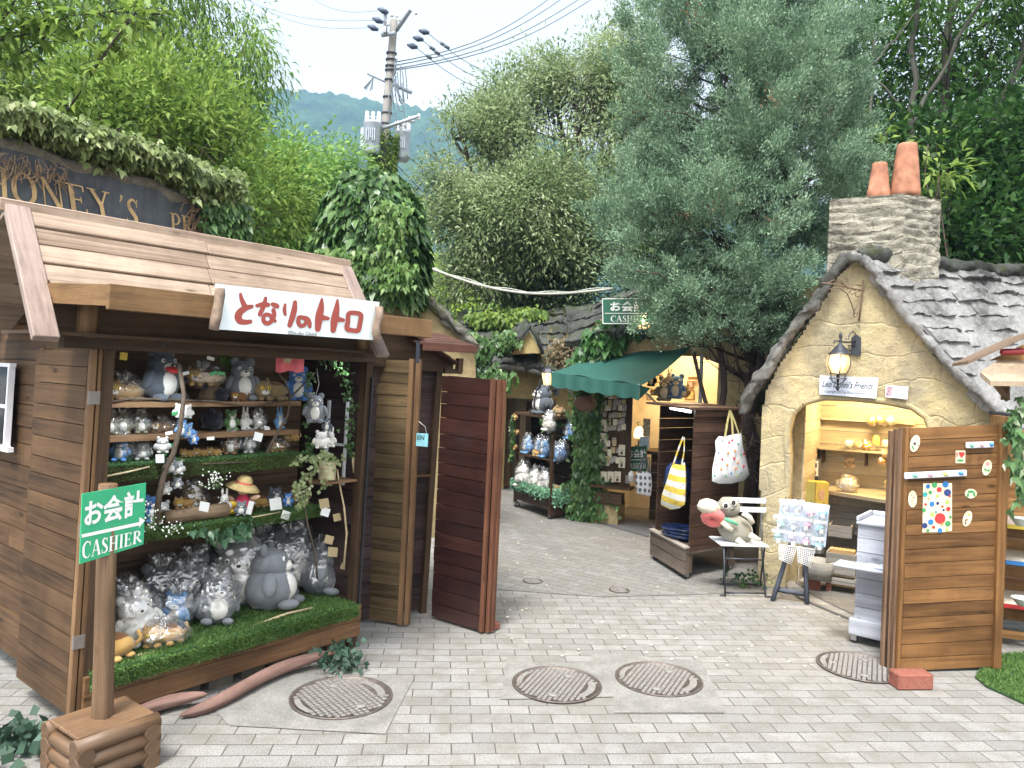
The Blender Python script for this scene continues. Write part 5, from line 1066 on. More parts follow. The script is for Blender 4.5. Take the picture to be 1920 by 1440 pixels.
mb = MB(); wp_ = [D4.w(*lf(*p), -.01) for p in ((800, 230), (860, 185), (925, 225), (925, 440), (890, 465), (800, 440))]; mb.add([p-D4.b*.03 for p in wp_]+[p+D4.b*.0 for p in wp_], [(5, 4, 3, 2, 1, 0)]+[(i, (i+1) % 6, 6+(i+1) % 6, 6+i) for i in range(6)]); mb.build('backplate', M_BLK, lan)
mb = MB(); W3 = lambda p, d: D4.w(*lf(*p), d)
mb.tube([W3((570, 300), -.21), W3((585, 265), -.21), W3((660, 280), -.2), W3((760, 285), -.12), W3((860, 275), -.03)], 12*mm, 6); mb.tube([W3((720, 240), -.14), W3((760, 250), -.13), W3((775, 170), -.12), W3((820, 145), -.09), W3((850, 180), -.04)], 8*mm, 6); mb.tube([W3((745, 380), -.13), W3((790, 410), -.1), W3((760, 330), -.09), W3((850, 330), -.04)], 8*mm, 6); mb.build('arm', M_BLK, lan)
lamp_light(c2+np.array([0, 0, hgl*.5])-D4.b*.13, 3.0)
sgn = thing('name_sign', 'pale sign reading Leo Lionni\'s Friends screwed above the arch', 'sign', D4(*[dp(1590, 740)[0], -.05, dp(1590, 740)[1]]))
def plate(mb, quad, fr, d, th): 
    w_ = [fr.w(x, y, d) for x, y in quad]; b_ = [p+fr.b*th for p in w_]; mb.add(w_+b_, [(3, 2, 1, 0), (4, 5, 6, 7), (0, 1, 5, 4), (1, 2, 6, 5), (2, 3, 7, 6), (3, 0, 4, 7)])
mb = MB(); plate(mb, [lf(393, 713), lf(1145, 742), lf(1115, 1010), lf(385, 955)], D4, -.06, .012); mb.build('board', plain('pale lilac board', (.62, .68, .80), .3, .04), sgn)
GREY = plain('soft black print', (.03, .032, .04)); mb = MB(); text_px(mb, "Leo Lionni's Friends", [lf(428, 775), lf(1085, 802), lf(1070, 895), lf(420, 858)], D4, -.062, .008, .28); text_px(mb, 'Copyright 2012 by Blueandyellow,LLC', [lf(450, 895), lf(1035, 928), lf(1032, 978), lf(448, 942)], D4, -.062, .0, .2); mb.build('lettering', GREY, sgn)
sg2 = thing('notice_plate', 'small notice plate with a picture and fine print right of the shop sign', 'sign', D4(*[dp(1680, 735)[0], -.05, dp(1680, 735)[1]]))
mb = MB(); plate(mb, [lf(1240, 838), lf(1530, 858), lf(1515, 1020), lf(1235, 990)], D4, -.06, .01); mb.build('board', plain('pale notice', (.66, .71, .80), .3, .04), sg2)
mb = MB(); plate(mb, [lf(1255, 852), lf(1325, 855), lf(1312, 980), lf(1242, 975)], D4, -.062, .001); mb.build('picture', plain('blurred photo', (.32, .22, .26), .4, .8, 60), sg2)
mb = MB()
for i in range(8): plate(mb, [lf(1340-i, 880+i*13+(i > 0)*12), lf(1515-rnd.uniform(0, 60) if i else 1520, 888+i*13+(i > 0)*12), lf(1510-i, 892+i*13+(i > 0)*12), lf(1340-i, 885+i*13+(i > 0)*12)], D4, -.063, .001)
mb.build('fine_print', plain('faint print', (.30, .34, .42)), sg2)
# ---------------- shop interior: shelf, counter, lamps
def ip(x, y, d): return D4.px(x, y, d)
z1 = ip(1600, 846, 1.1)[1]; z2 = ip(1600, 925, .75)[1]
mb = MB(); mb.bx(D4, (xi0+.02, xi1-.02), (1.02, 1.248), (z1, z1+.018), ulong=0); o = mb.build('shelf', WI, yc)
for x in (1541, 1622):
    mb = MB(); a = ip(x, 850, 1.1); mb.bx(D4, (a[0], a[0]+.014), (1.08, 1.24), (z1-.13, z1)); mb.build('shelf_bracket', WDD, o)
mb = MB(); zz = ip(1560, 787, 1.2)[1]; mb.bx(D4, (xi0+.02, xi1-.4), (1.14, 1.248), (zz, zz+.014), ulong=0); mb.build('shelf', WI, yc)
mb = MB(); a = ip(1545, 920, .72); mb.add([D4(a[0], .75, z2), D4(a[0]+.45, .55, z2), D4(xi1-.02, .42, z2), D4(xi1-.02, 1.24, z2), D4(a[0], 1.24, z2)]+[D4(a[0], .75, z2-.03), D4(a[0]+.45, .55, z2-.03), D4(xi1-.02, .42, z2-.03), D4(xi1-.02, 1.24, z2-.03), D4(a[0], 1.24, z2-.03)], [(0, 1, 2, 3, 4), (9, 8, 7, 6, 5), (0, 5, 6, 1), (1, 6, 7, 2), (2, 7, 8, 3)], [[(0, 0), (.5, .2), (1, .3), (1, .8), (0, .5)]]*2+[[(0, 0), (0, .03), (.5, .03), (.5, 0)]]*3); cnt = mb.build('counter_top', WI, yc)
mb = MB(); mb.planks(D4, (a[0]+.02, xi1), (.02, z2-.03), .95, 6, .02); mb.bx(D4, (a[0], xi1), (.7, .95), (.40, .42)); mb.build('counter_base', WG, yc)
mb = MB(); mb.lathe([(.05, 0), (.055, -.05), (.03, -.09), (.001, -.1)], D4((xi0+xi1)/2, .75, 1.80), 14); mb.build('ceiling_lamp', emit('warm lamp', (1, .75, .4), 6), yc)
lamp_light(D4((xi0+xi1)/2-.15, .75, 1.66), 19, (1, .72, .36), .06); lamp_light(D4((xi0+xi1)/2+.4, .6, 1.66), 15, (1, .72, .36), .06)
# ================================================================== DOOR WITH STICKERS
dl_, dr_ = G(1667, 1262), G(1873, 1258); Dd = Fr((dl_[0], dl_[1], 0), math.degrees(math.atan2(dr_[1]-dl_[1], dr_[0]-dl_[0])), .0, .0)
v0, v1, v2, v3 = Dd.px(1699, 803), Dd.px(1886, 795), Dd.px(1873, 1250), Dd.px(1682, 1260)
def dfn(x, y, z):   # x 0..1, z 0..1 across the slightly sagging leaf
    b = np.array(v3)*(1-x)+np.array(v2)*x; t = np.array(v0)*(1-x)+np.array(v1)*x; q = b*(1-z)+t*z; return Dd(q[0], y, q[1])
WH = wood('warm brown planks', (.075, .036, .013), (.27, .135, .05), .5)
sdoor = thing('shop_door', 'open warm brown plank door covered with stickers and peg rails', 'door', Dd.o, Dd.az)
dW = v1[0]-v0[0]; dH = v0[1]-v3[1]; df_ = lambda x, y, z: dfn(x/dW, y, z/dH)
mb = MB(); mb.planks(df_, (.024, dW-.05), (.0, dH), .0, 18, .02, jy=.002); mb.build('planks', WH, sdoor)
for xa, xb, y in ((.0, .022, -.003), (dW-.05, dW, -.022)): mb = MB(); mb.bx(df_, (xa, xb), (y, y+.045), (-.004, dH+.004), ulong=2); mb.build('stile', WH, sdoor, bevel=.003)
WBD = wood('worn brown edge', (.06, .032, .02), (.30, .19, .12), .7)
for i, (xo, y) in enumerate(((-.002, .024), (-.016, .052), (-.028, .082))): mb = MB(); mb.bx(df_, (xo-.014, xo), (y, y+.026), (-.02-.02*i, dH+.0-.01*i), ulong=2); mb.build('leaf_edge', WBD, sdoor)
mb = MB(); mb.bx(df_, (-.03, dW-.04), (.055, .075), (-.02, dH-.01)); mb.build('rear_leaf', WBD, sdoor)
brick(G(1707, 1288), Dd.az*57.3-2, .215, 'big red brick holding the sticker covered door open')
sc4 = lambda cx, cy: (1560+cx/2.6667, 780+cy/2.6667)
def dpt(cx, cy, d=-.004): return Dd.w(*sc4(cx, cy), d)
def disc(mb, cx, cy, rx, ry, d, n=20, rot=0):
    pts = []
    for k in range(n):
        a = 2*math.pi*k/n; x, y = rx*math.cos(a), ry*math.sin(a); pts.append(dpt(cx+x*math.cos(rot)-y*math.sin(rot), cy+x*math.sin(rot)+y*math.cos(rot), d))
    mb.add(pts, [tuple(range(n))])
CREAM = plain('cream paper', (.66, .58, .40), .5, .06); colr = {k: plain('sticker '+k, c, .5, .05) for k, c in dict(red=(.55, .03, .03), blue=(.02, .16, .42), green=(.04, .25, .08), navy=(.02, .04, .16), teal=(.03, .30, .30), lime=(.30, .45, .08), orange=(.62, .25, .05), pink=(.60, .22, .25), black=(.03, .03, .03), yellow=(.65, .48, .05), brown=(.2, .1, .05)).items()}
def sticker(label, shape, marks, rot=.25):
    cx, cy, rx, ry = shape; o = thing('sticker', label, 'sticker', dpt(cx, cy), 0, 'cream stickers on the brown door')
    mb = MB(); (disc(mb, cx, cy, rx, ry, -.004, 28, rot) if rot is not None else mb.add([dpt(cx+a*rx, cy+b*ry, -.004) for a, b in ((-1, -1), (1, -1), (1, 1), (-1, 1))], [(0, 1, 2, 3)])); mb.build('paper', CREAM, o)
    for i, (c, x, y, a, b, r) in enumerate(marks): mb = MB(); disc(mb, x, y, a, b, -.0055-.0004*i, 14, r); mb.build('print', colr[c], o)
sticker('oval cream sticker with a dark flower at the top left of the door', (415, 137, 24, 43), [('black', 414, 138, 7, 7, 0), ('green', 405, 158, 12, 4, 1), ('pink', 424, 116, 4, 3, 0), ('black', 432, 148, 3, 3, 0)])
sticker('oval cream sticker with a rose on the right of the door', (775, 258, 23, 40), [('pink', 778, 240, 10, 9, 0), ('green', 768, 268, 9, 5, .6), ('green', 784, 272, 9, 5, -.6)])
sticker('oval cream sticker with small blossoms left of the dotted poster', (403, 415, 22, 42), [('orange', 398, 396, 4, 4, 0), ('red', 410, 408, 4, 4, 0), ('orange', 400, 425, 4, 4, 0), ('lime', 407, 440, 5, 3, 0)], 0)
sticker('oval cream sticker with pale leaves low on the right of the door', (677, 513, 22, 40), [('lime', 684, 492, 9, 5, .5), ('brown', 672, 520, 8, 5, -.5), ('brown', 668, 535, 5, 8, 0)], .3)
sticker('cream sticker in the outline of a curved green leaf', (694, 388, 30, 24), [('green', 694, 378, 16, 7, 0), ('green', 680, 396, 6, 11, .2), ('green', 712, 392, 6, 12, -.2)], 0)
hs_ = thing('sticker', 'rectangular sticker with the letter I and a dark red heart', 'sticker', dpt(642, 205)); mb = MB(); mb.add([dpt(x, y, -.004) for x, y in ((618, 173), (667, 173), (666, 236), (618, 236))], [(0, 1, 2, 3)]); mb.build('paper', CREAM, hs_)
mb = MB(); text_px(mb, 'I', [sc4(622, 180), sc4(628, 180), sc4(628, 205), sc4(622, 205)], Dd, -.006, .04); disc(mb, 642, 188, 8, 9, -.0062); disc(mb, 656, 188, 8, 9, -.0066); mb.add([dpt(x, y, -.007) for x, y in ((635, 192), (663, 192), (649, 210))], [(0, 1, 2)]); mb.build('heart', colr['red'], hs_); mb = MB(); disc(mb, 642, 222, 18, 6, -.006); mb.build('leaf', colr['green'], hs_)
po = thing('dotted_poster', 'cream poster with big coloured dots pinned to the brown door', 'poster', dpt(525, 560)); mb = MB(); mb.add([dpt(x, y, -.004) for x, y in ((456, 337), (600, 335), (600, 575), (560, 580), (452, 582))], [(0, 1, 2, 3, 4)]); mb.build('paper', CREAM, po)
dots = [('blue', 480, 352, 11), ('green', 513, 345, 14), ('red', 536, 368, 13), ('blue', 568, 342, 16), ('navy', 578, 383, 18), ('green', 492, 382, 9), ('teal', 466, 392, 12), ('blue', 500, 440, 13), ('red', 468, 442, 7), ('navy', 529, 436, 8), ('red', 552, 452, 6), ('lime', 578, 430, 10), ('red', 541, 512, 27), ('blue', 494, 530, 14), ('navy', 464, 548, 14), ('green', 580, 538, 14), ('red', 508, 556, 8), ('lime', 502, 492, 9), ('red', 582, 464, 11), ('navy', 558, 470, 6), ('green', 480, 572, 8), ('blue', 540, 572, 12), ('orange', 552, 540, 6), ('lime', 528, 400, 7), ('green', 592, 505, 7), ('orange', 484, 412, 5), ('lime', 575, 568, 7), ('teal', 520, 480, 6), ('green', 460, 470, 10), ('red', 590, 400, 6)]
for i, (c, x, y, r) in enumerate(dots): mb = MB(); disc(mb, x, y, r, r, -.0055-.0001*i, 18); mb.build('dot', colr[c], po)
PW = plain('peg rail paint', (.62, .66, .74), .4, .05)
def rail(lab, q, pegs):
    o = thing('peg_rail', lab, 'peg rail', dpt(*q[0])); mb = MB(); plate(mb, [sc4(*p) for p in q], Dd, -.022, .018); mb.build('rail', PW, o, bevel=.004)
    for c, x, y, k in pegs: mb = MB(); a = dpt(x, y, -.02); b = dpt(x-12*k, y-4*k, -.055); mb.tube([a, b], [.006, .008], 8); mb.blob(b, .0125, None, 10); mb.build('peg', plain('peg '+c, dict(mint=(.15, .45, .33), rose=(.65, .3, .36), blue=(.05, .22, .55), lemon=(.65, .55, .12))[c], .3), o)
rail('long pale peg rail with four coloured pegs above the poster', [(368, 285), (676, 270), (676, 301), (368, 316)], [('mint', 425, 302, 1), ('rose', 500, 298, 1), ('lemon', 578, 294, 1), ('blue', 655, 290, 1)])
rail('short pale peg rail with three round knobs near the top corner of the door', [(676, 132), (812, 128), (812, 158), (676, 162)], [('mint', 703, 148, .2), ('rose', 753, 146, .2), ('blue', 801, 143, .2)])
# ================================================================== WHITE CHEST
WW = wood('white limed boards', (.40, .42, .48), (.66, .69, .76), .6, .7)
wc_ = G(1602, 1208); Wc = Fr((wc_[0]+.0, wc_[1]+.02, 0), -38)
cs_ = thing('white_chest', 'white limewashed board chest on castors with a folding side tray', 'chest', Wc.o, math.radians(-38))
zt_ = .87
mb = MB(); mb.planks(Wc, (.0, .50), (.16, .80), .0, 7, .018, jy=.001); mb.bx(Wc, (0, .5), (.02, .34), (.16, .80)); mb.build('body', WW, cs_)
mb = MB(); mb.bx(Wc, (-.03, .53), (-.02, .36), (.06, .17)); mb.build('plinth', WW, cs_, bevel=.006)
mb = MB(); mb.bx(Wc, (-.01, .52), (-.02, .35), (.80, .82)); mb.bx(Wc, (-.01, .01), (-.02, .35), (.82, .855)); mb.bx(Wc, (.01, .52), (.33, .35), (.82, .855)); mb.build('tray_top', WW, cs_, bevel=.006)
mb = MB(); mb.bx(Wc, (-.10, .45), (-.19, -.025), (.535, .55)); tr_ = mb.build('side_tray', WW, cs_, bevel=.004)
mb = MB(); mb.tube([Wc(.2, -.02, .52), Wc(.23, -.03, .40), Wc(.30, -.14, .53)], .004, 5); mb.tube([Wc(.33, -.015, .53), Wc(.33, -.012, .25)], .006, 5); mb.build('tray_support', M_BLK, cs_)
def castor(parent, K, x, y, z=.06, r=.026):
    mb = MB(); M3 = Matrix.Rotation(math.pi/2, 3, 'X'); mb.lathe([(r*.5, -.012), (r, -.011), (r, .011), (r*.5, .012)], K(x, y, r), 14, M=Matrix.Rotation(K.az, 3, 'Z') @ M3); o = mb.build('castor', plain('black rubber', (.03, .03, .03), .6), parent); mb = MB(); mb.bx(K, (x-.018, x+.018), (y-.018, y-.014), (r*.8, z)); mb.bx(K, (x-.018, x+.018), (y+.014, y+.018), (r*.8, z)); mb.bx(K, (x-.02, x+.02), (y-.02, y+.02), (z-.004, z)); mb.build('fork', plain('zinc', (.4, .4, .4), .4, metal=.8), o)
for x, y in ((.0, .02), (.48, .02), (.0, .32)): castor(cs_, Wc, x, y)
mb = MB(); 
for i in range(4): mb.bx(Fr(Wc(.02+.08*i, -.15+.01*i, .551), -38+rnd.uniform(-9, 9)), (-.02, .12), (0, .10), (.004*i, .004*i+.006))
mb.build('packets', plain('clear packet sheen', (.62, .68, .80), .2, .25, 40), label='pale flat packets fanned out on the white side tray', cat='packets')
pk = thing('wrapped_set', 'clear wrapped dish set with orange flowers on the white chest', 'gift set', Wc(.28, .1, .82)); mb = MB(); Kp = Fr(Wc(.16, .12, .82), -20); mb.bx(Kp, (0, .2), (0, .008), (.0, .17)); mb.build('card', plain('white card', (.72, .74, .76), .4), pk); mb = MB(); mb.lathe([(.03, .0), (.085, .015), (.088, .02), (.03, .006)], Wc(.26, .05, .824), 18); mb.build('dish', plain('pale dish', (.6, .63, .7), .2), pk)
mb = MB(); mb.blob(Kp(.1, -.003, .09), (.045, .002, .055), Matrix.Rotation(Kp.az, 3, 'Z')); mb.build('print', plain('grey print', (.4, .42, .42)), pk); mb = MB()
for a in ((.13, .14), (.15, .08), (.16, .05), (.09, .15)): mb.blob(Kp(a[0], -.004, a[1]), .010, None, 8)
mb.build('flower_print', colr['orange'], pk)
# ================================================================== RIGHT EDGE STALL
Eo = P(1888, 1000, 5.15); Ef = Fr((Eo[0], 5.15, 0), -22)
es = thing('display_hut', 'orange brown display hut with coloured shelf edges cut by the right edge', 'market stall', Ef.o, math.radians(-22))
WOr = wood('orange varnished planks', (.16, .075, .022), (.50, .28, .11), .4)
mb = MB(); mb.planks(Ef, (-.02, 1.0), (.06, 1.45), .45, 14, .02, jy=.002); mb.build('back_wall', WOr, es)
mb = MB(); mb.bx(Ef, (-.04, .0), (.0, .47), (.06, 1.55)); mb.build('side_wall', WOr, es)
for z, c, nm in ((P(1895, 992, 5.1)[2], 'yellow', 0), (P(1895, 1060, 5.1)[2], 'blue', 0), (P(1895, 1142, 5.1)[2], 'red', 0)):
    mb = MB(); mb.bx(Ef, (.0, .9), (-.0, .44), (z, z+.022)); o = mb.build('shelf', plain('white shelf top', (.72, .68, .60), .35), es); mb = MB(); mb.bx(Ef, (.0, .9), (-.012, -.001), (z-.002, z+.024)); mb.build('edging', colr[c], o)
mb = MB(); mb.bx(Ef, (-.02, .9), (.0, .03), (.05, .10)); mb.build('base_rail', WOr, es)
# roof of the hut: rake, flap, red board
rf2 = Fr(P(1850, 690, 4.9), 0); rq = lambda x, y, Y: P(x, y, Y)
mb = MB(); a, b = rq(1815, 683, 4.85), rq(1935, 628, 4.75); up = np.array([0, 0, .022]); bk = np.array([.35, .9, 0])*.6
mb.add([a, b, b+bk, a+bk, a+up, b+up, b+bk+up, a+bk+up], [(3, 2, 1, 0), (4, 5, 6, 7), (0, 1, 5, 4), (1, 2, 6, 5), (3, 0, 4, 7)], [[(0, 0), (.5, 0), (.5, .3), (0, .3)]]*5); mb.build('roof', wood('worn hut roof', (.10, .06, .04), (.33, .24, .17)), es)
mb = MB(); q = [rq(1838, 697, 4.6), rq(1870, 676, 4.9), rq(1990, 676, 4.9), rq(1990, 716, 4.5), rq(1857, 714, 4.5)]
mb.add(q+[p-np.array([0, 0, .03]) for p in q], [(4, 3, 2, 1, 0), (5, 6, 7, 8, 9), (0, 5, 9, 4), (4, 9, 8, 3)], [[(0, 0), (.2, .1), (.8, .1), (.8, 0), (.2, 0)]]*2+[[(0, 0), (.1, 0), (.1, .1), (0, .1)]]*2); mb.build('flap', wood('grey tan flap', (.25, .18, .12), (.52, .42, .30)), es)
mb = MB(); mb.tube([rq(1862, 715, 4.6), rq(1888, 748, 4.7)], .022, 4); mb.tube([rq(1885, 722, 4.75), rq(1885, 750, 4.75)], .03, 4); mb.build('strut', WE, es)
mb = MB(); a, b = rq(1877, 660, 4.83), rq(1990, 657, 4.83); mb.tube([a, b], .02, 4); mb.build('red_board', plain('dark red board', (.28, .03, .04), .4), es)
gf = Fr(tuple(P(1875, 650, 4.95)[:2]), 0); mb = MB(); mb.prism([gf.px(x, y, 0) for x, y in ((1858, 676), (1935, 640), (1995, 640), (1995, 676))], lambda x, d, z: gf(x, d, z), .02); mb.build('gable', WOr, es)
for i, (x, y, lab) in enumerate(((1915, 978, 'pale bowl on the yellow edged shelf'), (1918, 1128, 'pale wrapped bowl on the red edged shelf'))): mb = MB(); mb.lathe([(.03, 0), (.07, .05), (.075, .055), (.06, .05), (.02, .01)], P(x, y+8, 5.0), 18); mb.build('bowl', plain('pale bowl', (.62, .68, .62), .25), label=lab, cat='bowl')
mb = MB(); mb.bx(Fr(P(1925, 870, 4.95), -10), (-.06, .1), (0, .01), (-.12, .12)); mb.build('print_panel', plain('cream floral print', (.6, .5, .36), .5, .5, 25), label='cream floral print panel hanging in the hut', cat='panel')
ivy_patch('ivy', 'variegated ivy dangling at the corner of the display hut', iv([(1895, 790), (1905, 830), (1900, 870), (1912, 900), (1890, 810), (1915, 770), (1905, 930)], 4.7, 8, 12), 150, .055, foliage('variegated ivy', (.03, .08, .03), (.10, .2, .07), .2, 8, tip=(.5, .52, .40)))
mb = MB(); mb.lathe([(.02, 0), (.10, .05), (.12, .09), (.11, .09), (.02, .03)], P(1885, 795, 5.6), 14); mb.build('dark_bowl', plain('black plastic', (.02, .02, .025), .5), label='black plastic gutter bowl under the mossy eave', cat='bowl')
# turf mat
def turf(name, label, poly, fn, n, h, kind=None, m=None, drape=None):
    """poly in local 2D; fn(x, y, z) world"""
    m = m or foliage('artificial turf', (.03, .085, .018), (.15, .26, .07), .2, 6, .5); xs = [p[0] for p in poly]; ys = [p[1] for p in poly]; ps, ds = [], []
    while len(ps) < n:
        x, y = rnd.uniform(min(xs), max(xs)), rnd.uniform(min(ys), max(ys))
        if inpoly(x, y, poly): ps.append(fn(x, y, 0)); ds.append((rnd.gauss(0, .4), rnd.gauss(0, .4), 1))
    if drape: 
        for p, d in drape(): ps.append(p); ds.append(d)
    root = thing(name, label, 'turf mat', ps[0]); ps = np.array(ps); leaf_obj('blades', m, ps, ds, unit(len(ps)), NR.uniform(.6, 1.2, len(ps))*h, h*.22, root, 0)
    mb = MB(); nn = len(poly); mb.add([fn(p[0], p[1], .003) for p in poly]+[fn(p[0], p[1], -.003) for p in poly], [tuple(range(nn))]+[(i, (i+1) % nn, nn+(i+1) % nn, nn+i) for i in range(nn)]); mb.build('backing', plain('turf backing', (.015, .06, .012), .9), root); return root
turf('turf_mat', 'green artificial turf mat on the ground at the right edge', [tuple(G(x, y)[:2]) for x, y in ((1828, 1272), (1860, 1232), (1990, 1220), (1990, 1345), (1920, 1322), (1850, 1290))], lambda x, y, z: np.array([x, y, .008+z]), 9000, .022)
# ================================================================== CASHIER SHOP (middle)
K5 = Fr(G(1092, 975), -24); kp = lambda x, y, d=0: K5.px(x, y, d); kw = lambda x, y, d=0: K5.w(x, y, d)
ks = thing('cashier_shop', 'ivy clad yellow stone shop under the green awning', 'shop', K5.o, math.radians(-24))
x0_ = kp(1075, 900)[0]; x1_ = kp(1126, 900)[0]; x2_ = kp(1338, 900)[0]; x3_ = kp(1560, 900)[0]; zo = kp(1230, 668)[1]; ztop = kp(1230, 575)[1]
mb = MB(); outk = [(x0_, 0), (x0_, kp(1090, 640)[1]), kp(1130, 600), kp(1200, 560), (x3_, ztop+.3), (x3_, 0), (x2_, 0), (x2_, zo-.05), (x2_-.25, zo+.02), (x1_+.1, zo+.02), (x1_, zo-.1), (x1_, 0)]
mb.prism(outk, lambda x, d, z: K5(x, d, z), .3); skin(mb, outk, [(0, 0), (0, 0), (0, 0)], lambda x, y, z: K5(x, y-.02, z), .05, .03, 8); mb.build('front_wall', YS2, ks)
mb = MB(); mb.bx(K5, (x1_-.3, x2_+.6), (1.3, 1.33), (0, 2.6)); mb.build('back_wall', plain('cream plaster wall', (.62, .55, .42), .8, .12, 5, .3), ks)
mb = MB(); mb.bx(K5, (x1_-.02, x1_), (.3, 1.3), (0, 2.5)); mb.bx(K5, (x2_, x2_+.02), (.3, 1.3), (0, 2.5)); mb.bx(K5, (x1_, x2_), (.3, 1.3), (2.3, 2.32)); mb.build('inner_walls', MATS['cream plaster wall'], ks)
slate_roof('roof', ks, kw(1060, 640, -.2), kw(1380, 575, -.2), kw(1130, 560, 1.0), kw(1420, 480, 1.2), 4, SLM, .05, .05, .5)
lamp_light(K5((x1_+x2_)/2+.2, .8, 2.1), 15, (1, .72, .38), .08); lamp_light(K5(x1_+.5, .9, 1.45), 4, (1, .7, .35), .05)
mb = MB(); mb.lathe([(.05, 0), (.07, -.05), (.02, -.08)], K5((x1_+x2_)/2+.2, .8, 2.27), 12); mb.build('ceiling_lamp', MATS['warm lamp'], ks)
# counter
zc = kp(1210, 845, .3)[1]
mb = MB(); mb.bx(K5, (x1_+.42, x2_-.1), (.28, .75), (zc-.04, zc)); mb.build('counter', WDD, ks); mb = MB(); mb.planks(K5, (x1_+.5, x2_-.1), (0.02, zc-.04), .42, 7); mb.build('counter_front', WDD, ks)
sheet('door_mat', [G(x, y)[:2] for x, y in ((1108, 978), (1215, 1008), (1224, 985), (1150, 965))], plain('grey rubber mat', (.10, .10, .105), .9, .2, 40), .012, None); bpy.context.scene.collection.objects[-1]['label'] = 'dark grey mat lying in front of the cashier counter'; bpy.context.scene.collection.objects[-1]['category'] = 'door mat'
# awning
aw = thing('awning', 'dark green canvas awning with scalloped valance', 'awning', kw(1170, 690, -.3)); GRN = plain('dark green canvas', (.012, .082, .065), .75, .12, 6, .25, bscale=500)
bL, bR = kw(1103, 668, -.02), kw(1296, 652, -.02); fL, fR = kw(1034, 698, -1.0), kw(1200, 722, -.95)
mb = MB(); nu, nv = 24, 10; vs = []
for j in range(nv+1):
    for i in range(nu+1):
        u, v = i/nu, j/nv; p = (bL*(1-u)+bR*u)*(1-v)+(fL*(1-u)+fR*u)*v; p = p+np.array([0, 0, -.035*math.sin(math.pi*v)*(1+.3*math.sin(u*9))+.012*math.sin(u*14+v*3)]); vs.append(p)
mb.add(vs, [(j*(nu+1)+i, j*(nu+1)+i+1, (j+1)*(nu+1)+i+1, (j+1)*(nu+1)+i) for j in range(nv) for i in range(nu)], None, True); mb.build('canopy', GRN, aw)
mb = MB(); n = 66; vs = []
for i in range(n+1):
    u = i/n; p = fL*(1-u)+fR*u; dz_ = .14+.022*abs(math.sin(u*math.pi*5.5)); q = p+K5.b*(-.012*math.sin(u*40)); vs += [p, p*.5+q*.5-np.array([0, 0, dz_*.5]), q-np.array([0, 0, dz_])]
mb.add(vs, [(i*3+k, (i+1)*3+k, (i+1)*3+k+1, i*3+k+1) for i in range(n) for k in (0, 1)], None, True); mb.build('valance', GRN, aw); mb = MB()
sd_ = [bL, fL]; mb.add([fR, bR, fR-np.array([0, 0, .15]), fR*.8+bR*.2-np.array([0, 0, .12])], [(0, 2, 3)]); mb.build('side_flap', GRN, aw)
GP = plain('grey awning pole', (.30, .33, .36), .4, .05); mb = MB(); mb.tube([kw(1197, 722, -.93), kw(1232, 757, -.1)], .014, 6); mb.tube([fL+K5.b*.03, kw(1120, 790, -.05)], .012, 6); mb.build('frame', GP, aw)
mb = MB(); mb.tube([kw(1316, 665, -.05), kw(1312, 770, -.05), kw(1306, 980, -.05)], .022, 8); mb.build('downpipe', GP, label='grey pipe running down right of the awning', cat='pipe')
# cashier sign up on the wall
c2s = thing('cashier_sign', 'dark green hanging sign with white border half hidden by cypress and lantern', 'sign', kw(1170, 585, -.4)); cf = lambda x, y: (1120+x/6.4, 540+y/6.4)
DG = plain('dark green sign face', (.012, .11, .06), .4, .05); WT = plain('white sign lettering', (.74, .76, .74), .4, .03)
mb = MB(); plate(mb, [cf(55, 125), cf(720, 122), cf(720, 430), cf(62, 432)], K5, -.40, .025); mb.build('board', DG, c2s)
mb = MB(); strokes_mesh(mb, [['f', (62, 130, 10), (715, 126, 10)], ['f', (60, 128, 10), (68, 428, 10)], ['f', (66, 426, 10), (715, 426, 10)], ['f', (712, 128, 10), (712, 428, 10)], ['f', (90, 304, 8), (700, 304, 8)]], lambda x, y, o: K5.w(*cf(x, y), -.402-o)); mb.build('border', WT, c2s)
mb = MB(); text_px(mb, 'お会計', [cf(155, 160), cf(570, 160), cf(570, 282), cf(155, 282)], K5, -.404, .035); mb.build('lettering', WT, c2s)
mb = MB(); q = [cf(160, 332), cf(600, 330), cf(600, 404), cf(160, 406)]; serif_text(mb, 'CASHIER', lambda u, v, o: K5.w(*bil(q, u, v), -.404-o)); mb.build('roman_lettering', WT, c2s)
# wall lantern by the sign
def small_lantern(x, y, Y, s, label, lit=1.2, e=3):
    c = P(x, y, Y); o = thing('wall_lantern', label, 'lantern', c); mb = MB(); mb.lathe([(.05*s, 0), (.085*s, .17*s)], c, 6, capb=False, sm=False); mb.build('glass', frosted('lit lantern glass', (.7, .5, .25), .9), o)
    mb = MB(); mb.lathe([(.10*s, .17*s), (.10*s, .18*s), (.07*s, .23*s), (.02*s, .25*s), (.015*s, .28*s)], c, 6, sm=False); mb.lathe([(.055*s, 0), (.055*s, -.02*s), (.03*s, -.07*s), (.005*s, -.11*s)], c, 6)
    for k in range(6): a = k*math.pi/3; mb.tube([c+np.array([math.cos(a)*.052*s, math.sin(a)*.052*s, 0]), c+np.array([math.cos(a)*.088*s, math.sin(a)*.088*s, .17*s])], .006*s, 4)
    mb.tube([c+np.array([0, 0, -.05*s]), c+np.array([.06*s, .06*s, -.09*s]), c+np.array([.14*s, .18*s, -.06*s])], .014*s, 6); mb.build('frame', M_BLK, o)
    mb = MB(); mb.bx(Fr(c+np.array([.14*s, .18*s, -.15*s]), -24), (-.04*s, .04*s), (0, .04*s), (-.0, .22*s)); mb.build('backplate', M_BLK, o); lamp_light(c+np.array([-.02, -.13*s, .08*s]), e); return o
small_lantern(1207, 617, 8.6, 1.15, 'lit black lantern hiding the right end of the dark green cashier sign', 2, 4)
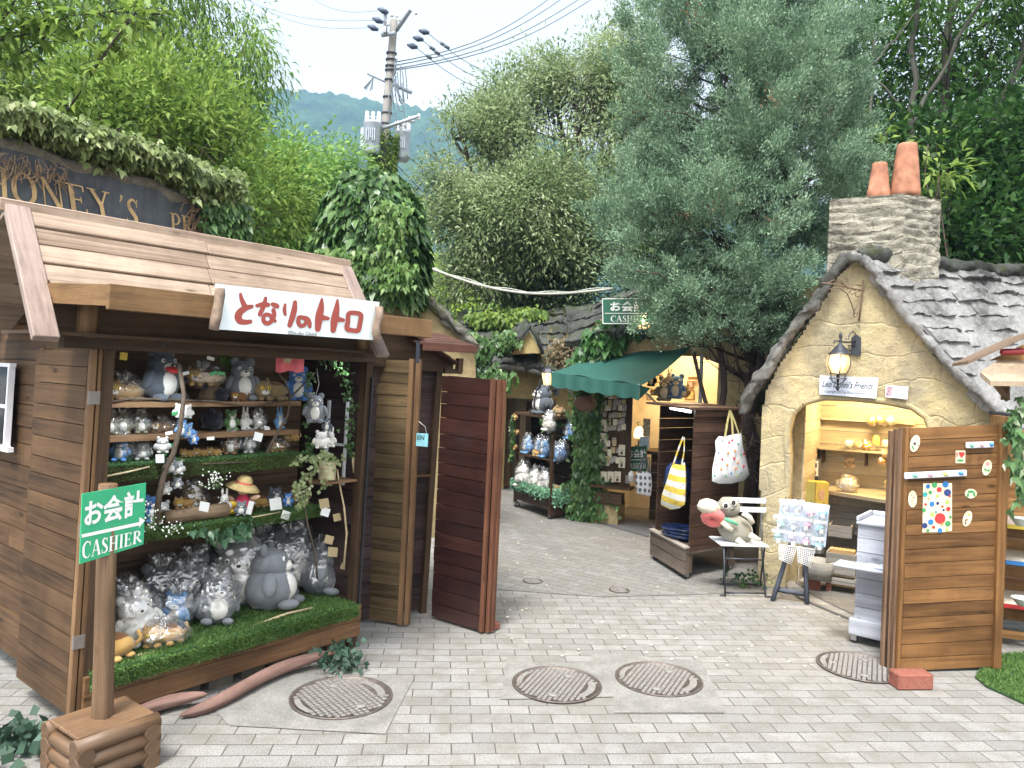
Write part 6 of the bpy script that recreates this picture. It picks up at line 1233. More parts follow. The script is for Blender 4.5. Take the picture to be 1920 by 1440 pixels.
small_lantern(1026, 722, 10.3, .95, 'small lit lantern beside the doorway left of the green awning', 2, 2)
small_lantern(872, 697, 9.6, .7, 'tiny lit lantern among ivy above the dark red door', 2, 1.5)
# ivy on the shop
ivy_patch('ivy', 'large leaved ivy bushing out over the left end of the green awning', iv([(1110, 640), (1140, 620), (1165, 615), (1130, 650), (1150, 640), (1100, 665), (1175, 600), (1090, 680), (1190, 608)], 9.0, 10, 9), 800, .12, foliage('broad ivy', (.015, .055, .02), (.07, .17, .05), .25, 2, .4, tip=(.16, .28, .08)))
def pil(): y = rnd.uniform(735, 972); return kw(rnd.gauss(1103, 11+(y > 900)*5), y, -.06+rnd.uniform(-.05, .05)), -K5.b
ivy_patch('ivy', 'column of ivy climbing the pillar between cart and key ring rack', pil, 2600, .06, M_IVY)
hb = thing('hanging_basket', 'brown coir hanging basket with ferns under the awning', 'hanging basket', kw(1098, 760, -.5)); mb = MB(); mb.blob(kw(1098, 756, -.5), (.13, .13, .10), None, 14, .1); mb.build('basket', plain('coir', (.13, .075, .05), .95, .3, 40, .6), hb); mb = MB(); mb.tube([kw(1090, 745, -.5), kw(1098, 705, -.6), kw(1108, 745, -.5)], .004, 4); mb.build('chain', M_BLK, hb)
ps = np.array([kw(rnd.gauss(1098, 8), rnd.gauss(738, 7), -.5) for i in range(160)]); leaf_obj('fern', M_MID, ps, unit(160)+np.array([0, 0, .3]), unit(160), .08, .03, hb, .3)
# key ring rack: cards
rk_ = thing('key_ring_rack', 'dark wooden rack at the left of the cashier opening', 'rack', kw(1155, 900, -.1)); mb = MB(); xa = kp(1122, 800)[0]; xb = kp(1185, 800)[0]; zb_ = kp(1150, 945, -.1)[1]
mb.bx(K5, (xa, xa+.02), (-.06, .0), (.9, 1.75)); mb.bx(K5, (xa+.02, xb), (-.02, .0), (.45, 1.70)); mb.bx(K5, (xa-.02, xb+.06), (-.2, .0), (kp(1150, 915, -.1)[1], kp(1150, 910, -.1)[1])); mb.build('board', WDD, rk_); mb = MB(); mb.bx(K5, (xa+.02, xb-.05), (-.15, -.02), (zb_, zb_+.13)); mb.build('drawer', WDD, rk_)
mb = MB(); mb.bx(K5, (xa, xb-.1), (-.1, .2), (0, .25)); mb.build('footing', YS2, rk_)
CARD = plain('cream card', (.60, .55, .42), .5, .08, 8); KR = plain('dark metal charm', (.10, .09, .07), .35, .3, 40, metal=.5); CARD2 = plain('grey clear packet', (.32, .30, .27), .25, .4, 40); CARD3 = plain('tan tag', (.42, .33, .18), .6, .15)
def card(px, py, w_, h_, lab, m=CARD, ring=True, d=-.07, grp='key ring cards on the rack'):
    c = kw(px, py, d); o = thing('key_ring_card', lab, 'key ring', c, 0, grp); Kx = Fr(c, -24); Kx.o[2] = c[2]; mb = MB(); mb.bx(Kx, (-w_/2, w_/2), (0, .002), (-h_/2, h_/2)); mb.build('card', m, o)
    if ring: mb = MB(); cc = Kx(0, -.006, -h_*.08); mb.tube([cc+K5.a*math.cos(a)*w_*.18+np.array([0, 0, math.sin(a)*w_*.18]) for a in np.linspace(0, 6.28, 11)], .0025, 4); mb.blob(Kx(0, -.008, -h_*.28), (w_*.22, .006, w_*.22), None, 10); mb.build('charm', KR, o)
    return o
for (x, y, lab) in ((1131, 797, 'cream key ring card, upper one at the left edge of the rack'), (1131, 822, 'cream key ring card, second down at the left edge of the rack'), (1122, 861, 'white key ring card hanging alone left of the rack'), (1166, 844, 'cream key ring card right of the loose tags, upper'), (1166, 867, 'cream key ring card right of the loose tags, lower'), (1132, 894, 'leftmost of three cream key ring cards in the bottom row'), (1145, 894, 'middle of three cream key ring cards in the bottom row'), (1158, 894, 'rightmost of three cream key ring cards in the bottom row')): card(x, y, .078, .125, lab)
for r in range(6):
    for i in range(5): card(1135+i*8.6+rnd.uniform(-2, 2), 742+r*12+rnd.uniform(-2, 2), .05, rnd.uniform(.05, .08), 'small dark charm packet in the crowded upper rows of the rack', rnd.choice([CARD2, CARD2, CARD3, CARD]), False, -.06, 'small charm packets crowding the upper rack')
for i in range(16): card(1132+rnd.uniform(0, 30), 822+rnd.uniform(0, 50), .05, .07, 'loose tag in the tangle of key rings low on the rack', rnd.choice([CARD2, CARD2, CARD3, CARD]), False, -.062-.002*i, 'loose tags tangled low on the rack')
# cashier board on counter
cb_ = thing('cashier_board', 'dark green board with white lettering leaning on the counter front', 'sign', kw(1195, 860, .2)); cr_ = lambda x, y: (1080+x/4, 640+y/4)
mb = MB(); plate(mb, [cr_(378, 790), cr_(530, 785), cr_(530, 975), cr_(370, 975)], K5, .2, .015); mb.build('board', DG, cb_)
mb = MB(); text_px(mb, 'お会計', [cr_(385, 810), cr_(528, 808), cr_(528, 872), cr_(385, 875)], K5, .197, .035); q2 = [cr_(378, 915), cr_(528, 912), cr_(528, 955), cr_(378, 955)]; serif_text(mb, 'CASHIER', lambda u, v, o: K5.w(*bil(q2, u, v), .197-o)); strokes_mesh(mb, [['f', (385, 890, 6), (525, 887, 6)]], lambda x, y, o: K5.w(*cr_(x, y), .196-o)); mb.build('lettering', WT, cb_)
# shaded lamp on the counter
c = kw(1198, 812, .45); tl = thing('counter_lamp', 'lit lamp with a bell shade on the cashier counter', 'lamp', c); mb = MB(); mb.lathe([(.055, -.06), (.065, -.02), (.05, .05), (.02, .08)], c, 16, capb=False); mb.build('shade', emit('lit shade', (1, .72, .36), 1.6), tl); mb = MB(); mb.tube([c+np.array([0, 0, -.06]), c+np.array([0, 0, -.16])], .01, 6); mb.lathe([(.05, -.17), (.04, -.15)], c, 12); mb.tube([c+np.array([0, 0, .08]), c+np.array([-.03, 0, .13]), c+np.array([.02, 0, .14])], .006, 5); mb.build('stem', M_BLK, tl)
mb = MB(); mb.bx(K5, (kp(1206, 800, .3)[0], kp(1219, 800, .3)[0]), (.30, .305), (kp(1210, 818, .3)[1], kp(1210, 785, .3)[1])); mb.build('notice', plain('speckled notice', (.40, .36, .26), .6, .6, 45), label='beige printed notice standing beside the counter lamp', cat='notice')
mb = MB(); mb.bx(K5, (kp(1200, 830, .3)[0], kp(1217, 830, .3)[0]), (.28, .32), (kp(1210, 842, .3)[1], kp(1210, 819, .3)[1])); mb.build('card_stand', plain('pale blue card', (.42, .58, .68), .4, .25, 30), label='pale blue card stand in front of the notice', cat='card')
# pump bottle in wire basket
bo = thing('sanitiser_bottle', 'white pump bottle in a wire basket beside the green board', 'bottle', kw(1184, 900, -.05)); mb = MB(); c = kw(1183, 902, -.05); mb.lathe([(.03, 0), (.033, .01), (.033, .09), (.015, .11), (.012, .12)], c, 12); mb.build('bottle', WT, bo); mb = MB(); mb.tube([c+np.array([0, 0, .12]), c+np.array([0, 0, .15]), c+np.array([-.035, 0, .148])], .006, 6); mb.build('pump', WT, bo)
mb = MB()
for k in range(7): z = -.02+k*.013; mb.tube([c+np.array([math.cos(a)*.065, math.sin(a)*.05, z]) for a in np.linspace(0, 6.28, 13)], .0025, 4)
mb.build('wire_basket', plain('white wire', (.5, .5, .5), .4), bo)
# ================================================================== TOTE BAGS
def tote(name, label, top, corners, fr, d, th, m, handles, mh, marks=(), parent=None):
    """bag hanging in plane d of frame fr; corners given as pixels round the body"""
    o = thing(name, label, 'tote bag', fr.w(*top, d)); xs = [fr.px(*p, d) for p in corners]; cx = sum(p[0] for p in xs)/len(xs); cz = sum(p[1] for p in xs)/len(xs); mb = MB(); rings = 5; vs = []
    for side in (-1, 1):
        for r in range(rings+1):
            f = 1-r/rings
            for (x, z) in xs:
                dd_ = side*th/2*math.sqrt(max(0, 1-f**2.2))+noise.noise(Vector((x*9, z*9, side+r)))*.012*(1-f)
                vs.append(fr(cx+(x-cx)*f, d+dd_, cz+(z-cz)*f))
    n = len(xs); fs = []
    for s in (0, 1):
        b = s*(rings+1)*n
        for r in range(rings):
            for k in range(n): q = (b+r*n+k, b+r*n+(k+1) % n, b+(r+1)*n+(k+1) % n, b+(r+1)*n+k); fs.append(q)
    mb.add(vs, fs, None, True); mb.build('body', m, o)
    for pts, wd in handles: mb = MB(); strokes_mesh(mb, [['f']+[(*fr.px(*p, d), wd) for p in pts]], lambda x, z, off: fr(x, d-off-.006, z)); mb.build('handle', mh, o)
    return o
# grey dotted tote near the counter
TG = NT('white cloth with grey ovals'); o_ = TG.obj(); v_ = TG.n('ShaderNodeTexVoronoi'); v_.inputs['Scale'].default_value = 17; v_.inputs['Randomness'].default_value = .15; TG.l(TG.mapping(o_, (1.2, .2, .8)), v_.inputs['Vector']); TG.col(TG.ramp(v_.outputs['Distance'], [(.34, (.12, .13, .15)), (.38, (.66, .67, .69))])); TG.b.inputs['Roughness'].default_value = .9
tt = lambda x, y: (1080+x/4, 640+y/4)
tote('tote_bag', 'white tote bag printed with grey ovals hanging from the counter', tt(520, 880), [tt(448, 985), tt(500, 975), tt(562, 980), tt(570, 1080), tt(560, 1160), tt(510, 1155), tt(455, 1140), tt(445, 1060)], K5, -.12, .07, TG.m, [([tt(470, 985), tt(490, 900), tt(530, 875), tt(545, 985)], .02), ([tt(480, 985), tt(520, 890), tt(550, 880), tt(556, 985)], .015)], plain('grey strap', (.10, .10, .11), .8))
# ================================================================== WHEELED CABINET with bags
Kb = G(1290, 1088); cl_, cr2 = G(1226, 1048), G(1378, 1070)
cbf = Fr(Kb, math.degrees(math.atan2(cr2[1]-Kb[1], cr2[0]-Kb[0])))    # x along the boarded side to the right
f2 = math.atan2(cl_[1]-Kb[1], cl_[0]-Kb[0]); e1 = np.array([math.cos(f2), math.sin(f2), 0]); LW = np.hypot(*(cl_-Kb)[:2]); LS = np.hypot(*(cr2-Kb)[:2])
WC = wood('dark weathered cabinet boards', (.032, .018, .013), (.115, .065, .045), .55)
cab = thing('display_cabinet', 'dark wooden open fronted cabinet on castors with small pitched roof', 'cabinet', Kb, cbf.az)
def cf2(x, y, z): return Kb+cbf.a*x+e1*y+np.array([0, 0, z])     # y runs along the open front to the left
zr = cbf.px(1290, 768)[1]; zl = .20; zb2 = cbf.px(1290, 1035)[1]
mb = MB(); mb.planks(lambda x, y, z: cf2(x, .0+y, z), (0, LS), (zb2, zr), 0, 12, .02, jy=.002); mb.build('side_panel', WC, cab)
mb = MB(); mb.planks(lambda x, y, z: cf2(x, LW-.02+y, z), (0, LS), (zb2-.1, zr), 0, 12, .02); mb.build('side_panel', WC, cab)
mb = MB(); mb.planks(lambda x, y, z: cf2(LS-.03+y, x, z), (0.02, LW), (.3, zr), 0, 12, .02, gap=.001); mb.build('back_panel', WC, cab)
mb = MB(); mb.planks(lambda x, y, z: cf2(-.05+y, x, z), (-.0, LW+.02), (zb2-.2, zb2+.03), 0, 2, .025); mb.bx(cf2, (-.04, LS), (0, LW), (zb2-.02, zb2+.03)); mb.build('plinth', wood('grey brown plinth', (.07, .055, .045), (.24, .19, .155), .7), cab)
mb = MB(); mb.bx(cf2, (-.065, .0), (-.005, LW+.03), (zb2+.03, zb2+.045)); mb.build('plinth_ledge', wood('worn ledge', (.2, .17, .14), (.45, .4, .34)), cab)
mb = MB()
for x, y in ((-.045, 0.01), (LS-.12, 0.01), (-.045, LW-.08)): mb = MB(); mb.bx(cf2, (x, x+.10), (y, y+.07), (.055, zb2+.0)); mb.build('foot', wood('foot blocks', (.07, .05, .035), (.2, .15, .11)), cab)
Kcf = Fr(Kb, math.degrees(cbf.az))
for x, y in ((0.0, .04), (LS-.06, .04), (0, LW-.04)): 
    c = cf2(x, y, 0); castor(cab, Fr((c[0], c[1], 0), 40), 0, 0, .06, .028)
mb = MB(); mb.bx(cf2, (-.10, LS+.03), (-.05, LW*.55), (zr+.0, zr+.02), ulong=1); mb.bx(cf2, (-.13, LS+.0), (LW*.5, LW+.12), (zr+.01, zr+.03), ulong=1); mb.build('roof', WC, cab)
mb = MB(); mb.bx(cf2, (-.0, LS), (-.02, .0), (zr-.06, zr-.0), ulong=0); mb.build('top_rail', WC, cab)
mb = MB(); mb.tube([cf2(-.02, .06, zr-.02), cf2(-.02, LW*.62, zr-.01)], .011, 8); mb.build('tube_lamp', emit('white tube lamp', (.9, .95, 1), 7), cab)
# bags on and in the cabinet
rt_ = lambda x, y: (1200+x/3.791, 740+y/3.791)
TD = plain('white cotton', (.66, .69, .72), .85, .05, 6); tb = tote('tote_bag', 'white tote bag dotted with fruit and flowers hanging on the cabinet side', rt_(635, 110), [rt_(535, 330), rt_(560, 295), rt_(600, 300), rt_(650, 285), rt_(720, 272), rt_(728, 350), rt_(755, 460), rt_(780, 570), rt_(740, 610), rt_(650, 632), rt_(560, 632), rt_(512, 615), rt_(515, 520), rt_(540, 400)], cbf, -.10, .10, TD, [([rt_(600, 300), rt_(618, 190), rt_(636, 112)], .028), ([rt_(655, 290), rt_(650, 190), rt_(636, 112)], .028), ([rt_(700, 280), rt_(665, 180), rt_(638, 112)], .02)], plain('yellow dotted strap', (.55, .50, .22), .8, .3, 40))
bagpts = [(585, 330, 'green'), (634, 340, 'red'), (655, 325, 'red'), (560, 415, 'blue'), (627, 415, 'orange'), (675, 400, 'orange'), (585, 460, 'red'), (670, 455, 'red'), (720, 430, 'green'), (697, 480, 'orange'), (622, 498, 'orange'), (682, 525, 'orange'), (578, 530, 'orange'), (738, 510, 'red'), (612, 580, 'green'), (720, 555, 'green'), (690, 580, 'lime'), (740, 420, 'red'), (530, 575, 'teal'), (545, 500, 'pink'), (700, 350, 'teal'), (650, 560, 'blue')]
for i, (x, y, c) in enumerate(bagpts):
    w_ = cbf.w(*rt_(x, y), -.155); mb = MB(); r_ = .014 if c in ('orange', 'red') else .011; mb.blob(w_+cbf.b*.0, (r_, .004, r_), Matrix.Rotation(cbf.az, 3, 'Z'), 10); mb.build('fruit_print', colr[c], tb)
YB = NT('yellow and white striped cloth'); wv = YB.n('ShaderNodeTexWave'); wv.bands_direction = 'Z'; wv.inputs['Scale'].default_value = 3.0; wv.inputs['Distortion'].default_value = .3; YB.l(YB.obj(), wv.inputs['Vector']); vv = YB.n('ShaderNodeTexVoronoi'); vv.inputs['Scale'].default_value = 22; YB.l(YB.obj(), vv.inputs['Vector']); cc_ = YB.ramp(wv.outputs['Fac'], [(.48, (.66, .66, .62)), (.52, (.66, .48, .06))]); YB.col(YB.mix(YB.ramp(vv.outputs['Distance'], [(.18, .8), (.24, 0.)]), cc_, (.25, .15, .1))); YB.b.inputs['Roughness'].default_value = .85
FP = Fr(Kb+cbf.a*-.06, math.degrees(f2)-180); 
tote('tote_bag', 'yellow and white striped tote bag hanging in the cabinet opening', rt_(315, 300), [rt_(235, 490), rt_(290, 500), rt_(318, 480), rt_(322, 600), rt_(318, 780), rt_(280, 808), rt_(215, 818), rt_(150, 785), rt_(160, 720), rt_(195, 620)], FP, -.03, .09, YB.m, [([rt_(240, 500), rt_(280, 380), rt_(312, 302)], .03), ([rt_(300, 500), rt_(318, 400), rt_(318, 302)], .025)], YB.m)
mb = MB(); c = cf2(.13, LW*.62, .78); mb.blob(c, (.09, .14, .20), Matrix.Rotation(f2, 3, 'Z'), 16, .3, 6); mb.build('bagged_shirt', plain('navy cellophane', (.012, .025, .08), .15, .5, 20, .5), label='navy folded garment in clear wrap hanging inside the cabinet', cat='garment')
mb = MB(); c = cf2(.1, LW*.45, zb2+.10)
for k in range(3): mb.blob(c+np.array([0, 0, k*.028-.03]), (.19, .15, .03), Matrix.Rotation(f2+.2*k, 3, 'Z'), 18, .25, 7, seed=k)
mb.build('folded_bags', plain('navy cellophane', (.012, .025, .08), .15), label='flat navy bags in shiny wrap on the cabinet floor', cat='bag')
# ================================================================== CHAIR AND PLUSH
WCH = plain('white chair paint', (.68, .72, .78), .35, .04); chf = Fr(G(1357, 1118), 2)
cr4 = lambda x, y: (1290+x/4.8, 880+y/4.8)
chair = thing('folding_chair', 'white slatted bistro chair with thin dark legs', 'chair', chf.o); zs = chf.px(1395, 1018, .15)[1]
mb = MB(); sxl, sxr = chf.px(1352, 1020, .0)[0], chf.px(1443, 1024, 0)[0]
for k in range(5): mb.bx(chf, (sxl+.0, sxr-.0), (.0+k*.068, .062+k*.068), (zs, zs+.012), ulong=0)
mb.build('seat', WCH, chair, bevel=.003)
yb = .34
for (ya, yb2) in ((255, 310), (337, 392)): mb = MB(); a, b_ = chf.px(*cr4(440, ya), yb), chf.px(*cr4(703, yb2), yb); mb.bx(chf, (a[0]-.12, b_[0]), (yb, yb+.012), (b_[1], a[1]), ulong=0); mb.build('back_slat', WCH, chair, bevel=.003)
mb = MB(); W4 = lambda x, y, d: chf.w(*cr4(x, y), d)
for pts in ([W4(335, 1150, 0), W4(322, 700, .02)], [W4(318, 1045, .34), W4(335, 700, .3)], [W4(700, 1165, .0), W4(665, 690, .33), W4(658, 395, .345)], [W4(645, 1075, .34), W4(690, 700, .02)], [W4(340, 1108, .02), W4(690, 1115, .02)], [W4(325, 800, .02), W4(668, 815, .03)], [W4(330, 1030, .3), W4(650, 1035, .3)], [W4(318, 1045, .36), W4(455, 255+20, .345)]): mb.tube(pts, .0075, 6)
for x, y, d in ((315, 1148, 0), (720, 1175, 0), (300, 1048, .34)): c = W4(x, y, d); c[2] = .008; mb.blob(c, (.03, .012, .008), None, 8)
mb.build('legs', M_BLK, chair)
LIN = fur('grey felt', (.25, .24, .195), 90); CRM = fur('cream felt', (.62, .57, .45), 120)
fgp = thing('plush_toy', 'big grey plush creature with round eyes and huge pink mouth on the white chair', 'plush toy', chf(.22, .16, zs+.012)); fy = .16
def fw(x, y, d=fy): return chf.w(*cr4(x, y), d)
def felt(name, m, parts, par):
    mb = MB()
    for p in parts: mb.blob(*p[:2], *(p[2:]))
    return mb.build(name, m, par, sub=1)
RY_ = lambda a: Matrix.Rotation(a, 3, 'Y'); u = np.linalg.norm(fw(100, 400)-fw(200, 400))/100
mb = MB(); mb.blob(fw(420, 540), (165*u, 120*u, 125*u), RY_(.5), 24, .10, 5); mb.blob(fw(365, 340), (105*u, 85*u, 92*u), RY_(.1), 20, .08, 5, seed=2); mb.build('body', LIN, fgp)
mb = MB(); mb.blob(fw(185, 335, fy-.08), (100*u, 75*u, 68*u), RY_(.15), 20, .16, 6); mb.build('upper_bill', CRM, fgp)
mb = MB(); M5 = RY_(-.3) @ Matrix.Rotation(math.radians(60), 3, 'X'); mc_ = Vector(tuple(fw(222, 428, fy-.06)))
mb.tube([mc_+RY_(.35) @ Vector((math.cos(a)*62*u, -math.sin(a)*34*u-.01, math.sin(a)*44*u-.004)) for a in np.linspace(0, 6.283, 17)], 46*u, 12, cap=False); mb.build('mouth', fur('salmon pink felt', (.62, .16, .15), 80), fgp)
mb = MB(); mb.blob(mc_+Vector((0, .02, 0)), (55*u, 10*u, 45*u), RY_(.35), 14); mb.build('throat', plain('dark throat', (.08, .02, .03), .9), fgp)
for (x, y, pts, m) in ((0, 0, [(310, 470), (350, 515), (400, 545)], CRM), (0, 0, [(500, 395), (550, 430), (585, 485)], CRM), (0, 0, [(445, 630), (480, 660), (515, 680)], CRM), (0, 0, [(560, 590), (600, 615), (645, 640)], CRM)):
    mb = MB(); mb.tube([fw(a, b, fy-.12) for a, b in pts], [26*u, 25*u, 20*u], 10); mb.build('limb', m, fgp)
mb = MB(); mb.tube([fw(330, 445, fy-.13), fw(390, 470, fy-.135), fw(445, 495, fy-.13)], [15*u, 17*u, 15*u], 10); mb.build('scarf_end', fur('mint felt', (.10, .36, .20)), fgp)
for (x, y) in ((342, 325), (412, 297)):
    mb = MB(); mb.blob(fw(x, y, fy-.075), (30*u, 10*u, 34*u), None, 16); e_ = mb.build('eye', plain('white felt', (.75, .75, .72), .8), fgp); mb = MB(); mb.blob(fw(x-2, y+2, fy-.085), (19*u, 6*u, 22*u), None, 14); mb.build('pupil', plain('black felt', (.02, .018, .018), .7), e_)
mb = MB(); mb.tube([fw(380, 364, fy-.08), fw(405, 362, fy-.083), fw(425, 345, fy-.08)], 3*u, 5); mb.build('smile', plain('black felt', (.02, .018, .018)), fgp)
# ================================================================== EASEL WITH PACKETS
ef_ = Fr(G(1447, 1127), -12); EW = lambda x, y, d=0: ef_.w(*cr4(x, y), d)
ea = thing('easel_rack', 'dark wooden easel holding a board of accessory packets and wire baskets', 'display stand', ef_.o)
ST = wood('slate painted timber', (.035, .04, .055), (.13, .15, .19), .6)
for pts in ([(760, 1180), (870, 840)], [(1070, 1240), (1060, 880)]): mb = MB(); a, b = EW(*pts[0]), EW(*pts[1], .06); a[2] = 0; mb.tube([a, b, b+(b-a)*.9], .02, 4); mb.build('leg', ST, ea)
mb = MB(); a, b = EW(800, 1080, .05), EW(1050, 1120, .05); mb.tube([a, b], .022, 4); mb.build('foot_rail', ST, ea)
mb = MB(); plate(mb, [cr4(836, 268), cr4(1276, 325), cr4(1236, 700), cr4(790, 640)], ef_, .02, .015); mb.build('board', plain('pale blue peg board', (.55, .64, .76), .5, .05), ea)
mb = MB()
for (x, y) in ((882, 262), (995, 275), (1110, 292), (1228, 312), (835, 530), (955, 560), (1065, 575), (1178, 590), (860, 395), (970, 415), (1082, 430), (1190, 450)): mb = MB(); mb.tube([EW(x, y, .0), EW(x-3, y, -.05), EW(x-5, y-16, -.055)], .0028, 5); mb.build('hook', M_BLK, ea)
acc = [('pale', (.62, .64, .66)), ('grey', (.36, .38, .42)), ('pink', (.68, .34, .52)), ('blue', (.22, .50, .68)), ('lilac', (.50, .45, .68)), ('mint', (.35, .6, .58))]
pkt = film('packet film', amt=.22)
pos_ = [(882, 340, 'top row, first from the left', 'grey', 1), (995, 345, 'top row, second from the left', 'grey', 1), (1100, 390, 'top row, third from the left', 'pink', 0), (1215, 400, 'top row, rightmost', 'blue', 0), (830, 480, 'middle row, leftmost', 'mint', 0), (950, 500, 'middle row, second from the left', 'pale', 1), (1070, 510, 'middle row, third from the left', 'pink', 0), (1190, 530, 'middle row, rightmost', 'blue', 0), (815, 610, 'bottom row, leftmost', 'mint', 0), (935, 630, 'bottom row, second from the left', 'lilac', 0), (1055, 640, 'bottom row, third from the left', 'pink', 0), (1170, 680, 'bottom row, rightmost', 'blue', 0)]
acd = dict(acc)
for i, (x, y, lab, col, ring) in enumerate(pos_):
    o = thing('hair_tie_packet', '%s hair tie in clear packet on the easel, %s' % (dict(pale='white', grey='grey', pink='pink', blue='blue', lilac='lilac', mint='mint green')[col], lab), 'packet', EW(x, y, -.03), 0, 'hair tie packets on the easel')
    mb = MB(); hw, hh = 58, 76; plate(mb, [cr4(x-hw, y-hh), cr4(x+hw, y-hh+10), cr4(x+hw-6, y-hh+40), cr4(x-hw-4, y-hh+30)], ef_, -.022-.002*i, .002); mb.build('header_card', plain('white card', (.74, .78, .84), .4, .03), o)
    c = EW(x, y+5, -.035); k = np.linalg.norm(EW(0, 0)-EW(1, 0)); mb = MB()
    if ring: mb.tube([c+np.array([math.cos(a)*32*k, -.004*math.sin(3*a), math.sin(a)*30*k]) for a in np.linspace(0, 6.28, 15)], 5*k, 6); mb.blob(c+np.array([0, -.004, -20*k]), (14*k, 10*k, 12*k), None, 8)
    else:
        for j in range(5): mb.blob(c+np.array([rnd.uniform(-24, 24)*k, rnd.uniform(-.006, .006), rnd.uniform(-20, 20)*k]), (22*k, 10*k, 17*k), None, 9, .5, 9, seed=j)
    mb.build('hair_tie', plain('scrunchie '+col, acd[col], .8, .2, 60), o)
    mb = MB(); nn = 8; vs = [EW(x-hw+2*hw*a/nn, y-hh+28+1.75*hh*b/nn*.95, -.05-.022*math.sin(math.pi*a/nn)-.006*rnd.random()) for b in range(nn+1) for a in range(nn+1)]; mb.add(vs, [(b*(nn+1)+a, b*(nn+1)+a+1, (b+1)*(nn+1)+a+1, (b+1)*(nn+1)+a) for a in range(nn) for b in range(nn)]); mb.build('film', pkt, o)
    mb = MB(); tx, ty = x+rnd.uniform(-20, 15), y+rnd.uniform(15, 40); plate(mb, [cr4(tx-18, ty-22), cr4(tx+18, ty-18), cr4(tx+16, ty+22), cr4(tx-20, ty+18)], ef_, -.045-.001*i, .001); mb.build('price_tag', WT, o)
WB = plain('white plastic basket', (.66, .66, .66), .5)
for q in ([(818, 680), (978, 700), (930, 855), (815, 805)], [(985, 700), (1140, 725), (1105, 882), (985, 830)]):
    b_ = thing('wire_basket', 'white mesh basket hanging under the easel board, %s' % ('left one' if q[0][0] < 900 else 'right one'), 'basket', EW(*q[3], -.04), 0, 'mesh baskets on the easel')
    for dd_, nm in ((-.07, 'front_mesh'), (.0, 'back_mesh')):
        mb = MB()
        for i in range(9): t_ = i/8; a = np.array(q[0])*(1-t_)+np.array(q[1])*t_; c = np.array(q[3])*(1-t_)+np.array(q[2])*t_; mb.tube([EW(*a, dd_), EW(*c, dd_)], .0025, 4)
        for i in range(10): t_ = i/9; a = np.array(q[0])*(1-t_)+np.array(q[3])*t_; c = np.array(q[1])*(1-t_)+np.array(q[2])*t_; mb.tube([EW(*a, dd_), EW(*c, dd_)], .0028 if i else .006, 4)
        mb.build(nm, WB, b_)
    mb = MB()
    for i in (0, 3, 6, 9):
        t_ = i/9
        for e in ((0, 3), (1, 2)): a = np.array(q[e[0]])*(1-t_)+np.array(q[e[1]])*t_; mb.tube([EW(*a, -.07), EW(*a, .0)], .003, 4)
    mb.build('side_mesh', WB, b_)
# goods in the yellow shop
i4 = lambda x, y: (1470+x/3.6, 740+y/3.6)
def S(x, y, d): return D4.w(*i4(x, y), d)
bk_ = thing('box', 'yellow printed box by the shop doorway', 'box', S(200, 720, .45)); mb = MB(); K6 = Fr(S(128, 735, .5), -8); K6.o[2] = S(128, 735, .5)[2]; mb.bx(K6, (0, .10), (0, .14), (.0, .20)); mb.build('box', plain('mustard card', (.50, .44, .12), .6, .08), bk_); mb = MB(); mb.bx(K6, (.102, .21), (-.02, .12), (.0, .20)); mb.build('box_panel', plain('yellow card', (.66, .46, .08), .6, .08), bk_); mb = MB(); mb.blob(K6(.155, -.022, .09), (.032, .002, .05), None, 14); mb.build('arch_print', plain('peach print', (.62, .36, .2)), bk_)
ys = MB(); plate(ys, [i4(128, 395), i4(230, 392), i4(230, 440), i4(126, 438)], D4, 1.2, .01); yo = thing('price_sign', 'yellow handwritten sign on the shop back wall', 'sign', S(180, 430, 1.2)); ys.build('board', plain('yellow sign card', (.70, .50, .04), .5), yo)
mb = MB(); text_px(mb, 'pizzle', [i4(130, 402), i4(215, 400), i4(215, 432), i4(130, 436)], D4, 1.198, .01, .2); mb.build('lettering', plain('black ink', (.02, .02, .02)), yo)
sc_ = thing('screen', 'white information panel with pictures in a dark frame behind the arch', 'panel', S(180, 600, 1.0)); mb = MB(); plate(mb, [i4(118, 440), i4(246, 436), i4(242, 615), i4(112, 620)], D4, 1.0, .02); mb.build('frame', plain('grey frame', (.10, .10, .11)), sc_); mb = MB(); plate(mb, [i4(118, 448), i4(232, 446), i4(230, 600), i4(114, 605)], D4, .998, .001); mb.build('sheet', plain('white sheet', (.74, .72, .70), .4), sc_)
for (a, b, c, d_, k) in ((158, 495, 180, 528, 'black'), (192, 462, 222, 492, 'navy'), (185, 515, 215, 542, 'brown'), (190, 550, 230, 585, 'black'), (118, 560, 190, 590, 'pink')): mb = MB(); plate(mb, [i4(a, b), i4(c, b), i4(c, d_), i4(a, d_)], D4, .996, .001); mb.build('picture', colr[k], sc_)
mb = MB(); plate(mb, [i4(402, 425), i4(480, 428), i4(478, 490), i4(400, 488)], D4, 1.235, .008); mb.build('floral_print', plain('floral print', (.60, .38, .22), .6, .9, 30), label='small floral print on the cream boards', cat='picture')
def jar(x, y, d, h, r, col, lab, lid=True):
    c = S(x, y, d); o = thing('gift_jar', lab, 'jar', c); mb = MB(); mb.lathe([(r, 0), (r*1.05, h*.1), (r*1.05, h*.75), (r*.7, h*.9), (r*.5, h)], c, 12); mb.build('glass', plain('tinted '+col[0], col[1], .15, .35, 30), o)
    if lid: mb = MB(); mb.lathe([(r*.9, h), (r*.9, h*1.12), (.001, h*1.15)], c, 12); mb.build('lid', plain('dark lid', (.1, .14, .1), .4), o)
AMB = ('amber', (.62, .42, .12)); CLR = ('clear', (.66, .60, .48)); ORG = ('orange', (.66, .30, .06)); YLW = ('lemon', (.72, .56, .08))
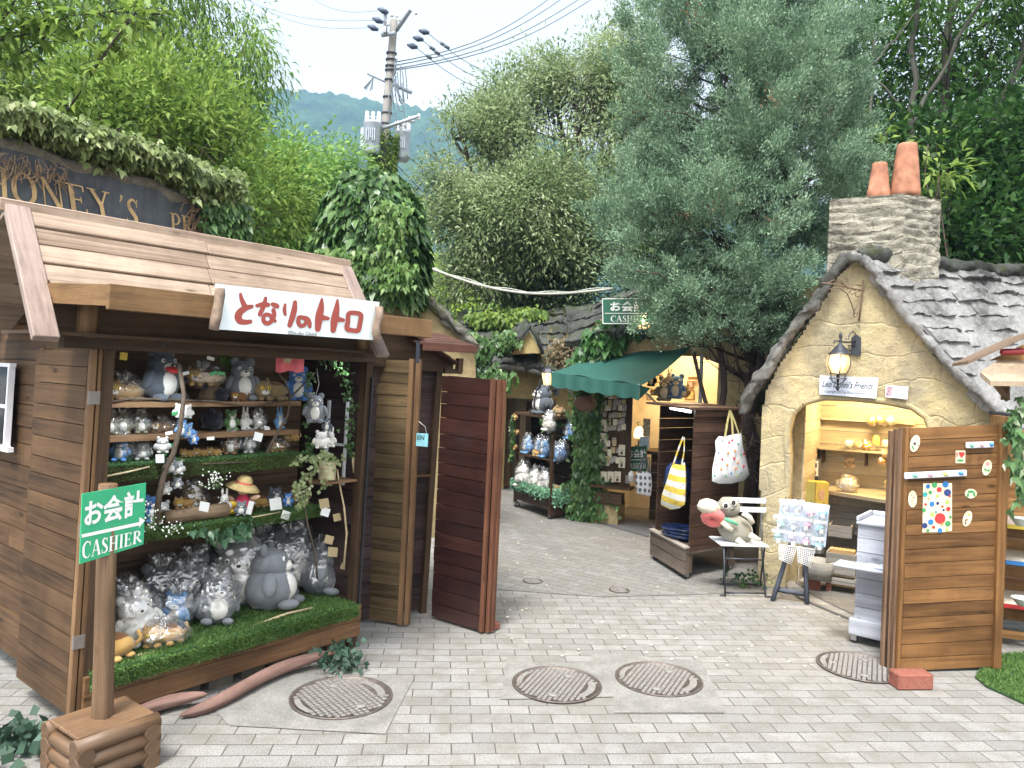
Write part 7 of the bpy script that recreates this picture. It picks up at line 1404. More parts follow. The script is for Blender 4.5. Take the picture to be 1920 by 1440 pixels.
jar(690, 350, 1.1, .07, .034, CLR, 'glass jar with green lid at the right end of the cream shelf'); jar(620, 345, 1.1, .10, .03, AMB, 'tall amber jar left of the green lidded jar', False)
for (x, y, a, c, lab) in ((440, 335, 40, CLR, 'bagged white figure with a red cap on the cream shelf'), (510, 345, 30, AMB, 'amber wrapped sweets on the shelf beside the bagged figure'), (560, 345, 34, ORG, 'orange wrapped sweets in the middle of the cream shelf'), (600, 170, 34, YLW, 'leftmost yellow bag hanging high on the cream boards'), (660, 170, 30, YLW, 'second yellow bag hanging high on the cream boards'), (725, 172, 30, CLR, 'clear bag hanging high right of the yellow bags'), (690, 400, 26, AMB, 'long amber bag clipped to the shelf edge'), (660, 450, 26, ORG, 'brown bag dangling below the shelf'), (720, 600, 36, YLW, 'yellow topped parcel on the counter'), (430, 610, 60, CLR, 'straw coloured wire tray on the counter')):
    c_ = S(x, y, 1.05 if y < 500 else .8); k = np.linalg.norm(S(0, 0, 1.1)-S(1, 0, 1.1)); o = thing('gift_bag', lab, 'gift bag', c_); mb = MB(); mb.blob(c_, (a*k, a*k*.6, a*k*.75), None, 12, .5, 8, seed=x); mb.build('contents', plain('tinted '+c[0], c[1], .3, .35, 30), o); mb = MB(); mb.blob(c_, (a*k*1.25, a*k*.8, a*k*1.1), None, 12, .8, 10, seed=x+3); mb.build('film', film(), o)
mb = MB(); mb.bx(D4, (0, .001), (0, .001), (0, .001))
def crate(lab, q, d, dep, m, slots=0):
    a, b = D4.px(*i4(*q[0]), d), D4.px(*i4(*q[1]), d); o = thing('wooden_crate', lab, 'crate', D4(a[0], d, b[1])); mb = MB(); mb.planks(D4, (a[0], b[0]), (b[1], a[1]), d, 2, .015); mb.bx(D4, (a[0], b[0]), (d+.015, d+dep), (b[1], b[1]+.02)); mb.bx(D4, (a[0], a[0]+.012), (d+.015, d+dep), (b[1], a[1])); mb.bx(D4, (b[0]-.012, b[0]), (d+.015, d+dep), (b[1], a[1])); mb.build('box', m, o)
    for i in range(slots): x = a[0]+.02+(b[0]-a[0]-.04)*i/slots; mb = MB(); mb.bx(Fr(D4(x, d+.05, a[1]-.05), -30), (0, .035), (0, .10), (0, .07)); mb.build('divider', wood('bright block', (.34, .20, .08), (.68, .46, .22)), o)
crate('plain pale crate standing on top behind the slotted crate', [(300, 875), (455, 975)], .50, .25, WG); crate('wide crate with slots of wooden cards at the shop door', [(285, 1060), (480, 1230)], .12, .22, WG, 6); crate('low grey crate at the bottom beside the white chest', [(290, 1225), (480, 1300)], .10, .25, WG)
ub = thing('wooden_tub', 'grey round wooden tub on dark feet behind the easel', 'tub', S(230, 1230, .1)); c = S(225, 1235, .12); mb = MB(); mb.lathe([(.12, 0), (.125, .07), (.125, .075), (.13, .15), (.115, .15), (.11, .03)], c, 20); mb.build('staves', WG, ub)
mb = MB(); mb.bx(Fr((c[0]-.05, c[1]-.03, 0), -20), (-.03, .06), (0, .08), (0, c[2])); mb.bx(Fr((c[0]+.06, c[1]-.04, 0), -20), (0, .04), (0, .04), (0, c[2])); mb.build('feet', plain('rusty block', (.16, .05, .03), .8), ub)
# ================================================================== PLUSH TOYS AND GOODS
FURC = dict(grey=(.17, .185, .20), slate=(.085, .10, .12), pale=(.40, .40, .385), white=(.68, .67, .62), blue=(.08, .20, .48), sky=(.16, .34, .62), tan=(.44, .27, .09), brown=(.16, .075, .03), olive=(.17, .18, .12), black=(.012, .012, .018), khaki=(.26, .19, .09), green=(.10, .19, .07))
EYEW = plain('eye white', (.75, .75, .72), .3); EYEB = plain('eye bead', (.012, .012, .012), .15); EYEY = plain('amber eye', (.72, .52, .03), .3); NOSE = plain('nose thread', (.03, .02, .02), .5); FILM = film(amt=.09)
def plush(kind, col, label, loc, h, rz=0, bag=False, belly='white', grp=None, tilt=0, tag_=False, yaw=0):
    """soft toy of height h standing at loc, looking along local -y"""
    nm = 'plush_toy' if kind != 'pom' else 'pompom'
    o = thing(nm, label, 'plush toy' if kind != 'pom' else 'pompom', loc, 0, grp); o.rotation_euler = (tilt, yaw, rz)
    WM[o.name] = Matrix.Identity(4); m = fur('fur '+col, FURC[col], 26/max(h, .06) if False else 70); bm = fur('fur '+belly, FURC[belly], 70); s = h; X = lambda a, b, c: Vector((a*s, b*s, c*s)); S3 = lambda a, b, c: (a*s, b*s, c*s)
    def part(name, blobs, mt, par=o, sub=0):
        mb = MB(); 
        for b in blobs: mb.blob(*b)
        return mb.build(name, mt, par, sub=sub)
    big = 18 if h > .15 else 12
    if kind == 'pom':
        part('fluff', [(X(0, 0, .5), S3(.5, .5, .5), None, 14, .5, 9)], m); n = 260; d = unit(n); leaf_obj('strands', m, d*h*.46+np.array([0, 0, h*.5]), d, unit(n), h*.14, h*.03, o); return o
    if kind == 'cat':
        part('body', [(X(.1, .12, .27), S3(.52, .30, .27), None, big, .1, 5), (X(-.28, -.12, .34), S3(.30, .24, .26), None, big), (X(-.38, -.22, .06), S3(.12, .15, .07), None, 8), (X(-.1, -.24, .06), S3(.12, .15, .07), None, 8), (X(.25, -.2, .06), S3(.12, .13, .07), None, 8), (X(.52, .05, .06), S3(.12, .13, .07), None, 8)], m)
        for x in (-.43, -.13): mb = MB(); mb.lathe([(.095*s, 0), (.06*s, .08*s), (.005*s, .17*s)], X(x, -.1, .53), 6); mb.build('ear', m, o)
        part('back_patch', [(X(.18, .14, .36), S3(.36, .24, .22), None, big)], fur('fur brown', FURC['brown']))
        for x in (-.38, -.17): part('eye', [(X(x, -.33, .38), S3(.062, .03, .062), None, 10)], EYEY); part('pupil', [(X(x, -.36, .38), S3(.018, .01, .04), None, 6)], EYEB)
        part('muzzle', [(X(-.28, -.33, .26), S3(.13, .06, .075), None, 10)], bm); part('nose', [(X(-.28, -.395, .30), S3(.03, .02, .02), None, 6)], NOSE)
        mb = MB(); mb.tube([X(.6, .2, .2), X(.75, .25, .35), X(.68, .2, .55)], [.05*s, .05*s, .04*s], 8); mb.build('tail', m, o)
    else:
        w_ = dict(bear=.36, bunny=.27, fat=.46)[kind]
        part('body', [(X(0, 0, .34), S3(w_, w_*.85, .35), None, big, .08, 5), (X(0, -.02, .70), S3(w_*.74, w_*.68, .25), None, big, .05, 5), (X(-w_*.92, -.1, .42), S3(.09, .12, .19), Matrix.Rotation(.35, 3, 'Y'), 9), (X(w_*.92, -.1, .42), S3(.09, .12, .19), Matrix.Rotation(-.35, 3, 'Y'), 9), (X(-w_*.5, -w_*.7, .07), S3(.12, .17, .08), None, 9), (X(w_*.5, -w_*.7, .07), S3(.12, .17, .08), None, 9)], m)
        part('belly', [(X(0, -w_*.30, .33), S3(w_*.68, w_*.62, .27), None, big)], bm)
        if kind == 'bunny':
            for x in (-.1, .1): part('ear', [(X(x, 0, 1.05), S3(.06, .04, .19), None, 10)], m)
        else:
            for x in (-w_*.52, w_*.52): part('ear', [(X(x, 0, .93), S3(.11, .06, .11), None, 10)], m)
        part('muzzle', [(X(0, -w_*.62, .65), S3(.13, .10, .085), None, 10)], bm if col != belly else m); part('nose', [(X(0, -w_*.62-.095, .69), S3(.035, .025, .025), None, 8)], NOSE)
        for x in (-w_*.36, w_*.36): part('eye', [(X(x, -w_*.62, .77), S3(.042, .025, .042), None, 8)], EYEW); part('pupil', [(X(x, -w_*.62-.022, .77), S3(.02, .012, .02), None, 6)], EYEB)
    if bag:
        mb = MB(); hh = .62 if kind != 'cat' else .42; ww = .52 if kind != 'cat' else .75; mb.blob(X(0.03, 0, hh*.85), S3(ww, ww*.8, hh), None, 22, .35, 11, seed=len(label))
        for k in range(5): a = k*1.3; mb.blob(X(math.cos(a)*.12, math.sin(a)*.1, hh*1.72), S3(.12, .04, .2), Matrix.Rotation(a, 3, 'Z') @ Matrix.Rotation(.5, 3, 'Y'), 8, .9, 12, seed=k)
        mb.build('plastic_bag', FILM, o)
    if tag_:
        mb = MB(); x_, z_ = w_*.5*s if kind != 'cat' else -.3*s, .25*s; mb.add([(x_, -.5*s, z_), (x_+.035, -.5*s, z_-.01), (x_+.045, -.51*s, z_-.055), (x_+.01, -.51*s, z_-.045)], [(0, 1, 2, 3)]); mb.build('price_tag', WT, o)
    return o
def on(px, d, z): s, _ = A.px(px, 700, d); # refine: intersect the vertical pixel column at height z
def put(px, d, z):
    py = 700
    for _ in range(4):
        s, zz = A.px(px, py, d); p = A(s, d, z); v = p-CAM; k = v@_F; py = 720-FL*(v@CU)/k
    return A(s, d, z), FL/k
def stock(kind, col, px, d, z, hpx, label, **k):
    p, ppm = put(px, d, z); rz = math.radians(AZ-22+rnd.uniform(-14, 14)+k.pop('turn', 0)); return plush(kind, col, label, p, hpx/ppm, rz, **k)
Z1, Z2, Z3, Z4, Z0 = 1.495, 1.321, 1.185, .856, .285
# top shelf
stock('cat', 'tan', 228, .42, Z1, 62, 'tan plush cat in a clear bag at the left end of the top shelf', bag=True)
g = stock('bear', 'slate', 300, .40, Z1, 98, 'tall dark grey plush beast with open red mouth on the top shelf', turn=35)
p, ppm = put(300, .40, Z1); u_ = 1/ppm; mb = MB(); h_ = p+np.array([.035, -.06, .105]); mb.blob(h_+np.array([.03, -.04, .03]), (.055, .045, .022), Matrix.Rotation(-.2, 3, 'Y'), 14); mb.build('snout', fur('fur slate', FURC['slate']), label='dark upper jaw') if False else None
q_ = A.w(318, 683, .27); jaw = thing('red_mouth', 'x', 'x', q_) if False else None
g2 = MB(); g2.blob(Vector((0, -.085, .172)), (.036, .045, .016), Matrix.Rotation(.35, 3, 'X'), 12); WM['tmpj'] = Matrix.Identity(4)
g2.build('open_mouth', plain('red felt mouth', (.55, .04, .04), .8), g)
# stump and bagged cat
st_c, ppm = put(392, .44, Z1); stp = thing('tree_stump', 'rough bark stump display in the middle of the top shelf', 'stump', st_c); mb = MB(); mb.lathe([(.062, 0), (.056, .03), (.05, .07), (.044, .085), (.02, .088)], st_c, 18); 
mb.v = [(x+rnd.uniform(-.004, .004), y+rnd.uniform(-.004, .004), z) for x, y, z in mb.v]; mb.build('bark', wood('stump bark', (.04, .03, .02), (.22, .16, .10), .95, 1.6, False), stp)
stock('cat', 'tan', 378, .40, Z1+.085, 52, 'tan plush cat in crinkled film sitting on the bark stump', bag=True)
for x, y in ((347, 713), (385, 724), (348, 745)): p = A.w(x, y, .36); plush('pom', 'black', 'tiny black fluffy pompom clinging to the bark stump, %s' % {713: 'upper left', 724: 'in the middle', 745: 'lower left'}[y], p-np.array([0, 0, .015]), .034, 0)
stock('bear', 'grey', 452, .44, Z1, 78, 'mid grey plush bear with white belly near the middle of the top shelf')
stock('cat', 'brown', 447, .36, Z1, 28, 'tiny brown plush cat in front of the mid grey bear')
stock('pom', 'black', 415, .36, Z1, 24, 'black fluffy pompom left of the tiny brown cat')
stock('cat', 'khaki', 505, .40, Z1, 62, 'large khaki plush cat right of the mid grey bear')
stock('bear', 'blue', 557, .42, Z1, 62, 'round blue plush bear at the right end of the top shelf')
# second shelf
for a in (('bear', 'olive', 205, 40, 'small grey green bear half hidden by the door batten, second shelf', True), ('bear', 'olive', 228, 42, 'grey green plush bear in film, second shelf left', True), ('bear', 'olive', 263, 38, 'grey green plush bear in film beside the brown bagged one', True), ('cat', 'brown', 302, 36, 'brown plush cat in a dark bag, second shelf', True), ('pom', 'black', 396, 40, 'big black fluffy pompom toy in the middle of the second shelf', False), ('bear', 'green', 432, 38, 'green hooded plush with pale belly, second shelf', False), ('bunny', 'white', 459, 36, 'white plush rabbit with long ears, second shelf', False), ('bear', 'pale', 483, 34, 'pale plush in film with a tag right of the white rabbit', True), ('bunny', 'sky', 523, 34, 'bright blue plush rabbit at the right of the second shelf', False)):
    stock(a[0], a[1], a[2], .42, Z2, a[3], a[4], bag=a[5], tag_=(a[2] == 483))
# third shelf
for a in (('bear', 'blue', 225, 46, 'bagged blue plush bear at the left of the third shelf', True), ('fat', 'pale', 266, 36, 'plump pale plush in film right of the bagged blue bear', True), ('cat', 'tan', 350, 24, 'leftmost of three little tan cats, third shelf', False), ('cat', 'tan', 375, 24, 'middle one of three little tan cats, third shelf', False), ('cat', 'tan', 400, 24, 'rightmost of three little tan cats, third shelf', False), ('bear', 'brown', 432, 38, 'dark brown bagged plush right of the little cats', True), ('bunny', 'pale', 466, 38, 'pale bagged rabbit plush, third shelf', True), ('cat', 'tan', 520, 30, 'tan plush cat near the forked branch, third shelf', True), ('cat', 'tan', 545, 26, 'tan plush cat hanging at the right end above the third shelf', False)):
    stock(a[0], a[1], a[2], .38, Z3+(.06 if a[2] == 545 else 0), a[3], a[4], bag=a[5])
# fourth shelf
for a in (('bear', 'blue', 285, 50, 'blue plush bear behind the green sign on the fourth shelf', False, .34), ('bear', 'pale', 305, 40, 'pale grey plush with flowers left of the bark log', False, .30), ('fat', 'khaki', 358, 54, 'pinkish tan bagged plush behind the bark log', True, .42), ('cat', 'tan', 343, 34, 'tan and brown plush cat lying on the bark log', False, .33), ('bunny', 'white', 420, 40, 'white plush rabbit beside the straw hat doll', False, .30), ('cat', 'tan', 485, 34, 'tan plush cat curled right of the straw hat doll', False, .38), ('fat', 'slate', 515, 34, 'dark grey flat plush lying among white tags', False, .36), ('bear', 'blue', 540, 24, 'tiny blue plush beside the flat dark grey one', False, .30), ('cat', 'khaki', 562, 28, 'olive plush at the right end of the fourth shelf', False, .34), ('fat', 'grey', 452, 26, 'small grey and white plush on a wooden slice in front of the doll', False, .22)):
    stock(a[0], a[1], a[2], a[6], Z4+(.055 if a[2] == 343 else 0), a[3], a[4], bag=a[5])
lg = MB(); a_, b_ = put(305, .24, Z4+.035)[0], put(425, .24, Z4+.035)[0]; lg.tube([a_, a_*.7+b_*.3, a_*.35+b_*.65, b_], [.036, .04, .038, .04], 14, wob=.08); lg.build('bark_log', LOGB, label='brown bark log lying along the fourth shelf', cat='log')
dp_, ppm = put(455, .28, Z4); dl__ = thing('doll', 'small doll with a wide straw hat and pink dress on the fourth shelf', 'doll', dp_); h = 78/ppm; Xd = lambda a, b, c: Vector(tuple(dp_))+Vector((a*h, b*h, c*h))
SKIN = plain('doll skin', (.62, .40, .28), .6, .05); mb = MB(); mb.blob(Xd(0, 0, .55), (.15*h, .13*h, .14*h), None, 12); mb.blob(Xd(-.3, -.05, .34), (.14*h, .06*h, .06*h), Matrix.Rotation(.4, 3, 'Y'), 8); mb.blob(Xd(.3, -.05, .38), (.14*h, .06*h, .06*h), Matrix.Rotation(-.3, 3, 'Y'), 8); mb.blob(Xd(0, 0, .25), (.14*h, .12*h, .2*h), None, 10); mb.build('body', SKIN, dl__)
mb = MB(); mb.lathe([(.26*h, 0), (.2*h, .14*h), (.12*h, .32*h), (.05*h, .36*h)], Xd(0, 0, .08), 14); mb.build('dress', plain('pink dress', (.62, .05, .12), .8), dl__)
mb = MB(); mb.lathe([(.40*h, -.08*h), (.41*h, -.07*h), (.30*h, .02*h), (.19*h, .05*h), (.18*h, .14*h), (.12*h, .22*h), (.01, .24*h)], Xd(0, 0, .66), 22, M=Matrix.Rotation(.25, 3, 'Y')); mb.build('hat', plain('straw', (.56, .42, .18), .9, .15, 60, .4), dl__)
mb = MB(); mb.lathe([(.195*h, .045*h), (.19*h, .10*h)], Xd(0, 0, .66), 22, M=Matrix.Rotation(.25, 3, 'Y'), capb=False); mb.build('hat_band', plain('coral ribbon', (.62, .14, .10), .6), dl__)
for x in (-.16, .2): mb = MB(); mb.blob(Xd(x, -.24, .06), (.11*h, .09*h, .07*h), None, 10); mb.build('shoe', plain('yellow shoe', (.70, .42, .02), .4), dl__)
mb = MB(); mb.blob(Xd(-.2, -.2, .22), (.14*h, .05*h, .09*h), None, 10); mb.build('satchel', plain('yellow satchel', (.70, .45, .02), .5), dl__)
for x in (-.05, .05): mb = MB(); mb.blob(Xd(x, -.13, .55), (.014*h, .008*h, .018*h), None, 6); mb.build('eye', EYEB, dl__)
# counter: the big ones
big = [('fat', 'grey', 508, .20, 118, 'biggest grey plush with white belly leaning unbagged on the turf counter', False, -.12, .12), ('fat', 'grey', 592, .26, 92, 'grey bagged plush at the right end of the turf counter', True, .1, .35), ('fat', 'pale', 455, .40, 118, 'large bagged pale grey plush behind the biggest one', True, 0, -.1), ('fat', 'grey', 398, .20, 84, 'bagged grey plush with white belly left of the biggest one', True, -.15, .15), ('fat', 'grey', 345, .40, 92, 'bagged grey plush standing behind the blue one', True, 0, 0), ('fat', 'white', 262, .20, 90, 'whitish bagged plush right of the sign post', True, -.1, -.15), ('bear', 'sky', 322, .27, 68, 'bagged sky blue plush bear among the big grey ones', True, 0, .1), ('fat', 'grey', 228, .36, 90, 'bagged grey plush half hidden by the sign post', True, 0, 0), ('fat', 'grey', 300, .48, 100, 'shaded bagged plush in the back row under the shelf, left', True, 0, 0), ('bear', 'grey', 360, .50, 100, 'shaded bagged plush in the back row under the shelf, middle', True, 0, 0), ('fat', 'grey', 545, .46, 110, 'shaded bagged plush in the back row under the shelf, right', True, 0, 0), ('fat', 'slate', 480, .50, 120, 'darkest bagged plush in the back row above the biggest one', True, 0, 0)]
for k_, c_, x, d_, hp__, lab, bg_, ti, yw in big: stock(k_, c_, x, d_, Z0, hp__, lab, bag=bg_, tilt=ti, yaw=yw, turn=55 if x in (508, 592) else rnd.uniform(-25, 35))
stock('cat', 'tan', 302, .08, Z0, 62, 'tan plush cat with yellow patches lying in film at the counter front', bag=True); stock('cat', 'tan', 196, .06, Z0, 82, 'tan plush cat behind the foot of the sign post', bag=False)
for x, z_, d_, k_, c_, h_, lab in ((337, 1.415, .24, 'fat', 'white', 26, 'left one of a pair of cream key charms hanging on the twig'), (349, 1.41, .24, 'fat', 'white', 26, 'right one of a pair of cream key charms hanging on the twig'), (340, 1.315, .24, 'bear', 'sky', 30, 'light blue key charm hanging in front of the second shelf, left'), (352, 1.305, .24, 'bear', 'sky', 28, 'light blue key charm hanging in front of the second shelf, middle'), (362, 1.27, .24, 'bear', 'blue', 24, 'light blue key charm lowest of its cluster'), (304, 1.235, .22, 'fat', 'pale', 30, 'pale grey key charm beside a white tag'), (320, 1.13, .2, 'fat', 'grey', 28, 'grey key charm on the thick branch, left'), (333, 1.12, .2, 'fat', 'pale', 26, 'grey key charm on the thick branch, right'), (309, 1.02, .2, 'fat', 'pale', 24, 'small round key charm low on the thick branch'), (332, 1.045, .2, 'fat', 'grey', 22, 'small grey charm hanging under the pair on the thick branch')):
    p, ppm = put(x, d_, z_); plush(k_, c_, lab, p, h_/ppm, math.radians(AZ-20)); t_ = MB(); 
# hanging toys at the right wall
for x, y, k_, c_, h_, lab in ((590, 792, 'bear', 'grey', 60, 'grey plush bear hanging by a loop in front of the window bars'), (602, 840, 'fat', 'white', 36, 'white round plush hanging below the grey bear'), (620, 838, 'bunny', 'white', 34, 'white rabbit plush hanging right of the round one'), (612, 808, 'bear', 'slate', 26, 'small dark plush tucked above the two white ones')):
    p = A.w(x, y, .10); plush(k_, c_, lab, p, h_*.9*np.dot(p-CAM, _F)/FL, math.radians(AZ-35))
mb = MB(); mb.tube([A.w(594, 690, .1), A.w(598, 720, .1), A.w(592, 742, .1)], .003, 4); mb.build('loop_cord', plain('grey cord', (.3, .3, .3)), label='grey cord loop holding the hanging grey bear', cat='cord')
# pink shirt
sh = thing('child_shirt', 'pink child shirt hanging from the header beam', 'shirt', A.w(543, 680, .12)); mb = MB(); vs = []
for j in range(7):
    for i in range(11): x, y = 517+i*5.3, 655+j*7; vs.append(A.w(x+(i-5)*.0, y+2.*math.sin(i), .12+.01*math.sin(i*1.3+j*.4)))
mb.add(vs, [(j*11+i, j*11+i+1, (j+1)*11+i+1, (j+1)*11+i) for j in range(6) for i in range(10)], None, True); mb.build('cloth', plain('coral cotton', (.62, .13, .15), .9), sh); mb = MB(); mb.blob(A.w(539, 658, .095), (.022, .003, .018), Matrix.Rotation(math.radians(AZ), 3, 'Z'), 12); mb.build('yellow_print', plain('yellow print', (.7, .55, .02)), sh)
mb = MB(); plate(mb, [(533, 667), (547, 668), (545, 681), (531, 680)], A, .09, .002); mb.build('price_tag', CARD3, sh)
for x, y, w_, lab in ((232, 668, 14, 'yellow hang tag card at the top left inside the stall'), (484, 819, 16, 'white card propped on the second shelf edge'), (300, 860, 16, 'white folded note on the third shelf'), (383, 950, 18, 'white diamond card leaning on the bark log'), (517, 945, 22, 'white card lying on the flat grey plush'), (536, 966, 16, 'white tag drooping over the turf edge'), (469, 952, 10, 'white strip tag beside the straw hat doll'), (608, 944, 18, 'tan card right of the turf shelf'), (610, 960, 16, 'white card right of the turf shelf'), (617, 1012, 16, 'cream card on the twig, upper'), (624, 1035, 18, 'cream card on the twig, lower'), (645, 1062, 12, 'tan card at the right post'), (632, 970, 14, 'tan folded tag by the twig'), (228, 640, 12, 'yellow tag above the door')):
    mb = MB(); k_ = rnd.uniform(-.35, .35); d_ = .08 if x > 560 else .14; c, s = math.cos(k_), math.sin(k_); hh = w_*(.62 if 'strip' not in lab else 1.6); q = [(x+a*c*w_*.5-b*s*hh, y+a*s*w_*.5+b*c*hh) for a, b in ((-1, -.8), (1, -.8), (1, .8), (-1, .8))]; plate(mb, q, A, d_, .001); mb.build('card', CARD3 if 'tan' in lab or 'cream' in lab else (colr['yellow'] if 'yellow' in lab else WT), label=lab, cat='card')
for i, (x, y) in enumerate(((329, 775), (317, 812), (322, 835), (395, 822), (306, 852), (395, 672), (400, 700), (348, 700), (415, 700))):
    mb = MB(); k_ = rnd.uniform(-.4, .4); q = [(x+a*7*math.cos(k_)-b*3*math.sin(k_), y+a*7*math.sin(k_)+b*3) for a, b in ((-1, -1), (1, -1), (1, 1), (-1, 1))]; plate(mb, q, A, .22, .001); mb.build('charm_tag', WT if i % 2 else colr['green'], label='little paper tag on a key charm inside the toy stall', cat='tag', group='little tags on the key charms')
# turf on shelves and counter
TURF = MATS['artificial turf']
def drape(x0, x1, d, z0, z1, n):
    def f():
        r = []
        for i in range(n): r.append((A(rnd.uniform(x0, x1), d-.004, z0+(z1-z0)*rnd.random()), tuple(-A.b*1.0+np.array([rnd.gauss(0, .35), rnd.gauss(0, .35), rnd.gauss(-.1, .4)]))))
        return r
    return f
turf('turf_mat', 'bright artificial turf covering the counter and hanging over its front edge', [(.0, -.055), (1.54, -.055), (1.54, .58), (.0, .58)], lambda x, y, z: A(x, y, .276+z), 22000, .022, m=TURF, drape=drape(.0, 1.54, -.057, .205, .28, 9000))
mb = MB(); mb.bx(A, (.0, 1.54), (-.056, -.052), (.21, .277)); mb.build('turf_apron', plain('turf backing', (.015, .06, .012), .9), label='folded edge of the turf hanging down the counter front', cat='turf mat')
turf('turf_mat', 'turf strip covering the fourth shelf with a shaggy front edge', [(.03, .155), (1.43, .155), (1.43, .55), (.03, .55)], lambda x, y, z: A(x, y, .845+z), 6000, .016, m=TURF, drape=drape(.03, 1.43, .153, .80, .85, 8000))
turf('turf_mat', 'dark turf strip hanging from the third shelf', [(.03, .255), (1.30, .255), (1.30, .5), (.03, .5)], lambda x, y, z: A(x, y, 1.178+z), 2500, .014, m=TURF, drape=drape(.03, 1.30, .253, 1.10, 1.18, 7000))
# branches inside the stall
def stick(lab, pts, r, m, d=.2, name='branch', cat='branch', wob=.08):
    mb = MB(); P_ = [A.w(x, y, d+(q[0] if q else 0)) for x, y, *q in pts]; mb.tube(P_, r if hasattr(r, '__len__') else [r*(1-.4*i/len(P_)) for i in range(len(P_))], 8, wob=wob); return mb.build(name, m, label=lab, cat=cat)
BRK = plain('brown branch bark', (.085, .06, .04), .9, .35, 30, .5); PST = plain('peeled pale stick', (.46, .37, .22), .8, .3, 25, .4)
stick('thick mossy branch rising in the left part of the stall behind the flowers', [(292, 985), (298, 930), (310, 880), (325, 850), (338, 800), (345, 740), (335, 680)], .017, BRK, .16); stick('thin branch lying along the front of the top shelf', [(200, 755), (240, 748), (290, 748), (330, 750), (400, 752), (470, 762), (530, 752)], .006, BRK, .29)
fk = thing('forked_branch', 'dark forked branch standing at the right of the shelves', 'branch', A.w(545, 800, .2)); mb = MB()
for pts, r in (([(500, 850), (520, 812), (540, 780), (545, 745)], .009), ([(545, 745), (535, 715), (522, 700)], .006), ([(545, 745), (570, 720), (592, 698)], .006)): mb.tube([A.w(x, y, .2) for x, y in pts], [r, r*.95, r*.85, r*.6][:len(pts)], 7, wob=.1)
mb.build('wood', BRK, fk)
stick('long peeled stick lying on the turf counter', [(150, 1262), (250, 1232), (330, 1214), (450, 1183), (540, 1150), (585, 1140)], .010, PST, .03); stick('short peeled stick on the third shelf', [(190, 895), (240, 885), (280, 875)], .006, PST, .24); stick('thin stick on the turf of the third shelf right of centre', [(380, 870), (430, 868), (470, 866)], .004, BRK, .24); stick('small twig lying on the fourth shelf edge', [(473, 970), (500, 965), (525, 960)], .004, PST, .14)
stick('upright bare twig by the right wall carrying cards', [(595, 1085), (590, 1030), (578, 990), (572, 950)], .006, BRK, .06); stick('long bare twig leaning on the right post', [(645, 1060), (650, 1000), (645, 950), (635, 900), (632, 880)], .007, PST, .04)
stick('branch handle fixed at the edge of the olive brown door', [(664, 848), (662, 866), (664, 886)], .011, PST, .05)
# tin pot with trailing plant
pt_ = thing('plant_pot', 'cream tin pot with variegated creeper trailing down', 'potted plant', A.w(613, 898, .06)); c = A.w(613, 899, .06); k = .0028
mb = MB(); mb.lathe([(17*k, 0), (18*k, .002), (18*k, 38*k), (18.5*k, 39*k), (16*k, 38*k)], c, 22); mb.build('tin', plain('cream tin', (.55, .50, .32), .5, .15, 14), pt_); mb = MB()
for i in range(6): mb.tube([c+np.array([math.cos(a)*18.3*k, math.sin(a)*18.3*k, (10+i*3.2)*k]) for a in np.linspace(math.radians(200), math.radians(200+rnd.uniform(50, 100)), 9)], .0012, 4)
mb.build('tin_print', plain('faded brown print', (.22, .16, .08)), pt_)
PVAR = foliage('variegated creeper', (.12, .17, .06), (.38, .44, .22), .3, 14, tip=(.62, .62, .45)); ps = []
for ch in ([(600, 865), (575, 858), (548, 866)], [(595, 868), (572, 890), (560, 908)], [(600, 870), (580, 900), (572, 930), (568, 950)], [(570, 925), (565, 945), (560, 950)], [(628, 870), (612, 905), (605, 915)], [(590, 858), (610, 850), (640, 858)], [(600, 856), (620, 862), (640, 870)], [(560, 905), (555, 915), (558, 925)]):
    for i in range(len(ch)-1):
        for t in np.linspace(0, 1, 16): ps.append(A.w(ch[i][0]*(1-t)+ch[i+1][0]*t+rnd.gauss(0, 3.2), ch[i][1]*(1-t)+ch[i+1][1]*t+rnd.gauss(0, 3), .02+rnd.uniform(-.03, .03)))
ps = np.array(ps); n = len(ps); leaf_obj('foliage', PVAR, ps, unit(n), unit(n)*.6-A.b, .028, .026, pt_, .1)
mb = MB(); mb.bx(A, (A.px(585, 900, .1)[0], 1.53), (.0, .14), (A.px(613, 901, .06)[1]-.014, A.px(613, 901, .06)[1]-.001)); mb.build('pot_ledge', WE, label='small wooden ledge carrying the cream tin pot', cat='ledge')
# baby's breath, ivy garlands
def gyp(lab, ctr, n, sx, sy, d):
    o = thing('flower_spray', lab, 'flowers', A.w(*ctr, d)); mb = MB(); mf = MB(); root_ = A.w(ctr[0], ctr[1]+sy, d)
    for i in range(n):
        e = A.w(rnd.gauss(ctr[0], sx), rnd.gauss(ctr[1], sy*.5), d+rnd.uniform(-.03, .03)); mf.blob(e, rnd.uniform(.0035, .0058), None, 6)
        if i % 3 == 0: mb.tube([root_, (root_+e)/2+np.array([rnd.uniform(-.02, .02), 0, 0]), e], .0012, 3)
    mf.build('blossoms', plain('white blossom', (.78, .78, .70), .7), o); mb.build('stems', plain('green stem', (.10, .20, .05)), o)
gyp('white baby\'s breath spray left of the straw hat doll', (405, 900), 60, 13, 18, .2); gyp('white baby\'s breath spray at the lower left of the bark log', (285, 975), 40, 12, 26, .12); gyp('white baby\'s breath hanging over the turf edge', (315, 990), 36, 16, 14, .12)
def garland(lab, pts, d, n, sz, m, sx=5, sy=7):
    def f():
        i = rnd.randrange(len(pts)-1); t = rnd.random(); return A.w(pts[i][0]*(1-t)+pts[i+1][0]*t+rnd.gauss(0, sx), pts[i][1]*(1-t)+pts[i+1][1]*t+rnd.gauss(0, sy), d), -A.b*.9
    return ivy_patch('ivy_garland', lab, f, n, sz, m, 'garland', droop=.1, thick=.03)
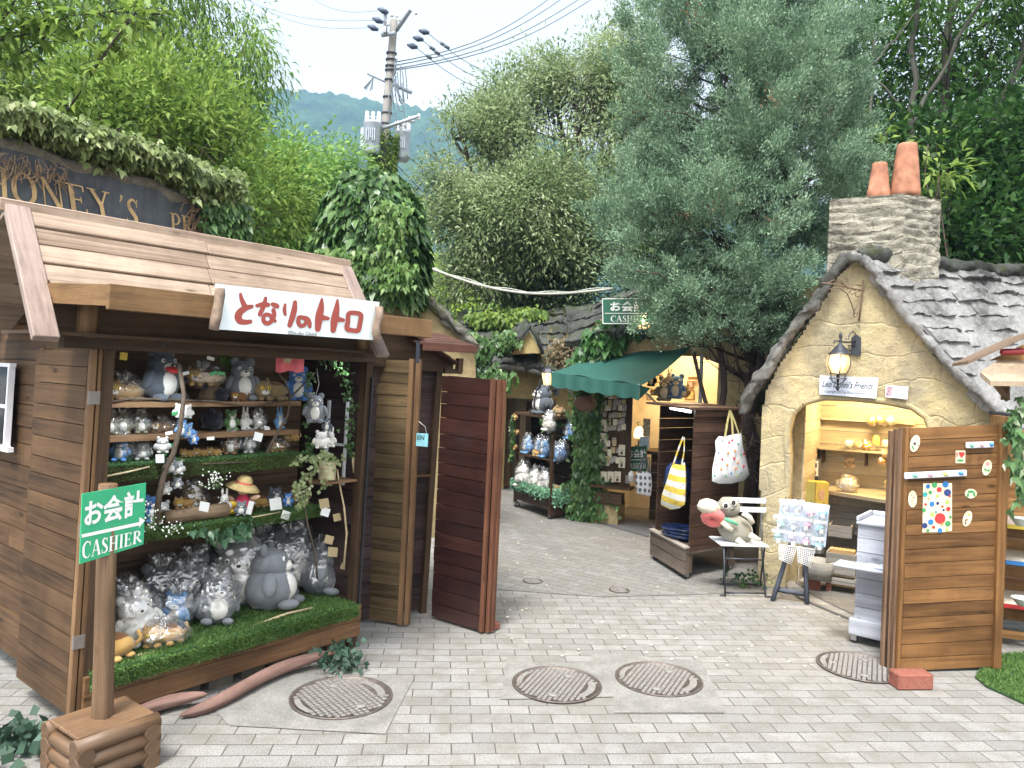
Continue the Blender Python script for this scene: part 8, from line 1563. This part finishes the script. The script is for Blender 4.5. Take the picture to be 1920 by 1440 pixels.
VAR = foliage('white edged ivy', (.02, .07, .03), (.08, .17, .08), .2, 20, tip=(.55, .6, .5))
garland('white edged artificial ivy hung along the front of the fourth shelf', [(360, 985), (400, 1000), (440, 995), (470, 985)], .13, 70, .045, VAR); garland('ivy climbing the inside of the right wall', [(600, 665), (640, 690), (655, 750), (650, 820), (660, 850)], .06, 150, .026, M_IVY, 6, 9); garland('ivy sprigs hanging by the window bars', [(575, 700), (572, 760), (570, 830), (580, 850)], .2, 60, .03, M_IVY); garland('leafy twigs behind the stump under the roof', [(420, 660), (440, 690), (410, 665), (450, 660)], .5, 70, .03, M_MID)
# clip lamps
def clip(x, y, lab, tgt, e=6):
    c = A.w(x, y, -.02); o = thing('clip_lamp', lab, 'lamp', c); mb = MB(); Mx = (Vector(tuple(tgt))-Vector(tuple(c))).to_track_quat('Z', 'Y').to_matrix(); mb.lathe([(.02, -.05), (.035, -.03), (.045, .02), (.043, .02), (.03, -.02)], c, 14, M=Mx); mb.build('head', M_BLK, o); mb = MB(); mb.lathe([(.03, .004), (.02, .008)], c, 12, M=Mx); mb.build('bulb', emit('white bulb', (.9, .95, 1), 8), o); mb = MB(); mb.tube([c, c+np.array([.02, 0, .04]), c+np.array([.05, 0, .03])], .006, 5); mb.build('clamp', M_BLK, o)
    l = bpy.data.lights.new('lamp_glow', 'SPOT'); l.energy = e; l.color = (.86, .93, 1); l.spot_size = math.radians(120); l.spot_blend = 1; l.shadow_soft_size = .03; lo_ = bpy.data.objects.new('lamp_glow', l); C.objects.link(lo_); lo_.location = tuple(c+np.array(Mx @ Vector((0, 0, .03)))); lo_.rotation_euler = (Vector(tuple(c))-Vector(tuple(tgt))).to_track_quat('Z', 'Y').to_euler()
clip(664, 664, 'black clip lamp under the header beam at the right', A(.75, .3, .5), 15); clip(300, 652, 'black clip lamp under the header beam towards the left', A(.6, .4, .5), 13); clip(480, 652, 'black clip lamp under the middle of the header beam', A(.8, .35, .5), 13)
# ================================================================== CASHIER POST SIGN
pc_ = G(190, 1446); top_c = P(203, 908, 3.15); base_c = P(192, 1344, 3.15); zb0 = base_c[2]
ps_ = thing('sign_post', 'round wooden post rising from the stacked log planter', 'post', (base_c[0], base_c[1], zb0-.05)); mb = MB(); mb.tube([base_c-np.array([0, 0, .1]), base_c, (base_c+top_c)/2, top_c], [.042, .042, .039, .037], 20); mb.build('shaft', wood('post timber', (.07, .042, .024), (.21, .135, .08), .7), ps_)
mb = MB(); mb.lathe([(.0365, 0), (.034, .003), (.001, .003)], top_c, 20); mb.build('end_grain', LOGE, ps_)
SFr = Fr(tuple(P(156, 990, 3.02)[:2]), 62); s8 = lambda x, y: (x/2.572, 880+y/2.572)
# plane through the post front; corners fix the outline
csn = thing('cashier_sign', 'bright green cashier sign with white arrow nailed to the round post', 'sign', SFr.w(214, 980, 0)); GRS = plain('bright green sign', (.03, .36, .17), .45, .04)
q0 = [s8(398, 118), s8(705, 65), s8(692, 362), s8(385, 457)]; mb = MB(); plate(mb, q0, SFr, 0, .006); mb.build('board', GRS, csn)
mb = MB(); qk = [s8(410, 152), s8(694, 92), s8(688, 222), s8(405, 282)]; text_px(mb, 'お会計', qk, SFr, -.002, .03); mb.build('kanji_lettering', WT, csn)
mb = MB(); strokes_mesh(mb, [['f', (394, 322, 16), (672, 262, 16)]], lambda x, y, o: SFr.w(*s8(x, y), -.002-o)); mb.add([SFr.w(*s8(*p), -.0027) for p in ((672, 230), (700, 246), (670, 282))], [(0, 1, 2)]); mb.build('arrow', WT, csn)
qc = [s8(398, 352), s8(688, 292), s8(684, 350), s8(396, 435)]; mb = MB(); serif_text(mb, 'CASHIER', lambda u, v, o: SFr.w(*bil(qc, u, v), -.002-o), 1.15); mb.build('roman_lettering', WT, csn)
mb = MB()
for x, y in ((566, 104), (560, 396)): mb.blob(SFr.w(*s8(x, y), -.002), .003, None, 6)
mb.build('nails', plain('rusty nail', (.2, .14, .08)), csn)
# log planter: crib of stacked logs with boards on top
pl_ = thing('log_planter', 'crib of stacked debarked logs carrying the cashier sign post', 'planter', (base_c[0], base_c[1], 0)); PF = Fr((base_c[0], base_c[1], 0), 54); LGB = wood('waxed log', (.06, .034, .018), (.20, .115, .06), .5, 1.2, True, spec=.5)
hx, hy = .135, .125
for r in range(3):
    z = zb0-.035-r*.062
    for s_ in (-1, 1): mb = MB(); e = .035; mb.tube([PF(-hx-e, s_*hy, z), PF(0, s_*hy, z+.002), PF(hx+e, s_*hy, z)], [.034, .036, .034], 14, wob=.03); mb.build('log', LGB, pl_)
    for s_ in (-1, 1): mb = MB(); mb.tube([PF(s_*hx, -hy-e, z-.031), PF(s_*hx, 0, z-.031), PF(s_*hx, hy+e, z-.031)], [.033, .035, .033], 14, wob=.03); mb.build('log', LGB, pl_)
mb = MB()
for i in range(3): mb.bx(PF, (-hx-.02, hx+.02), (-hy+.0+i*.084, -hy+.081+i*.084), (zb0-.012, zb0+.006), ulong=0)
mb.build('top_boards', LGB, pl_, bevel=.004)
# driftwood
def drift(lab, pts, rs, m, zz):
    mb = MB(); P_ = [G(x, y, z) for (x, y), z in zip(pts, zz)]; mb.tube(P_, rs, 14, wob=.10); 
    v = np.array(mb.v); 
    for i in range(len(v)): v[i] += np.array([noise.noise(Vector(tuple(v[i]*14)))*.02, noise.noise(Vector(tuple(v[i]*14+5)))*.02, noise.noise(Vector(tuple(v[i]*20)))*.018])
    mb.v = [tuple(p) for p in v]; return mb.build('driftwood', m, label=lab, cat='driftwood', sub=1)
DW = wood('reddish driftwood', (.06, .03, .027), (.27, .165, .135), .75, 1.4, False)
drift('long curved reddish driftwood log leaning along the stall front', [(335, 1342), (385, 1330), (440, 1300), (490, 1268), (545, 1243), (600, 1228), (640, 1222)], [.014, .034, .036, .034, .032, .028, .014], DW, [.02, .03, .04, .05, .06, .07, .08])
drift('flat pale driftwood slab behind the long one', [(235, 1345), (290, 1322), (345, 1308), (388, 1300)], [.02, .035, .03, .012], DW, [.05, .05, .05, .06])
# plants at the feet
def foot(lab, c, n, sx, sy, sz, m=M_DEEP):
    c = np.array(c); ps = c+np.array([NR.normal(size=n)*sx, NR.normal(size=n)*sy, NR.random(n)*.14]).T; return leaf_obj('artificial_ivy', m, ps, unit(n)+np.array([0, -.5, -.3]), unit(n)*.5+np.array([0, -1, .4]), NR.uniform(.6, 1.2, n)*sz, NR.uniform(.6, 1., n)*sz, None, .1, label=lab, cat='plant')
EUC = foliage('dusty eucalyptus', (.012, .035, .022), (.04, .08, .05), .05, 4, .6, tip=(.16, .24, .22)); foot('dusty green round leaved plant at the right foot of the toy stall', G(638, 1255), 170, .06, .05, .045, EUC); foot('dark glossy ivy in the bottom left corner', P(35, 1395, 3.3)-np.array([0, 0, .05]), 200, .13, .08, .075, EUC)
foot('small dark weeds by the foot of the yellow cottage', G(1400, 1100), 60, .1, .05, .04)
# ================================================================== WHEELED CART WITH TOYS
ca, cm_, cr_2 = G(962, 950), G(1030, 975), G(1084, 968); H1 = np.hypot(*(ca-cm_)[:2]); H2 = np.hypot(*(cr_2-cm_)[:2]); ua = (ca-cm_)/H1; ub_ = (cr_2-cm_)/H2; ua[2] = ub_[2] = 0
cart = thing('display_cart', 'dark wooden wheeled cart stacked with toys and trimmed with greenery', 'cart', cm_); cfn = lambda x, y, z: cm_+ua*y+ub_*x+np.array([0, 0, z])
Fc = Fr(cm_, math.degrees(math.atan2(-ua[1], -ua[0]))); zc_ = lambda y: (lambda v: v[1])(Fc.px(1030, y, 0))
zbox = zc_(925); ztopc = zc_(785)
mb = MB(); mb.planks(lambda x, y, z: cfn(0-y*0+.0, 0, 0)+ua*x+ub_*y+np.array([0, 0, z]), (0, H1), (.11, zbox), 0, 2, .02); mb.planks(lambda x, y, z: cfn(x, y, z), (0.02, H2), (.03, zbox), 0, 3, .02); mb.bx(lambda x, y, z: cfn(x, y, z), (0, H2), (0, H1), (zbox-.12, zbox-.10)); mb.build('box', WC, cart)
mb = MB(); mb.bx(cfn, (-.03, H2+.03), (-.03, H1+.03), (ztopc, ztopc+.03)); mb.build('top', WDD, cart)
for x, y in ((0, 0), (H2-.04, 0), (0, H1-.04), (H2-.04, H1-.04)): mb = MB(); mb.bx(cfn, (x, x+.04), (y, y+.04), (.06, ztopc)); mb.build('post', WDD, cart)
mb = MB(); mb.planks(lambda x, y, z: cfn(H2-.02+y, x, z), (0, H1), (zbox, ztopc), 0, 7); mb.planks(lambda x, y, z: cfn(x, H1-.02, z)+ua*0*y, (H2*.5, H2), (zbox, ztopc), 0, 5); mb.build('back', WDD, cart)
zsh = zc_(862); mb = MB(); mb.bx(cfn, (.0, H2-.03), (.03, H1-.03), (zsh-.02, zsh)); mb.build('shelf', WDD, cart)
for x, y in ((.03, .03), (.03, H1-.06), (H2-.05, .03)): c = cfn(x, y, 0); castor(cart, Fr((c[0], c[1], 0), 20), 0, 0, .08, .035)
def cput(px, py, x_, ): r = ray(px, py); 
crz = Fc.az-.3
def cst(kind, col, x, y, z, h, lab, **k): plush(kind, col, lab, cfn(x, y, z), h, crz+rnd.uniform(-.3, .3), **k)
cst('bear', 'slate', .12, H1*.42, ztopc+.03, .36, 'dark grey plush bear on top of the wheeled cart'); cst('bunny', 'black', .18, H1*.66, ztopc+.03, .36, 'black plush with a red bow on top of the cart'); cst('cat', 'khaki', .15, H1*.10, ztopc+.03, .20, 'khaki plush cat lying on the right of the cart top')
mb = MB(); cc = cfn(.12, H1*.85, ztopc+.03)
for k in range(8): a = k*math.pi/8; mb.tube([cc+np.array([math.cos(a)*r, math.sin(a)*r, z]) for r, z in ((.06, 0), (.06, .15), (.03, .2), (0, .21), (-.03, .2), (-.06, .15), (-.06, 0))], .003, 4)
mb.build('wire_cage', plain('grey wire', (.3, .3, .3)), label='little grey wire cage at the left of the cart top', cat='cage')
for i in range(3): cst('bear', 'sky', .08+.06*(i % 2), H1*(.28+.24*i), zsh, .22, 'bagged light blue plush on the cart shelf, %s' % ['right', 'middle', 'left'][i], bag=True)
cst('cat', 'tan', .06, H1*.5, zsh, .13, 'small tan plush in front on the cart shelf'); cst('fat', 'white', .05, H1*.8, zbox-.02, .28, 'white bagged plush in the cart box, left', bag=True); cst('fat', 'white', .08, H1*.50, zbox-.02, .25, 'grey and white bagged plush in the cart box, middle', bag=True); cst('fat', 'pale', .08, H1*.26, zbox-.02, .25, 'pale bagged plush in the cart box, right', bag=True)
cst('bear', 'sky', .1, .02, zsh-.02, .2, 'light blue plush hanging at the near corner of the cart', bag=True); cst('bear', 'sky', H2*.55, -.03, zsh+.25, .2, 'light blue bagged plush hanging on the right side of the cart', bag=True); cst('bear', 'blue', H2*.3, -.02, zsh, .2, 'blue plush hanging low on the right side of the cart', bag=True); cst('fat', 'white', -.03, .04, zsh+.35, .2, 'white plush hanging at the top corner of the cart', bag=True)
for i in range(3): cst('cat', 'tan', -.04, H1*(.98), zsh+.42-.19*i, .12, 'little tan plush hanging at the left edge of the cart, %s' % ['upper', 'middle', 'lower'][i])
MIN = foliage('minty moss garland', (.04, .14, .08), (.18, .36, .22), .2, 8, tip=(.30, .5, .33))
def cg(): 
    y = rnd.random(); return (cfn(rnd.uniform(-.03, .06), H1*y, zbox+rnd.gauss(.0, .03)), -ub_) if rnd.random() < .65 else (cfn(H2*rnd.random(), -.02, zbox+rnd.gauss(-.02, .05)), -ua)
ivy_patch('moss_garland', 'minty green garland draped round the box of the wheeled cart', cg, 2600, .03, MIN, 'garland', droop=.0, thick=.06)
def cg2(): return (cfn(-.04, H1*(.97+rnd.gauss(0, .03)), rnd.uniform(zbox+.3, ztopc)), -ub_) if rnd.random() < .5 else (cfn(.0+.2*rnd.random(), rnd.uniform(0, .3)*H1, ztopc-abs(rnd.gauss(0, .06))), -ub_)
ivy_patch('ivy_garland', 'thin leafy garland hanging from the cart top', cg2, 260, .045, M_IVY, 'garland')
# ================================================================== IN THE CASHIER SHOP
for x, y, k_, c_, h_, lab in ((1247, 752, 'bear', 'grey', 46, 'grey plush bear hanging in the cashier opening'), (1268, 748, 'bear', 'blue', 46, 'blue plush bear hanging in the cashier opening'), (1230, 742, 'cat', 'tan', 20, 'tan plush hanging left of the grey bear in the cashier opening'), (1255, 722, 'bunny', 'white', 26, 'white tail like plush hanging above the blue bear'), (1222, 724, 'bunny', 'black', 30, 'black plush with red bow hanging under the awning edge'), (1283, 745, 'fat', 'khaki', 24, 'khaki plush hanging right of the blue bear')):
    p = kw(x, y, .55); plush(k_, c_, lab, p, h_*np.dot(p-CAM, _F)/FL, math.radians(-24))
for (x0, y0, x1, y1, c_, lab) in ((1226, 703, 1242, 718, (.45, .35, .18), 'small brown framed picture high on the cream wall'), (1262, 716, 1272, 726, (.55, .05, .05), 'small red card on the cream wall'), (1284, 732, 1302, 750, (.50, .32, .14), 'wooden framed picture low on the cream wall'), (1288, 714, 1300, 728, (.42, .22, .2), 'reddish picture on the cream wall'), (1212, 739, 1220, 751, (.3, .3, .26), 'small grey card on the cream wall'), (1290, 706, 1308, 712, (.12, .06, .03), 'dark arched hanger on the cream wall')):
    o = thing('picture_frame', lab, 'picture', kw(x0, y0, 1.2)); mb = MB(); plate(mb, [(x0, y0), (x1, y0), (x1, y1), (x0, y1)], K5, 1.2, .03); mb.build('frame', WE, o); mb = MB(); plate(mb, [(x0+2, y0+2), (x1-2, y0+2), (x1-2, y1-2), (x0+2, y1-2)], K5, 1.197, .002); mb.build('picture', plain('print '+lab[:12], c_, .5, .5, 20), o)
mb = MB(); mb.planks(K5, (kp(1283, 750, 1.0)[0], kp(1310, 750, 1.0)[0]), (kp(1290, 762, 1.0)[1], kp(1290, 756, 1.0)[1]), 1.0, 1, .2); mb.build('wall_shelf', WE, label='wooden shelf at the right inside the cashier shop', cat='shelf')
